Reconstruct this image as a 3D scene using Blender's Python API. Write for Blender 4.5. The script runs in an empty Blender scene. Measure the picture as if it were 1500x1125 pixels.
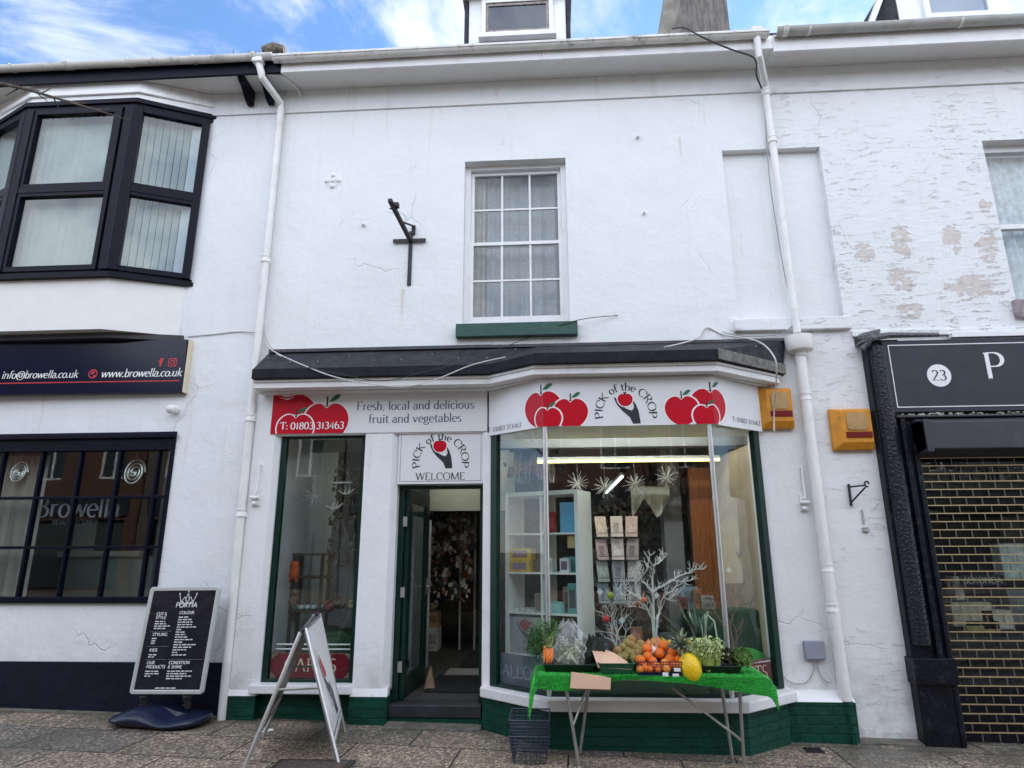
import bpy, bmesh, math, random
from mathutils import Vector, Matrix
from mathutils.geometry import tessellate_polygon
random.seed(11)
R = math.radians
S = bpy.context.scene
COL = S.collection

# ------------------------------------------------------------------ camera
F_PX, CX, CY = 940.0, 750.0, 562.5
CAM = Vector((0, -6.64, 1.6))
RT = Vector((.99809075, .06163358, -.00401840)); UPV = Vector((.01940233, -.25110360, .96776574)); FW = Vector((-.05863783, .96599601, .25182001))
cd = bpy.data.cameras.new('camera'); cam = bpy.data.objects.new('camera', cd); COL.objects.link(cam)
cd.sensor_width = 36; cd.lens = 36 * F_PX / 1500; cd.clip_start = .05; cd.clip_end = 2000
cam.matrix_world = Matrix(((RT.x, UPV.x, -FW.x, CAM.x), (RT.y, UPV.y, -FW.y, CAM.y), (RT.z, UPV.z, -FW.z, CAM.z), (0, 0, 0, 1)))
S.camera = cam
S.view_settings.view_transform = 'Standard'; S.view_settings.look = 'None'; S.view_settings.gamma = 1
S.view_settings.exposure = 1.62
cy = S.cycles
cy.max_bounces = 9; cy.diffuse_bounces = 4; cy.glossy_bounces = 3; cy.transparent_max_bounces = 16; cy.transmission_bounces = 6
cy.caustics_reflective = False; cy.caustics_refractive = False; cy.sample_clamp_indirect = 6
cy.use_denoising = True

# ------------------------------------------------------------------ sky and sun
SUN_EL, SUN_AZ = R(29), R(42)          # azimuth from +Y towards +X: the sun stands behind the houses
W = bpy.data.worlds.new('World'); S.world = W; W.use_nodes = True
nt = W.node_tree; nt.nodes.clear()
def N(tree, t, **kw):
    n = tree.nodes.new(t)
    for k, v in kw.items(): setattr(n, k, v)
    return n
def mathn(tree, op, a, b=None, clamp=False):
    n = N(tree, 'ShaderNodeMath', operation=op, use_clamp=clamp)
    for i, q in enumerate((a, b)):
        if q is None: continue
        if isinstance(q, (int, float)): n.inputs[i].default_value = q
        else: tree.links.new(q, n.inputs[i])
    return n.outputs[0]
def mixc(tree, fac, a, b, blend='MIX'):
    n = N(tree, 'ShaderNodeMix', data_type='RGBA', blend_type=blend)
    for sock, q in ((n.inputs[0], fac), (n.inputs[6], a), (n.inputs[7], b)):
        if isinstance(q, (int, float)): sock.default_value = q
        elif isinstance(q, tuple): sock.default_value = q if len(q) == 4 else (*q, 1)
        else: tree.links.new(q, sock)
    return n.outputs[2]
out = N(nt, 'ShaderNodeOutputWorld'); bg = N(nt, 'ShaderNodeBackground')
sky = N(nt, 'ShaderNodeTexSky', sky_type='NISHITA'); sky.sun_disc = False
sky.sun_elevation = SUN_EL; sky.sun_rotation = SUN_AZ; sky.air_density = 1.0; sky.dust_density = .1; sky.ozone_density = 5.0
tc = N(nt, 'ShaderNodeTexCoord'); sep = N(nt, 'ShaderNodeSeparateXYZ'); nt.links.new(tc.outputs['Generated'], sep.inputs[0])
den = mathn(nt, 'ADD', mathn(nt, 'MAXIMUM', sep.outputs[2], .02), .25)
cmb = N(nt, 'ShaderNodeCombineXYZ')
nt.links.new(mathn(nt, 'DIVIDE', sep.outputs[0], den), cmb.inputs[0]); nt.links.new(mathn(nt, 'DIVIDE', sep.outputs[1], den), cmb.inputs[1])
noi = N(nt, 'ShaderNodeTexNoise'); noi.inputs['Scale'].default_value = 2.6; noi.inputs['Detail'].default_value = 9; noi.inputs['Roughness'].default_value = .62; noi.inputs['Distortion'].default_value = .5
nt.links.new(cmb.outputs[0], noi.inputs['Vector'])
# denser, brighter cloud added behind the camera, out of view, to light the fronts
back = mathn(nt, 'MULTIPLY', sep.outputs[1], -.07)
dens = mathn(nt, 'ADD', noi.outputs[0], back)
mr = N(nt, 'ShaderNodeMapRange', interpolation_type='SMOOTHSTEP'); mr.inputs[1].default_value = .38; mr.inputs[2].default_value = .60
nt.links.new(dens, mr.inputs[0])
mrb = N(nt, 'ShaderNodeMapRange'); mrb.inputs[1].default_value = .35; mrb.inputs[2].default_value = -.5; mrb.inputs[3].default_value = .46; mrb.inputs[4].default_value = 1.05
nt.links.new(sep.outputs[1], mrb.inputs[0])
ccol = N(nt, 'ShaderNodeMix', data_type='RGBA', blend_type='MULTIPLY'); ccol.inputs[0].default_value = 1; ccol.inputs[6].default_value = (.93, .97, 1.06, 1)
nt.links.new(mrb.outputs[0], ccol.inputs[7])
skc = N(nt, 'ShaderNodeMix', data_type='RGBA', blend_type='MULTIPLY'); skc.inputs[0].default_value = 1; skc.inputs[7].default_value = (.105, .105, .105, 1)
nt.links.new(sky.outputs[0], skc.inputs[6])
nt.links.new(mixc(nt, mathn(nt, 'MULTIPLY', mr.outputs[0], .92), skc.outputs[2], ccol.outputs[2]), bg.inputs[0])
bg.inputs[1].default_value = 1.0
nt.links.new(bg.outputs[0], out.inputs[0])

sd = bpy.data.lights.new('sun', 'SUN'); sd.energy = 3.0; sd.angle = R(.5); sd.color = (1, .93, .82)
so = bpy.data.objects.new('sun', sd); COL.objects.link(so)
sdir = Vector((math.sin(SUN_AZ) * math.cos(SUN_EL), math.cos(SUN_AZ) * math.cos(SUN_EL), math.sin(SUN_EL)))
so.rotation_euler = sdir.to_track_quat('Z', 'Y').to_euler(); so.location = sdir * 60

# ------------------------------------------------------------------ helpers
def ray(u, v): return RT * ((u - CX) / F_PX) + UPV * ((CY - v) / F_PX) + FW
def at(u, v, Y):                       # the point of the plane y = Y seen at photo pixel (u, v)
    d = ray(u, v); return CAM + d * ((Y - CAM.y) / d.y)
def atz(u, v, z):
    d = ray(u, v); return CAM + d * ((z - CAM.z) / d.z)
def gz(x): return -.022 * x - .02      # the street falls gently to the right

class MB:
    def __init__(s): s.v, s.f, s.m, s.cur = [], [], [], 0
    def add(s, vs, fs):
        b = len(s.v); s.v += [tuple(p) for p in vs]
        for f in fs: s.f.append(tuple(b + i for i in f)); s.m.append(s.cur)
        return s
    def mat(s, i): s.cur = i; return s
    def box(s, x0, x1, y0, y1, z0, z1):
        vs = [(x, y, z) for x in (x0, x1) for y in (y0, y1) for z in (z0, z1)]
        return s.add(vs, [(0, 1, 3, 2), (4, 6, 7, 5), (0, 4, 5, 1), (2, 3, 7, 6), (0, 2, 6, 4), (1, 5, 7, 3)])
    def obox(s, o, a, b, c):           # corner o and three edge vectors
        o, a, b, c = Vector(o), Vector(a), Vector(b), Vector(c)
        vs = [o + a * i + b * j + c * k for i in (0, 1) for j in (0, 1) for k in (0, 1)]
        return s.add(vs, [(0, 1, 3, 2), (4, 6, 7, 5), (0, 4, 5, 1), (2, 3, 7, 6), (0, 2, 6, 4), (1, 5, 7, 3)])
    def poly(s, pts, holes=()):
        loops = [[Vector(p) for p in pts]] + [[Vector(p) for p in h] for h in holes]
        return s.add([p for l in loops for p in l], tessellate_polygon(loops))
    def prism(s, pts, vec, holes=()):
        vec = Vector(vec); pts = [Vector(p) for p in pts]
        s.poly(pts, holes); s.poly([p + vec for p in pts], [[Vector(q) + vec for q in h] for h in holes])
        for l in [pts] + [[Vector(q) for q in h] for h in holes]:
            n = len(l); s.add(l + [p + vec for p in l], [(i, (i + 1) % n, n + (i + 1) % n, n + i) for i in range(n)])
        return s
    def quad(s, a, b, c, d): return s.add([a, b, c, d], [(0, 1, 2, 3)])
    def tube(s, pts, r, n=8, cap=True):
        pts = [Vector(p) for p in pts]; k = len(pts); rs = r if isinstance(r, (list, tuple)) else [r] * k
        vs = []; prev = None
        for i, p in enumerate(pts):
            t = (pts[min(i + 1, k - 1)] - pts[max(i - 1, 0)]).normalized()
            if prev is None: a = t.orthogonal().normalized()
            else: a = (prev - t * prev.dot(t)).normalized() if (prev - t * prev.dot(t)).length > 1e-5 else t.orthogonal().normalized()
            prev = a; b = t.cross(a)
            vs += [p + (a * math.cos(2 * math.pi * j / n) + b * math.sin(2 * math.pi * j / n)) * rs[i] for j in range(n)]
        fs = [(i * n + j, i * n + (j + 1) % n, (i + 1) * n + (j + 1) % n, (i + 1) * n + j) for i in range(k - 1) for j in range(n)]
        if cap: fs += [tuple(range(n)), tuple(range((k - 1) * n, k * n))]
        return s.add(vs, fs)
    def lathe(s, c, prof, n=14, ax=None):
        c = Vector(c); q = Vector((0, 0, 1)).rotation_difference(Vector(ax)) if ax else None
        vs = []
        for r, z in prof:
            for j in range(n):
                p = Vector((r * math.cos(2 * math.pi * j / n), r * math.sin(2 * math.pi * j / n), z))
                if q: p = q @ p
                vs.append(c + p)
        k = len(prof)
        return s.add(vs, [(i * n + j, i * n + (j + 1) % n, (i + 1) * n + (j + 1) % n, (i + 1) * n + j) for i in range(k - 1) for j in range(n)])
    def ball(s, c, rx, ry=None, rz=None, n=14, k=9, rot=None, jit=0):
        ry = ry or rx; rz = rz or rx; c = Vector(c); vs = []
        for i in range(k + 1):
            a = math.pi * i / k
            for j in range(n):
                b = 2 * math.pi * j / n
                p = Vector((rx * math.sin(a) * math.cos(b), ry * math.sin(a) * math.sin(b), rz * math.cos(a))) * (1 + random.uniform(-jit, jit))
                if rot: p = rot @ p
                vs.append(c + p)
        return s.add(vs, [(i * n + j, i * n + (j + 1) % n, (i + 1) * n + (j + 1) % n, (i + 1) * n + j) for i in range(k) for j in range(n)])
    def build(s, name, mat, parent=None, smooth=False, bevel=0, fix=True):
        me = bpy.data.meshes.new(name); off = wloc(parent)
        me.from_pydata([(x - off.x, y - off.y, z - off.z) for x, y, z in s.v], [], s.f)
        mats = mat if isinstance(mat, (list, tuple)) else [mat]
        for q in mats: me.materials.append(q)
        me.polygons.foreach_set('material_index', s.m)
        if fix:
            bm = bmesh.new(); bm.from_mesh(me); bmesh.ops.remove_doubles(bm, verts=bm.verts, dist=1e-5); bmesh.ops.recalc_face_normals(bm, faces=bm.faces); bm.to_mesh(me); bm.free()
        if smooth:
            me.polygons.foreach_set('use_smooth', [True] * len(me.polygons))
            try: me.set_sharp_from_angle(angle=R(40))
            except Exception: pass
        o = bpy.data.objects.new(name, me); COL.objects.link(o); o.parent = parent
        if bevel:
            m = o.modifiers.new('bevel', 'BEVEL'); m.width = bevel; m.segments = 2; m.limit_method = 'ANGLE'; m.angle_limit = R(40)
        return o
def wloc(o):
    v = Vector((0, 0, 0))
    while o is not None: v = v + Vector(o.location); o = o.parent
    return v
def tag(o, label, cat, group=None):
    o['label'] = label; o['category'] = cat
    if group: o['group'] = group
    return o
def thing(name, label, cat, loc=(0, 0, 0), group=None):
    o = bpy.data.objects.new(name, None); o.empty_display_size = .1; COL.objects.link(o); o.location = loc
    return tag(o, label, cat, group)
def solo(mb, name, label, cat, mat, group=None, **kw):     # a thing that is one mesh
    n = len(mb.v); c = Vector((sum(p[0] for p in mb.v) / n, sum(p[1] for p in mb.v) / n, min(p[2] for p in mb.v)))
    mb.v = [(x - c.x, y - c.y, z - c.z) for x, y, z in mb.v]
    o = mb.build(name, mat, None, **kw); o.location = c
    return tag(o, label, cat, group)
def structure(o): o['kind'] = 'structure'; return o
def copy_tree(o, parent=None):
    c = o.copy(); COL.objects.link(c)
    if parent is not None: c.parent = parent
    for ch in o.children: copy_tree(ch, c)
    return c
def V3(*a): return Vector(a)

# ------------------------------------------------------------------ materials
def mk(name, col, rough=.5, metal=0, var=0, vscale=6, bump=0, bscale=20, bdetail=6, coat=0, spec=.5, stain=None, sscale=2, samt=0, alpha=1, stretch=None, sss=0, emit=None):
    m = bpy.data.materials.new(name); m.use_nodes = True; t = m.node_tree; p = t.nodes['Principled BSDF']
    p.inputs['Base Color'].default_value = (*col, 1); p.inputs['Roughness'].default_value = rough; p.inputs['Metallic'].default_value = metal
    p.inputs['Coat Weight'].default_value = coat; p.inputs['Specular IOR Level'].default_value = spec; p.inputs['Alpha'].default_value = alpha
    if emit: p.inputs['Emission Color'].default_value = (*emit[0], 1); p.inputs['Emission Strength'].default_value = emit[1]
    if sss: p.inputs['Subsurface Weight'].default_value = sss; p.inputs['Subsurface Radius'].default_value = (.03, .02, .01)
    tcn = N(t, 'ShaderNodeTexCoord'); vec = tcn.outputs['Object']
    if stretch:
        mp = N(t, 'ShaderNodeMapping'); mp.inputs['Scale'].default_value = stretch; t.links.new(vec, mp.inputs[0]); vec = mp.outputs[0]
    c = None
    if var:
        n = N(t, 'ShaderNodeTexNoise'); n.inputs['Scale'].default_value = vscale; n.inputs['Detail'].default_value = 6; t.links.new(vec, n.inputs['Vector'])
        r = N(t, 'ShaderNodeMapRange'); r.inputs[1].default_value = .3; r.inputs[2].default_value = .7; t.links.new(n.outputs[0], r.inputs[0])
        c = mixc(t, r.outputs[0], tuple(x * (1 - var) for x in col), tuple(min(1, x * (1 + var)) for x in col))
    if stain:
        n = N(t, 'ShaderNodeTexNoise'); n.inputs['Scale'].default_value = sscale; n.inputs['Detail'].default_value = 10; n.inputs['Roughness'].default_value = .7; t.links.new(vec, n.inputs['Vector'])
        r = N(t, 'ShaderNodeMapRange', interpolation_type='SMOOTHSTEP'); r.inputs[1].default_value = .52; r.inputs[2].default_value = .72; r.inputs[4].default_value = samt; t.links.new(n.outputs[0], r.inputs[0])
        c = mixc(t, r.outputs[0], c if c is not None else col, stain)
    if c is not None: t.links.new(c, p.inputs['Base Color'])
    if bump:
        n = N(t, 'ShaderNodeTexNoise'); n.inputs['Scale'].default_value = bscale; n.inputs['Detail'].default_value = bdetail; t.links.new(vec, n.inputs['Vector'])
        b = N(t, 'ShaderNodeBump'); b.inputs['Strength'].default_value = min(1, bump); b.inputs['Distance'].default_value = .02 * max(1, bump); t.links.new(n.outputs[0], b.inputs['Height']); t.links.new(b.outputs[0], p.inputs['Normal'])
    return m
def bsdf(m): return m.node_tree.nodes['Principled BSDF']

def wall_mat(name, col, peel=False):
    m = bpy.data.materials.new(name); m.use_nodes = True; t = m.node_tree; p = t.nodes['Principled BSDF']; p.inputs['Roughness'].default_value = .62
    geo = N(t, 'ShaderNodeNewGeometry'); pos = geo.outputs['Position']
    def noise(sc, det, rough=.55, vec=pos, dist=0):
        n = N(t, 'ShaderNodeTexNoise'); n.inputs['Scale'].default_value = sc; n.inputs['Detail'].default_value = det; n.inputs['Roughness'].default_value = rough; n.inputs['Distortion'].default_value = dist
        t.links.new(vec, n.inputs['Vector']); return n.outputs[0]
    def rng(x, a, b, c=0, d=1, smooth=True):
        r = N(t, 'ShaderNodeMapRange', interpolation_type='SMOOTHSTEP' if smooth else 'LINEAR'); r.inputs[1].default_value = a; r.inputs[2].default_value = b; r.inputs[3].default_value = c; r.inputs[4].default_value = d
        t.links.new(x, r.inputs[0]); return r.outputs[0]
    base = mixc(t, noise(1.3, 6), tuple(x * .93 for x in col), tuple(min(1, x * 1.05) for x in col))
    # rain streaks: long vertical noise
    mp = N(t, 'ShaderNodeMapping'); mp.inputs['Scale'].default_value = (9, 9, .5); t.links.new(pos, mp.inputs[0])
    st = rng(noise(1.0, 6, .6, mp.outputs[0]), .56, .82, 0, .36)
    base = mixc(t, st, base, (.50, .49, .46))
    sp = rng(noise(26, 4, .5), .73, .78, 0, .35)
    base = mixc(t, sp, base, (.4, .38, .35))
    h = mathn(t, 'ADD', mathn(t, 'MULTIPLY', noise(2.2, 5, .5), 1.0), mathn(t, 'MULTIPLY', noise(14, 5, .6), .22))
    # trowel ridges and filled cracks
    v = N(t, 'ShaderNodeTexNoise'); v.inputs['Scale'].default_value = 3.3; v.inputs['Detail'].default_value = 4; v.inputs['Distortion'].default_value = 1.2; t.links.new(pos, v.inputs['Vector'])
    ridge = mathn(t, 'ABSOLUTE', mathn(t, 'SUBTRACT', v.outputs[0], .5))
    patch = rng(noise(.9, 2), .5, .62)
    h = mathn(t, 'ADD', h, mathn(t, 'MULTIPLY', mathn(t, 'MULTIPLY', rng(ridge, .0, .016, 1, 0), patch), .09))
    vc = N(t, 'ShaderNodeTexVoronoi', feature='DISTANCE_TO_EDGE'); vc.inputs['Scale'].default_value = 1.1
    nd = N(t, 'ShaderNodeTexNoise'); nd.inputs['Scale'].default_value = 2.5; nd.inputs['Detail'].default_value = 6; t.links.new(pos, nd.inputs['Vector'])
    t.links.new(mixc(t, .25, pos, nd.outputs['Color']), vc.inputs['Vector'])
    hair = mathn(t, 'MULTIPLY', rng(vc.outputs[0], .0, .006, 1, 0), rng(noise(.8, 3), .52, .62))
    base = mixc(t, mathn(t, 'MULTIPLY', hair, .22), base, (.40, .40, .41)); h = mathn(t, 'SUBTRACT', h, mathn(t, 'MULTIPLY', hair, .25))
    s3 = N(t, 'ShaderNodeSeparateXYZ'); t.links.new(pos, s3.inputs[0])
    def run(x, z0, z1, wd, col, amt):
        a = rng(mathn(t, 'ABSOLUTE', mathn(t, 'ADD', mathn(t, 'SUBTRACT', s3.outputs[0], x), mathn(t, 'MULTIPLY', mathn(t, 'SUBTRACT', noise(3.0, 3), .5), .05))), 0, wd, amt, 0)
        return mixc(t, mathn(t, 'MULTIPLY', a, mathn(t, 'MULTIPLY', rng(s3.outputs[2], z0, z1), rng(s3.outputs[2], z1 + .02, z1 + .03, 1, 0))), base, col)
    base = run(-1.628, 3.95, 4.44, .035, (.50, .42, .30), .55); base = run(-1.0, 3.4, 3.86, .05, (.5, .5, .48), .5); base = run(.31, 3.3, 3.86, .05, (.5, .5, .48), .45); base = run(1.57, 5.8, 6.25, .02, (.5, .42, .32), .5)
    base = run(2.0, 3.75, 3.86, .1, (.4, .42, .38), .6)
    base = mixc(t, mathn(t, 'MULTIPLY', rng(s3.outputs[2], .9, -.1), rng(noise(5, 6), .42, .62, 0, .55)), base, (.42, .40, .34))
    if peel:
        mp2 = N(t, 'ShaderNodeMapping'); mp2.inputs['Scale'].default_value = (5.5, 5.5, 24); t.links.new(pos, mp2.inputs[0])
        flake = noise(1.0, 7, .62, mp2.outputs[0], .5)
        # where the old paint has come away: round the patches below the upper window
        s2 = N(t, 'ShaderNodeSeparateXYZ'); t.links.new(pos, s2.inputs[0])
        def blob(cx, cz, rx, rz):
            a = mathn(t, 'POWER', mathn(t, 'DIVIDE', mathn(t, 'SUBTRACT', s2.outputs[0], cx), rx), 2)
            b = mathn(t, 'POWER', mathn(t, 'DIVIDE', mathn(t, 'SUBTRACT', s2.outputs[2], cz), rz), 2)
            return rng(mathn(t, 'ADD', a, b), 0, 1.0, 1, 0)
        zone = rng(s2.outputs[2], 6.3, 4.8, .5, 1)
        zone = mathn(t, 'MULTIPLY', zone, rng(s2.outputs[2], 3.5, 3.8, .38, 1))
        crack = mathn(t, 'MULTIPLY', mathn(t, 'MULTIPLY', rng(mathn(t, 'ABSOLUTE', mathn(t, 'SUBTRACT', flake, .60)), .0, .022, 1, 0), zone), rng(mathn(t, 'ADD', mathn(t, 'MULTIPLY', noise(3.5, 4), .5), mathn(t, 'MULTIPLY', noise(.9, 4), .5)), .41, .55))
        rub = noise(7.5, 8, .72)
        pm = None
        for b in ((3.86, 4.85, .20, .36), (3.82, 4.42, .28, .28), (3.44, 4.72, .22, .20), (4.4, 4.85, .16, .33), (4.75, 4.75, .2, .36), (3.84, 4.06, .22, .18), (4.82, 5.25, .12, .16), (4.5, 4.3, .5, .26)):
            q = blob(*b); pm = q if pm is None else mathn(t, 'MAXIMUM', pm, q)
        bare = rng(mathn(t, 'ADD', mathn(t, 'MULTIPLY', pm, .30), mathn(t, 'ADD', mathn(t, 'MULTIPLY', rub, .68), mathn(t, 'MULTIPLY', flake, .55))), .868, .89)
        base = mixc(t, mathn(t, 'MULTIPLY', crack, .6), base, (.46, .45, .45))
        base = mixc(t, mathn(t, 'MULTIPLY', bare, .85), base, (.62, .555, .50))
        h = mathn(t, 'SUBTRACT', h, mathn(t, 'ADD', mathn(t, 'MULTIPLY', bare, .25), mathn(t, 'MULTIPLY', crack, .3)))
        h = mathn(t, 'ADD', h, mathn(t, 'MULTIPLY', flake, mathn(t, 'MULTIPLY', zone, .35)))
    b = N(t, 'ShaderNodeBump'); b.inputs['Strength'].default_value = .7; b.inputs['Distance'].default_value = .034
    t.links.new(h, b.inputs['Height']); t.links.new(b.outputs[0], p.inputs['Normal']); t.links.new(base, p.inputs['Base Color'])
    return m
def brick_mat(name, col):
    m = mk(name, col, .5, var=.22, vscale=5, stain=(.012, .022, .018), sscale=6, samt=.6, spec=.25); t = m.node_tree
    geo = N(t, 'ShaderNodeNewGeometry'); s2 = N(t, 'ShaderNodeSeparateXYZ'); t.links.new(geo.outputs['Position'], s2.inputs[0])
    c = N(t, 'ShaderNodeCombineXYZ'); t.links.new(mathn(t, 'ADD', s2.outputs[0], s2.outputs[1]), c.inputs[0]); t.links.new(s2.outputs[2], c.inputs[1])
    br = N(t, 'ShaderNodeTexBrick'); br.inputs['Scale'].default_value = 1; br.inputs['Brick Width'].default_value = .225; br.inputs['Row Height'].default_value = .075; br.inputs['Mortar Size'].default_value = .006; br.inputs['Mortar Smooth'].default_value = .6
    t.links.new(c.outputs[0], br.inputs['Vector'])
    nz = N(t, 'ShaderNodeTexNoise'); nz.inputs['Scale'].default_value = 18; t.links.new(geo.outputs['Position'], nz.inputs['Vector'])
    h = mathn(t, 'SUBTRACT', mathn(t, 'MULTIPLY', nz.outputs[0], .7), br.outputs['Fac'])
    b = N(t, 'ShaderNodeBump'); b.inputs['Strength'].default_value = .8; b.inputs['Distance'].default_value = .02; t.links.new(h, b.inputs['Height']); t.links.new(b.outputs[0], bsdf(m).inputs['Normal'])
    return m
def glass_mat(name, tint=(.93, .96, .95), ior=1.5):
    m = bpy.data.materials.new(name); m.use_nodes = True; t = m.node_tree; t.nodes.clear()
    o = N(t, 'ShaderNodeOutputMaterial'); mx = N(t, 'ShaderNodeMixShader'); tr = N(t, 'ShaderNodeBsdfTransparent'); gl = N(t, 'ShaderNodeBsdfGlossy')
    tr.inputs[0].default_value = (*tint, 1); gl.inputs['Roughness'].default_value = .0
    geo = N(t, 'ShaderNodeNewGeometry'); nz = N(t, 'ShaderNodeTexNoise'); nz.inputs['Scale'].default_value = 1.6; nz.inputs['Detail'].default_value = 2; t.links.new(geo.outputs['Position'], nz.inputs['Vector'])
    b = N(t, 'ShaderNodeBump'); b.inputs['Strength'].default_value = .05; b.inputs['Distance'].default_value = .02; t.links.new(nz.outputs[0], b.inputs['Height']); t.links.new(b.outputs[0], gl.inputs['Normal'])
    dt = N(t, 'ShaderNodeVectorMath', operation='DOT_PRODUCT'); t.links.new(geo.outputs['Normal'], dt.inputs[0]); t.links.new(geo.outputs['Incoming'], dt.inputs[1])
    f0 = ((ior - 1) / (ior + 1)) ** 2                       # Schlick's reflectance, the same from either face of the pane
    fac = mathn(t, 'ADD', mathn(t, 'MULTIPLY', mathn(t, 'POWER', mathn(t, 'SUBTRACT', 1.0, mathn(t, 'ABSOLUTE', dt.outputs['Value']), True), 5), 1 - f0), f0)
    t.links.new(fac, mx.inputs[0]); t.links.new(tr.outputs[0], mx.inputs[1]); t.links.new(gl.outputs[0], mx.inputs[2]); t.links.new(mx.outputs[0], o.inputs[0])
    return m
def paving_mat():
    m = mk('exposed aggregate paving', (.2, .19, .175), .75); t = m.node_tree; p = bsdf(m)
    geo = N(t, 'ShaderNodeNewGeometry'); pos = geo.outputs['Position']
    mp = N(t, 'ShaderNodeMapping'); mp.inputs['Rotation'].default_value = (0, 0, R(2.5)); mp.inputs['Location'].default_value = (.32, .13, 0); t.links.new(pos, mp.inputs[0])
    br = N(t, 'ShaderNodeTexBrick'); br.offset = .5; br.inputs['Scale'].default_value = 1; br.inputs['Brick Width'].default_value = .9; br.inputs['Row Height'].default_value = .6; br.inputs['Mortar Size'].default_value = .009; br.inputs['Mortar Smooth'].default_value = .3; br.inputs['Bias'].default_value = 0
    br.inputs['Color1'].default_value = (.105, .105, .105, 1); br.inputs['Color2'].default_value = (.95, .95, .95, 1); br.inputs['Mortar'].default_value = (.5, .5, .5, 1)
    t.links.new(mp.outputs[0], br.inputs['Vector'])
    vo = N(t, 'ShaderNodeTexVoronoi'); vo.inputs['Scale'].default_value = 50; t.links.new(pos, vo.inputs['Vector'])
    cr = N(t, 'ShaderNodeValToRGB'); t.links.new(vo.outputs['Color'], cr.inputs[0])
    e = cr.color_ramp.elements; e[0].position = 0; e[0].color = (.045, .042, .038, 1); e[1].position = 1; e[1].color = (.95, .90, .80, 1)
    for q, c in ((.3, (.15, .138, .12, 1)), (.55, (.33, .30, .255, 1)), (.8, (.60, .54, .455, 1))):
        x = e.new(q); x.color = c
    stone = mixc(t, mathn(t, 'MULTIPLY', vo.outputs['Distance'], 1.1, True), cr.outputs[0], (.09, .083, .075))
    slab = mixc(t, br.outputs['Color'], (.78, .76, .74), (1.38, 1.20, 1.0))
    col = mixc(t, 1.0, stone, slab, 'MULTIPLY')
    nz = N(t, 'ShaderNodeTexNoise'); nz.inputs['Scale'].default_value = 1.1; nz.inputs['Detail'].default_value = 6; t.links.new(pos, nz.inputs['Vector'])
    r = N(t, 'ShaderNodeMapRange', interpolation_type='SMOOTHSTEP'); r.inputs[1].default_value = .45; r.inputs[2].default_value = .68; t.links.new(nz.outputs[0], r.inputs[0])
    col = mixc(t, mathn(t, 'MULTIPLY', r.outputs[0], .45), col, (.07, .07, .06))
    sx = N(t, 'ShaderNodeSeparateXYZ'); t.links.new(pos, sx.inputs[0]); wl = N(t, 'ShaderNodeMapRange', interpolation_type='SMOOTHSTEP'); wl.inputs[1].default_value = -.75; wl.inputs[2].default_value = -.02; wl.inputs[4].default_value = .75; t.links.new(sx.outputs[1], wl.inputs[0])
    n3 = N(t, 'ShaderNodeTexNoise'); n3.inputs['Scale'].default_value = 3.2; n3.inputs['Detail'].default_value = 8; t.links.new(pos, n3.inputs['Vector']); r3 = N(t, 'ShaderNodeMapRange', interpolation_type='SMOOTHSTEP'); r3.inputs[1].default_value = .38; r3.inputs[2].default_value = .6; t.links.new(n3.outputs[0], r3.inputs[0])
    col = mixc(t, mathn(t, 'MULTIPLY', wl.outputs[0], r3.outputs[0]), col, (.060, .062, .045))
    gum = N(t, 'ShaderNodeTexVoronoi'); gum.inputs['Scale'].default_value = 2.3; t.links.new(pos, gum.inputs['Vector']); gr = N(t, 'ShaderNodeMapRange'); gr.inputs[1].default_value = .05; gr.inputs[2].default_value = .042; gr.inputs[4].default_value = .7; t.links.new(gum.outputs['Distance'], gr.inputs[0])
    col = mixc(t, gr.outputs[0], col, (.10, .10, .095))
    col = mixc(t, br.outputs['Fac'], col, (.025, .028, .02))
    t.links.new(col, p.inputs['Base Color'])
    h = mathn(t, 'SUBTRACT', mathn(t, 'MULTIPLY', vo.outputs['Distance'], -.35), mathn(t, 'MULTIPLY', br.outputs['Fac'], 1.6))
    b = N(t, 'ShaderNodeBump'); b.inputs['Strength'].default_value = .7; b.inputs['Distance'].default_value = .008; t.links.new(h, b.inputs['Height']); t.links.new(b.outputs[0], p.inputs['Normal'])
    rr = mixc(t, r.outputs[0], (.8, .8, .8), (.45, .45, .45)); t.links.new(rr, p.inputs['Roughness'])
    return m

WALL = wall_mat('white painted render', (.79, .81, .815)); PEEL = wall_mat('peeling white render', (.78, .795, .80), True)
LWALL = wall_mat('pale painted render', (.78, .80, .82))
WHITE = mk('white gloss paint', (.80, .805, .81), .38, var=.04, bump=.12, bscale=30, stain=(.42, .40, .36), sscale=5, samt=.3)
CREAM = mk('cream painted board', (.80, .78, .66), .5, var=.04)
SOFFIT = mk('matt white board', (.74, .74, .73), .7, var=.06, vscale=3, stain=(.45, .42, .38), sscale=3, samt=.3)
GUTW = mk('weathered white plastic', (.70, .69, .66), .45, var=.08, stain=(.17, .17, .13), sscale=7, samt=.85)
PIPEW = mk('white painted pipe', (.80, .79, .77), .35, var=.05, stain=(.5, .47, .42), sscale=5, samt=.4)
NAVY = mk('navy gloss paint', (.0025, .0035, .012), .42, var=.25, bump=.1, bscale=25, spec=.14)
NAVYP = mk('navy painted render', (.003, .005, .016), .55, spec=.25, var=.3, vscale=3, bump=.4, bscale=14)
BLACK = mk('black worn gloss paint', (.004, .005, .010), .38, spec=.25, var=.4, bump=.4, bscale=22, stain=(.09, .09, .10), sscale=9, samt=.4)
CHAR = mk('charcoal sign paint', (.036, .041, .054), .5, var=.1, spec=.25)
BOXG = mk('dark grey steel box', (.035, .035, .044), .5, var=.15, stain=(.09, .08, .08), sscale=8, samt=.3)
LEAD = mk('grey black roofing felt', (.028, .030, .036), .7, spec=.25, var=.35, vscale=9, bump=.5, bscale=40, stain=(.10, .10, .095), sscale=5, samt=.6)
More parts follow.
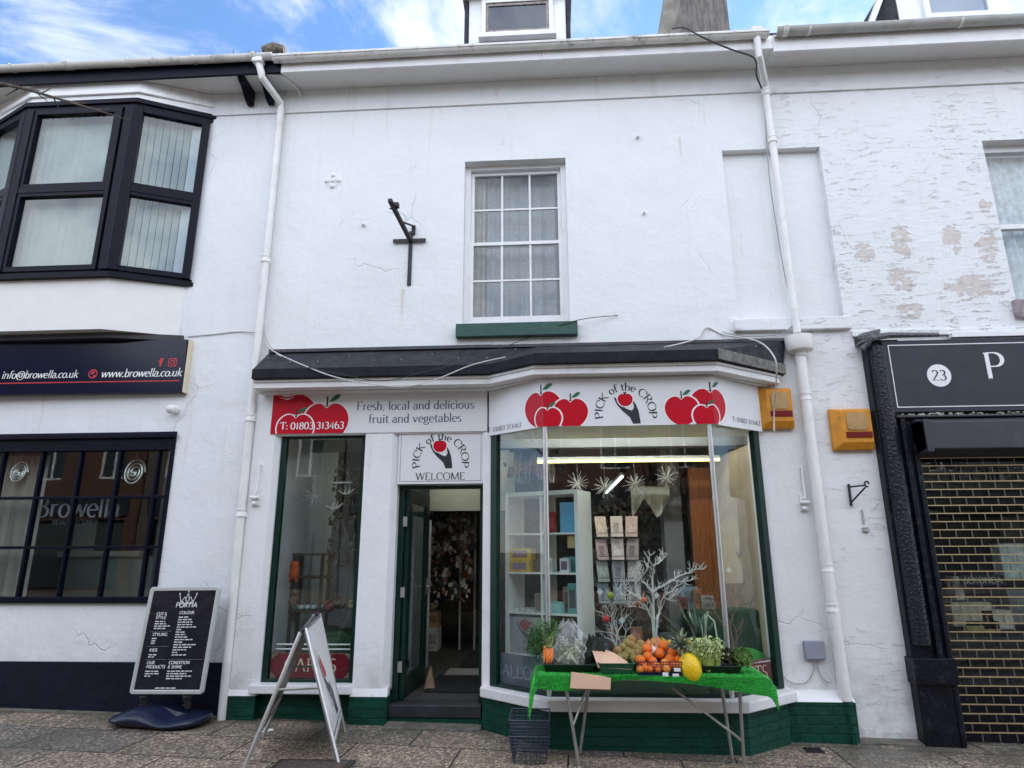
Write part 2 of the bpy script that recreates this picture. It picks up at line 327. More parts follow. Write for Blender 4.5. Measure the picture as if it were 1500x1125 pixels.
STONEC = mk('grey weathered coping', (.16, .155, .14), .8, var=.4, vscale=18, bump=.6, bscale=40)
GREEN = mk('dark green gloss paint', (.003, .022, .016), .36, var=.2, bump=.1, bscale=20, spec=.3)
GREENB = brick_mat('green painted brick', (.003, .052, .034))
SILLG = mk('green painted sill', (.010, .066, .046), .45, var=.15, bump=.2, bscale=20)
GLASS = glass_mat('window glass'); GLASSD = glass_mat('double glazing', (.88, .92, .92), 1.62)
SLATE = mk('roof slate', (.06, .062, .07), .7, var=.4, vscale=6, bump=.5, bscale=14)
PAVE = paving_mat()
SIGNW = mk('white sign board', (.74, .75, .77), .22, var=.03, vscale=2, stain=(.5, .5, .48), sscale=3, samt=.2)
RED = mk('apple red vinyl', (.50, .003, .018), .3, spec=.2); DGREEN = mk('leaf green vinyl', (.006, .13, .05), .3); INK = mk('dark ink', (.012, .013, .022), .4); INKB = mk('blue grey lettering', (.06, .075, .14), .4)
WINK = mk('white lettering', (.80, .80, .80), .4); RINK = mk('red lettering', (.55, .02, .03), .4); SILVER = mk('brushed silver letters', (.32, .33, .36), .35, metal=.6)
GREYL = mk('grey ghost lettering', (.10, .105, .115), .5)
MAROON = mk('maroon sign paint', (.17, .004, .018), .35, var=.1); GOLDL = mk('cream lettering', (.72, .62, .45), .4); CORNER = mk('beige corner ornament', (.26, .20, .14), .5, var=.2)
SLATEB = mk('blue grey board', (.09, .11, .14), .5, var=.15)
ALU = mk('dull aluminium', (.55, .55, .54), .34, metal=.85, var=.08); ALUD = mk('aged aluminium', (.36, .35, .33), .42, metal=.6, var=.2, bump=.1)
IRON = mk('black iron', (.014, .013, .015), .5, var=.3, bump=.3, bscale=40)
ORANGEP = mk('orange yellow plastic', (.62, .25, .014), .42, var=.12, vscale=8, stain=(.30, .10, .01), sscale=6, samt=.7)
REDLENS = mk('dark red lens', (.16, .008, .008), .2); LENSG = mk('frosted beige lens', (.44, .27, .10), .35, var=.2, bump=.3, bscale=90)
GREYP = mk('grey plastic', (.28, .30, .36), .45, var=.05)
CABW = mk('white cable', (.62, .61, .58), .5); CABD = mk('dark cable', (.03, .03, .035), .5); CABG = mk('grey cable', (.36, .36, .36), .5)
BRASS = mk('brass shutter link', (.62, .49, .28), .38, metal=.75, var=.15); STEELD = mk('dark steel', (.03, .03, .034), .45, metal=.4)
CURT = mk('net curtain', (.33, .345, .40), .9, var=.16, vscale=60, bump=.25, bscale=60); BLIND = mk('vertical blind fabric', (.55, .55, .52), .85, var=.06)
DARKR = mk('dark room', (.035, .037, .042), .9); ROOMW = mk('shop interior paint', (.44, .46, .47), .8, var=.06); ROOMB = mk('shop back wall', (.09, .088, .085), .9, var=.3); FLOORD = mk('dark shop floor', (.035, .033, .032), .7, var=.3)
BEIGE = mk('beige interior panel', (.44, .36, .27), .7, var=.12); WOODO = mk('orange brown timber', (.30, .095, .025), .5, var=.3, vscale=4, stretch=(14, 14, 1)); WOODD = mk('dark brown wood', (.07, .045, .03), .6, var=.35, vscale=6, stretch=(3, 3, 18))
LAMI = mk('white laminate', (.82, .84, .82), .4, var=.02); 
def emis(name, col, s):
    m = mk(name, (.8, .8, .8)); p = bsdf(m); p.inputs['Emission Color'].default_value = (*col, 1); p.inputs['Emission Strength'].default_value = s; return m
TUBE = emis('lit yellow strip light', (1, .74, .18), 1.5); TUBEW = emis('lit white tube', (.95, 1, .93), 26)
def turf_mat():
    m = mk('artificial turf', (.018, .36, .034), .75, var=.45, vscale=55, bump=1, bscale=160); return m
TURF = turf_mat(); TURFB = mk('turf blade', (.06, .52, .08), .7, var=.5, vscale=20); TURFD = mk('dark display grass', (.012, .055, .022), .85, var=.6, vscale=40, bump=1, bscale=80)
CARD = mk('pinkish brown card', (.68, .44, .31), .8, var=.08, vscale=5, bump=.15, bscale=9); CARDE = mk('brown card', (.40, .26, .17), .85, var=.1)
TRAYG = mk('dark green plastic tray', (.006, .075, .034), .35); TRAYB = mk('near black tray', (.008, .014, .012), .35); CRATE = mk('navy plastic crate', (.010, .016, .06), .35)
ORANGE = mk('orange peel', (.80, .17, .010), .38, var=.12, vscale=9, bump=.4, bscale=160, bdetail=1); TANG = mk('pale orange peel', (.80, .26, .035), .38, var=.1, vscale=9, bump=.4, bscale=160, bdetail=1)
RUSSET = mk('russet skin', (.30, .17, .05), .5, var=.35, vscale=22, bump=.2, bscale=90); OLIVE = mk('olive skin', (.27, .22, .055), .5, var=.35, vscale=20, bump=.2, bscale=90); ONION = mk('onion skin', (.48, .20, .055), .35, var=.3, vscale=10)
MELON = mk('yellow melon rind', (.80, .52, .008), .35, var=.06, vscale=20, bump=.3, bscale=45); STEM = mk('dry stem', (.16, .12, .05), .8)
CARROT = mk('carrot skin', (.76, .20, .030), .45, var=.15, vscale=20, bump=.2, bscale=60); HERB = mk('carrot tops', (.035, .115, .018), .6, var=.5, vscale=9); HERBL = mk('pale leaf stalks', (.26, .34, .08), .5, var=.25, vscale=12)
KALE = mk('black kale leaves', (.030, .045, .030), .6, var=.5, vscale=12, bump=.8, bscale=70); LEEK = mk('leek leaves', (.035, .085, .055), .45, var=.5, vscale=10); LEEKW = mk('leek shafts', (.48, .53, .38), .45, var=.15)
CELERY = mk('celery', (.31, .42, .10), .42, var=.35, vscale=14); CELERYL = mk('celery leaves', (.42, .50, .22), .5, var=.4, vscale=14)
CABB = mk('cabbage leaves', (.10, .20, .035), .5, var=.45, vscale=10, bump=.7, bscale=30); CABD2 = mk('dark cabbage core', (.045, .05, .02), .6, var=.6, vscale=20, bump=.8, bscale=40)
PINE = mk('pineapple rind', (.28, .17, .03), .6, var=.5, vscale=40, bump=1, bscale=60); PINEL = mk('pineapple leaves', (.22, .26, .17), .5, var=.45, vscale=12)
BANANA = mk('banana skin', (.62, .40, .03), .45, var=.15, stain=(.14, .08, .02), sscale=12, samt=.7)
TWIG = mk('white painted twig', (.74, .73, .71), .55, var=.1, bump=.3, bscale=60); BARK = mk('brown bark', (.10, .075, .06), .85, var=.4, vscale=14, bump=.8, bscale=40)
PAPERS = mk('white paper label', (.80, .78, .78), .6)
def clear_bag():
    m = bpy.data.materials.new('clear plastic bag'); m.use_nodes = True; t = m.node_tree; t.nodes.clear()
    o = N(t, 'ShaderNodeOutputMaterial'); mx = N(t, 'ShaderNodeMixShader'); tr = N(t, 'ShaderNodeBsdfTransparent'); gl = N(t, 'ShaderNodeBsdfPrincipled'); lw = N(t, 'ShaderNodeLayerWeight'); lw.inputs[0].default_value = .35
    gl.inputs['Base Color'].default_value = (.8, .82, .82, 1); gl.inputs['Roughness'].default_value = .12
    t.links.new(mathn(t, 'ADD', mathn(t, 'MULTIPLY', lw.outputs['Facing'], .55), .16, True), mx.inputs[0]); t.links.new(tr.outputs[0], mx.inputs[1]); t.links.new(gl.outputs[0], mx.inputs[2]); t.links.new(mx.outputs[0], o.inputs[0])
    return m
BAG = clear_bag()
def flat(name, c, r=.5, **k): return mk(name, c, r, **k)

# ------------------------------------------------------------------ a small serif alphabet drawn as broad-nib strokes
def A_(cx, cy, rx, ry, a0, a1, n=14): return [(cx + rx * math.cos(R(a0 + (a1 - a0) * i / n)), cy + ry * math.sin(R(a0 + (a1 - a0) * i / n))) for i in range(n + 1)]
def L_(*a): return [(a[i], a[i + 1]) for i in range(0, len(a), 2)]
def E_(cx, cy, rx, ry): return A_(cx, cy, rx, ry, 0, 360, 22)
FONT = {
 'a': (.40, [L_(.31, 0, .31, .30), A_(.19, .30, .12, .14, 0, 160), A_(.17, .12, .13, .125, 55, 320)], [(.34, 0)]),
 'b': (.44, [L_(.09, .72, .09, 0), E_(.24, .22, .15, .22)], [(.07, .72)]),
 'c': (.38, [A_(.22, .22, .17, .225, 45, 312)], []),
 'd': (.45, [L_(.36, .72, .36, 0), E_(.21, .22, .15, .22)], [(.34, .72), (.38, 0)]),
 'e': (.40, [A_(.21, .22, .17, .225, 5, 315), L_(.05, .24, .38, .24)], []),
 'f': (.28, [L_(.13, 0, .13, .58), A_(.26, .58, .13, .13, 180, 50), L_(.03, .43, .28, .43)], [(.13, 0)]),
 'g': (.42, [E_(.19, .28, .13, .155), E_(.21, -.09, .18, .11), L_(.12, .15, .08, .06, .16, .02), L_(.30, .40, .40, .44)], []),
 'h': (.47, [L_(.09, .72, .09, 0), A_(.235, .30, .145, .14, 170, 0) + [(.38, 0)]], [(.07, .72), (.09, 0), (.38, 0)]),
 'i': (.20, [L_(.10, .44, .10, 0), A_(.10, .61, .025, .025, 0, 360, 8)], [(.07, .44), (.10, 0)]),
 'k': (.44, [L_(.09, .72, .09, 0), L_(.34, .44, .11, .20), L_(.17, .26, .38, 0)], [(.07, .72), (.09, 0), (.39, 0), (.34, .44)]),
 'l': (.20, [L_(.10, .72, .10, 0)], [(.07, .72), (.10, 0)]),
 'm': (.72, [L_(.09, .44, .09, 0), A_(.225, .30, .135, .14, 170, 0) + [(.36, 0)], A_(.495, .30, .135, .14, 170, 0) + [(.63, 0)]], [(.07, .44), (.09, 0), (.36, 0), (.63, 0)]),
 'n': (.47, [L_(.09, .44, .09, 0), A_(.235, .30, .145, .14, 170, 0) + [(.38, 0)]], [(.07, .44), (.09, 0), (.38, 0)]),
 'o': (.44, [E_(.22, .22, .175, .225)], []),
 'r': (.32, [L_(.09, .44, .09, 0), A_(.22, .30, .13, .13, 170, 60)], [(.07, .44), (.09, 0)]),
 's': (.32, [A_(.16, .335, .10, .105, 40, 250, 10) + A_(.16, .115, .115, .115, 70, -140, 10)], []),
 't': (.28, [L_(.12, .58, .12, .10), A_(.22, .10, .10, .10, 180, 310, 8), L_(.02, .43, .26, .43)], []),
 'u': (.47, [[(.09, .44)] + A_(.225, .14, .135, .14, 180, 350), L_(.37, .44, .37, 0)], [(.06, .44), (.34, .44), (.40, 0)]),
 'v': (.42, [L_(.04, .44, .20, 0), L_(.36, .44, .20, 0)], [(.04, .44), (.37, .44)]),
 'w': (.62, [L_(.04, .44, .18, 0), L_(.31, .44, .18, 0), L_(.31, .44, .45, 0), L_(.58, .44, .45, 0)], [(.04, .44), (.58, .44)]),
 'y': (.42, [L_(.04, .44, .21, 0), L_(.37, .44, .16, -.16, .06, -.20)], [(.04, .44), (.37, .44)]),
 'A': (.62, [L_(.03, 0, .30, .70), L_(.30, .70, .58, 0), L_(.13, .24, .48, .24)], [(.04, 0), (.57, 0)]),
 'B': (.54, [L_(.10, .70, .10, 0), [(.10, .70)] + A_(.26, .535, .16, .165, 90, -90) + [(.10, .37)], [(.24, .37)] + A_(.28, .185, .20, .185, 90, -90) + [(.10, 0)]], [(.08, .70), (.08, 0)]),
 'C': (.62, [A_(.36, .35, .31, .36, 48, 312, 20), L_(.565, .60, .58, .50)], []),
 'D': (.66, [L_(.10, .70, .10, 0), [(.10, .70), (.24, .70)] + A_(.27, .35, .33, .35, 88, -88) + [(.10, 0)]], [(.08, .70), (.08, 0)]),
 'E': (.52, [L_(.10, .70, .10, 0), L_(.10, .70, .44, .70, .44, .60), L_(.10, .37, .36, .37), L_(.10, 0, .46, 0, .46, .11)], [(.08, .70), (.08, 0)]),
 'F': (.48, [L_(.10, .70, .10, 0), L_(.10, .70, .44, .70, .44, .60), L_(.10, .37, .34, .37)], [(.08, .70), (.10, 0)]),
 'G': (.66, [A_(.36, .35, .31, .36, 48, 330, 20), L_(.58, .0, .58, .30)], [(.58, .30)]),
 'H': (.70, [L_(.10, .70, .10, 0), L_(.60, .70, .60, 0), L_(.10, .36, .60, .36)], [(.10, .70), (.10, 0), (.60, .70), (.60, 0)]),
 'I': (.26, [L_(.13, .70, .13, 0)], [(.13, .70), (.13, 0)]),
 'K': (.60, [L_(.10, .70, .10, 0), L_(.50, .70, .12, .33), L_(.20, .40, .56, 0)], [(.10, .70), (.10, 0), (.50, .70), (.56, 0)]),
 'L': (.50, [L_(.10, .70, .10, 0, .45, 0, .46, .12)], [(.10, .70), (.08, 0)]),
 'M': (.82, [L_(.11, .70, .08, 0), L_(.11, .70, .40, 0), L_(.70, .70, .40, 0), L_(.70, .70, .74, 0)], [(.07, 0), (.74, 0), (.09, .70), (.72, .70)]),
 'N': (.70, [L_(.10, 0, .10, .70), L_(.10, .70, .60, 0), L_(.60, 0, .60, .70)], [(.10, 0), (.60, .70), (.06, .70)]),
 'O': (.72, [E_(.36, .35, .32, .36)], []),
 'P': (.52, [L_(.10, .70, .10, 0), [(.10, .70)] + A_(.26, .52, .20, .18, 90, -90) + [(.10, .34)]], [(.08, .70), (.10, 0)]),
 'R': (.58, [L_(.10, .70, .10, 0), [(.10, .70)] + A_(.26, .53, .18, .17, 90, -90) + [(.10, .36)], L_(.26, .36, .56, 0)], [(.08, .70), (.10, 0), (.57, 0)]),
 'S': (.44, [A_(.22, .53, .15, .17, 35, 250, 12) + A_(.21, .18, .17, .185, 75, -150, 12)], []),
 'T': (.58, [L_(.29, .70, .29, 0), L_(.03, .58, .04, .70, .54, .70, .55, .58)], [(.29, 0)]),
 'U': (.66, [[(.11, .70)] + A_(.33, .24, .22, .25, 180, 360) + [(.55, .70)]], [(.11, .70), (.55, .70)]),
 'V': (.62, [L_(.04, .70, .31, 0), L_(.58, .70, .31, 0)], [(.04, .70), (.58, .70)]),
 'W': (.90, [L_(.04, .70, .25, 0), L_(.45, .70, .25, 0), L_(.45, .70, .66, 0), L_(.86, .70, .66, 0)], [(.04, .70), (.45, .70), (.86, .70)]),
 'Y': (.60, [L_(.04, .70, .30, .32), L_(.56, .70, .30, .32), L_(.30, .32, .30, 0)], [(.04, .70), (.56, .70), (.30, 0)]),
 'Z': (.56, [L_(.06, .70, .50, .70, .05, 0, .52, 0)], []),
 '0': (.50, [E_(.25, .33, .19, .34)], []),
 '1': (.34, [L_(.10, .56, .18, .66, .18, 0)], [(.18, 0)]),
 '2': (.46, [A_(.22, .50, .16, .17, 160, -30) + [(.05, 0), (.42, 0)]], []),
 '3': (.46, [A_(.21, .51, .15, .16, 150, -80) + [(.18, .35)], [(.18, .35)] + A_(.20, .17, .18, .18, 90, -150)], []),
 '4': (.50, [L_(.34, 0, .34, .67, .04, .20, .47, .20)], [(.34, 0)]),
 '6': (.48, [E_(.24, .20, .18, .21), A_(.36, .30, .30, .40, 180, 110)], []),
 '8': (.48, [E_(.24, .50, .14, .16), E_(.24, .17, .18, .175)], []),
 ':': (.18, [A_(.09, .05, .025, .025, 0, 360, 8), A_(.09, .36, .025, .025, 0, 360, 8)], []),
 ',': (.18, [L_(.10, .05, .06, -.10)], []), '.': (.18, [A_(.09, .03, .025, .025, 0, 360, 8)], []),
 '@': (.80, [E_(.38, .28, .15, .19), A_(.40, .25, .35, .40, -60, 300, 24) , L_(.54, .47, .52, .12)], []),
 "&": (.62, [A_(.24, .54, .12, .15, -60, 240, 12) + [(.54, 0)], A_(.24, .18, .19, .18, 130, 400, 14)], []), ' ': (.24, [], []),
}
def twidth(s, sp=.02): return sum(FONT[c][0] + sp for c in s) - sp
def text(mb, s, fn, size, thick=.075, hair=.028, sp=.02, serif=True, slant=0, align='C'):
    """draw s; fn(x, y, k) maps text metres (x along, y up) and layer k to a point"""
    w = twidth(s, sp); x0 = {'C': -w / 2, 'L': 0, 'R': -w}[align]; lay = 0
    for ch in s:
        adv, strokes, serifs = FONT[ch]; segs = list(strokes)
        if serif: segs += [[(a - .055, b + (.012 if b < .2 else -.012)), (a + .055, b + (.012 if b < .2 else -.012))] for a, b in serifs]
        for st in segs:
            lay = (lay + 1) % 3; pts = [(x0 + a + slant * b, b) for a, b in st]; n = len(pts); vs = []
            closed = abs(pts[0][0] - pts[-1][0]) + abs(pts[0][1] - pts[-1][1]) < 1e-6
            for i, (a, b) in enumerate(pts):
                p, q = pts[max(i - 1, 0)], pts[min(i + 1, n - 1)]
                if closed and i in (0, n - 1): p, q = pts[n - 2], pts[1]
                dx, dy = q[0] - p[0], q[1] - p[1]; l = math.hypot(dx, dy) or 1; dx /= l; dy /= l
                wd = (hair + (thick - hair) * abs(dy) ** 1.3 * (1 if (dx * dy <= .15 or n > 3) else .55)) / 2
                vs += [fn((a - dy * wd) * size, (b + dx * wd) * size, lay), fn((a + dy * wd) * size, (b - dx * wd) * size, lay)]
            mb.add(vs, [(2 * i, 2 * i + 1, 2 * i + 3, 2 * i + 2) for i in range(n - 1)])
        x0 += adv + sp
def plane(o, u, n, h=.0015, up=(0, 0, 1)):  # text plane: origin, direction of reading, outward normal
    o, u, n, up = Vector(o), Vector(u).normalized(), Vector(n).normalized(), Vector(up).normalized()
    return lambda x, y, k=0: o + u * x + up * y + n * (h + .0004 * k)
def arcfn(base, cx, cy, rad, flip=False):    # wraps a line of text round a circle
    def f(x, y, k=0):
        a = math.pi / 2 - x / rad; return base(cx + (rad + y) * math.cos(a), cy + (rad + y) * math.sin(a), k)
    return f
def apple_pts(cx, cy, r, n=40):
    o = []
    for i in range(n):
        t = 2 * math.pi * i / n; d = math.degrees(t)
        q = 1 - .20 * math.exp(-((d - 90) / 17) ** 2) - .07 * math.exp(-((d - 270) / 12) ** 2)
        o.append((cx + r * 1.08 * q * math.cos(t) * (1 + .10 * math.sin(t)), cy + r * q * math.sin(t)))
    return o
def clip_rect(pts, x0, x1, y0, y1):
    for ax, lim, sgn in ((0, x0, 1), (0, x1, -1), (1, y0, 1), (1, y1, -1)):
        o = []
        for i in range(len(pts)):
            a, b = pts[i - 1], pts[i]; ia, ib = sgn * (a[ax] - lim) >= 0, sgn * (b[ax] - lim) >= 0
            if ia != ib:
                t = (lim - a[ax]) / (b[ax] - a[ax]); o.append((a[0] + t * (b[0] - a[0]), a[1] + t * (b[1] - a[1])))
            if ib: o.append(b)
        pts = o
        if not pts: return []
    return pts
def decal(mb, pts, fn, k):
    if len(pts) > 2: mb.poly([fn(x, y, k) for x, y in pts])
def apple(mb, fn, cx, cy, r, k, clip, stem=True):   # materials: 0 red, 1 white, 2 dark, 3 green
    mb.mat(1); decal(mb, clip_rect(apple_pts(cx, cy, r + .014), *clip), fn, k)
    mb.mat(0); decal(mb, clip_rect(apple_pts(cx, cy, r), *clip), fn, k + 3)
    if stem:
        mb.mat(1); decal(mb, clip_rect([(cx - r * .26, cy + r * .88), (cx, cy + r * .66), (cx + r * .26, cy + r * .88), (cx, cy + r * .74)], *clip), fn, k + 5)
        mb.mat(2); decal(mb, clip_rect([(cx - r * .03, cy + r * .72), (cx + r * .05, cy + r * .72), (cx + r * .05, cy + r * 1.25), (cx - r * .03, cy + r * 1.25)], *clip), fn, k + 6)
        lf = [(cx + r * (.10 + .55 * t), cy + r * (.98 + .30 * t + .16 * math.sin(math.pi * t))) for t in [i / 8 for i in range(9)]] + [(cx + r * (.10 + .55 * t), cy + r * (.98 + .30 * t - .10 * math.sin(math.pi * t))) for t in [i / 8 for i in range(7, 0, -1)]]
        mb.mat(3); decal(mb, clip_rect(lf, *clip), fn, k + 6)
HAND = [(590, 910), (565, 850), (505, 795), (462, 745), (440, 700), (431, 668), (442, 664), (462, 700), (490, 738), (530, 768), (560, 782), (588, 790), (606, 762), (599, 716), (592, 694), (604, 700), (627, 742), (646, 800), (658, 908)]
def hand_logo(mb, fn, cx, cy, s, k=2):
    mb.mat(2); decal(mb, [(cx + (x - 530) * s, cy - (y - 690) * s) for x, y in HAND], fn, k)
    mb.mat(1); decal(mb, apple_pts(cx, cy, 70 * s), fn, k + 2)
    mb.mat(0); decal(mb, apple_pts(cx, cy, 62 * s), fn, k + 4)
    mb.mat(2); decal(mb, [(cx - 4 * s, cy + 45 * s), (cx + 4 * s, cy + 45 * s), (cx + 16 * s, cy + 74 * s), (cx - 18 * s, cy + 68 * s)], fn, k + 6)
LOGO = [RED, WINK, INK, DGREEN]

# ------------------------------------------------------------------ ground
g = MB(); nx = 24
xs = [-60 + 120 * i / nx for i in range(nx + 1)]; ys = [-60, -30, -16, -9, -6, -4, -3, -2, -1, 0, 1]
vs = [(x, y, gz(x) + (.012 * max(0, -1 - y) if y > -9 else .096)) for y in ys for x in xs]; w_ = nx + 1
g.add(vs, [(j * w_ + i, j * w_ + i + 1, (j + 1) * w_ + i + 1, (j + 1) * w_ + i) for j in range(len(ys) - 1) for i in range(nx)])
structure(g.build('pavement', PAVE))
g = MB(); g.add([(x, y, gz(x) - .05) for y in (.99, 60) for x in (-60, 60)], [(0, 1, 3, 2)])
structure(g.build('ground', FLOORD))
# rough concrete strip along the foot of the houses
g = MB()
for x0, x1, d in ((-7, -3.22, .10), (-3.16, -2.9, .07), (-1.6, -.7, .22), (2.64, 3.3, .14)):
    g.prism([(x0, -d, gz(x0) + .012), (x1, -d * .8, gz(x1) + .012), (x1, .02, gz(x1) + .03), (x0, .02, gz(x0) + .03)], (0, 0, -.05))
structure(g.build('concrete_kerb_strip', mk('old concrete', (.13, .12, .10), .9, var=.4, vscale=12, bump=.8, bscale=30, stain=(.05, .07, .03), sscale=4, samt=.7)))

# ------------------------------------------------------------------ the shop house in the middle
H = thing('terraced_shop_house', 'white rendered shop house with one sash window and green painted base, between the salon and the shuttered shop', 'building', (-.3, 0, 0))
H['label'] = 'white rendered shop house with a lone sash window and green brick base'
X0, X1 = -3.2, 2.6
SW = (-.95, .235, 4.035, 6.06); RC = (2.04, 3.14, 3.99, 6.07)
w = MB()
outer = [(X0, 0, 7.14), (X0, 0, -.2), (-3.14, 0, -.2), (-3.14, 0, 3.3), (2.1, 0, 3.3), (2.1, 0, -.2), (X1, 0, -.2), (X1, 0, RC[2]), (RC[0], 0, RC[2]), (RC[0], 0, RC[3]), (X1, 0, RC[3]), (X1, 0, 7.14)]
hole = [(SW[0], 0, SW[2]), (SW[1], 0, SW[2]), (SW[1], 0, SW[3]), (SW[0], 0, SW[3])]
w.prism(outer, (0, .3, 0), [hole])
w.build('wall', WALL, H)
b = MB(); b.box(RC[0] - .01, X1, .085, .29, RC[2] - .01, RC[3] + .01); b.build('blind_window_panel', WALL, H)
b = MB(); b.box(X0 + .002, X1, -.022, .001, 6.83, 7.139); b.build('frieze', WALL, H)
b = MB(); b.box(X0 + .02, X1, -.365, .3, 7.14, 7.165); b.build('eaves_soffit', SOFFIT, H)
b = MB(); b.box(X0 + .02, -.02, -.392, -.366, 7.10, 7.285); b.box(-.016, X1, -.392, -.366, 7.10, 7.27); b.build('fascia_board', WHITE, H)
rf = MB(); rf.prism([(X0, -.40, 7.30), (X0, 4.2, 10.3), (X0, 4.2, 10.1), (X0, -.36, 7.17)], (X1 - X0, 0, 0)); rf.prism([(X0, 4.2, 10.3), (X0, 8.8, 7.3), (X0, 8.8, 7.1), (X0, 4.2, 10.1)], (X1 - X0, 0, 0)); rf = rf.build('roof', SLATE, H)
# side and back walls so that the house is closed
b = MB(); b.box(X0, X0 + .12, .3, 8.6, 3.2, 7.1); b.box(X1 - .12, X1, .3, 8.6, 3.2, 7.1); b.box(X0, X1, 8.45, 8.6, -.2, 7.2); b.box(X0, X1, .3, 8.4, 3.27, 3.33); b.build('rear_wall', DARKR, H)

def half_gutter(parent, xa, xb, za, zb, y0, r, mat, name='gutter', step=.012, clips=()):
    m = MB(); ring = [(y0 - r + r * math.cos(R(a)), r * math.sin(R(a))) for a in range(180, 361, 15)]
    ring = [(y, z) for y, z in ring] + [(y0 - r + (r - .006) * math.cos(R(a)), (r - .006) * math.sin(R(a))) for a in range(360, 179, -15)]
    n = len(ring); vs = [(xa, y, z + za) for y, z in ring] + [(xb, y, z + zb) for y, z in ring]
    m.add(vs, [(i, (i + 1) % n, n + (i + 1) % n, n + i) for i in range(n)] + [tuple(range(n)), tuple(range(n, 2 * n))])
    m.box(xa, xb, y0 - 2 * r - .008, y0 - 2 * r + .004, min(za, zb) - .012, max(za, zb) + .006) if abs(za - zb) < .012 else None
    G = m.build(name, mat, parent, smooth=True)
    for x, wd in clips:
        z = za + (zb - za) * (x - xa) / (xb - xa); c = MB()
        pr = [(y0 - r + (r + .007) * math.cos(R(a)), (r + .007) * math.sin(R(a))) for a in range(180, 361, 20)]
        k = len(pr); vs = [(x - wd, y, zz + z) for y, zz in pr] + [(x + wd, y, zz + z) for y, zz in pr]
        vs += [(x - wd, y0 - r + (y - y0 + r) * .94, zz * .94 + z) for y, zz in pr] + [(x + wd, y0 - r + (y - y0 + r) * .94, zz * .94 + z) for y, zz in pr]
        fs = []
        for i in range(k - 1): fs += [(i, i + 1, k + i + 1, k + i), (i, 2 * k + i, 2 * k + i + 1, i + 1), (k + i, k + i + 1, 3 * k + i + 1, 3 * k + i)]
        c.add(vs, fs); c.box(x - wd * .7, x + wd * .7, y0 - 2 * r - .012, y0 - 2 * r - .004, z - .01, z + .006); c.build('gutter_clip' if wd < .02 else 'gutter_joint', GUTW, G)
    return G
half_gutter(H, X0 + .02, 2.54, 7.245, 7.255, -.394, .055, GUTW, clips=[(-2.95, .012), (-2.6, .012), (-1.95, .012), (-.66, .012), (.17, .012), (.98, .045), (1.62, .012), (2.16, .012), (2.40, .014)])
# moss and dirt lying along the gutter lip
ms = MB()
for i in range(150):
    x = random.choice((random.uniform(-1.9, .9), random.uniform(-3.1, 2.4))); ms.ball((x, random.uniform(-.49, -.42), 7.243 + random.uniform(.0, .018)), random.uniform(.008, .03), .014, random.uniform(.005, .014), 6, 4, jit=.2)
o = ms.build('gutter_moss', mk('dry moss', (.09, .09, .05), .95, var=.5, vscale=30), H); o['kind'] = 'stuff'

def pipe(parent, pts, r, mat, collars=(), name='downpipe', cr=1.28):
    P_ = MB().tube(pts, r, 14).build(name, mat, parent, smooth=True)
    for x, y, z in collars:
        MB().lathe((x, y, z), [(r, -.03), (r * cr, -.028), (r * cr, .0), (r * cr * .92, .006), (r * cr * .92, .03), (r * cr, .034), (r * cr, .05), (r, .052)], 14).build('pipe_collar', mat, P_, smooth=True)
    return P_
xl = -3.215
a0, a1, a2 = at(379, 92, -.44), at(383, 112, -.42), V3(xl, -.075, 6.88)
PL = pipe(H, [a0, a1 + V3(0, 0, .03), a1, a2 + V3(0, -.02, .03), a2 + V3(0, 0, -.05), V3(xl, -.075, 6.2), V3(xl + .005, -.075, 3.0), V3(xl + .02, -.075, .05)], .042, PIPEW, [(xl, -.075, 4.83), (xl + .008, -.075, 2.98), (xl + .012, -.075, 1.98)])
ob = MB(); p = at(379, 92, -.44); ob.box(p.x - .06, p.x + .06, -.50, -.40, p.z - .02, p.z + .07); ob.build('outlet', PIPEW, PL, bevel=.01)
xr = 2.605
c0, c1 = at(1108, 52, -.44), at(1112, 82, -.42)
PR = pipe(H, [c0, c1, V3(xr - .02, -.09, 6.86), V3(xr - .02, -.08, 6.78), V3(xr - .01, -.08, 5.4), V3(xr, -.08, 3.8)], .04, PIPEW, [(xr - .02, -.08, 6.75), (xr - .015, -.08, 6.12)])
hp = MB(); hp.lathe((xr, -.10, 3.60), [(.05, -.06), (.06, -.02), (.125, .0), (.14, .04), (.14, .15), (.128, .15), (.12, .05), (.03, .0)], 18); hp.build('rainwater_hopper', PIPEW, PR, smooth=True)
PR2 = pipe(H, [V3(xr, -.085, 3.58), V3(xr + .005, -.085, 1.5), V3(xr + .03, -.085, .28), V3(xr + .04, -.085, -.09)], .056, PIPEW, [(xr + .002, -.085, 3.1), (xr + .008, -.085, 1.42), (xr + .01, -.085, 1.06)], cr=1.08)
MB().tube([V3(xr + .031, -.085, .27), V3(xr + .04, -.085, -.09)], .062, 14).build('painted_pipe_foot', GREENB, PR2, smooth=True)
ob = MB(); ob.box(c0.x - .06, c0.x + .06, -.50, -.395, c0.z - .02, c0.z + .08); ob.build('outlet', GUTW, PR, bevel=.01)

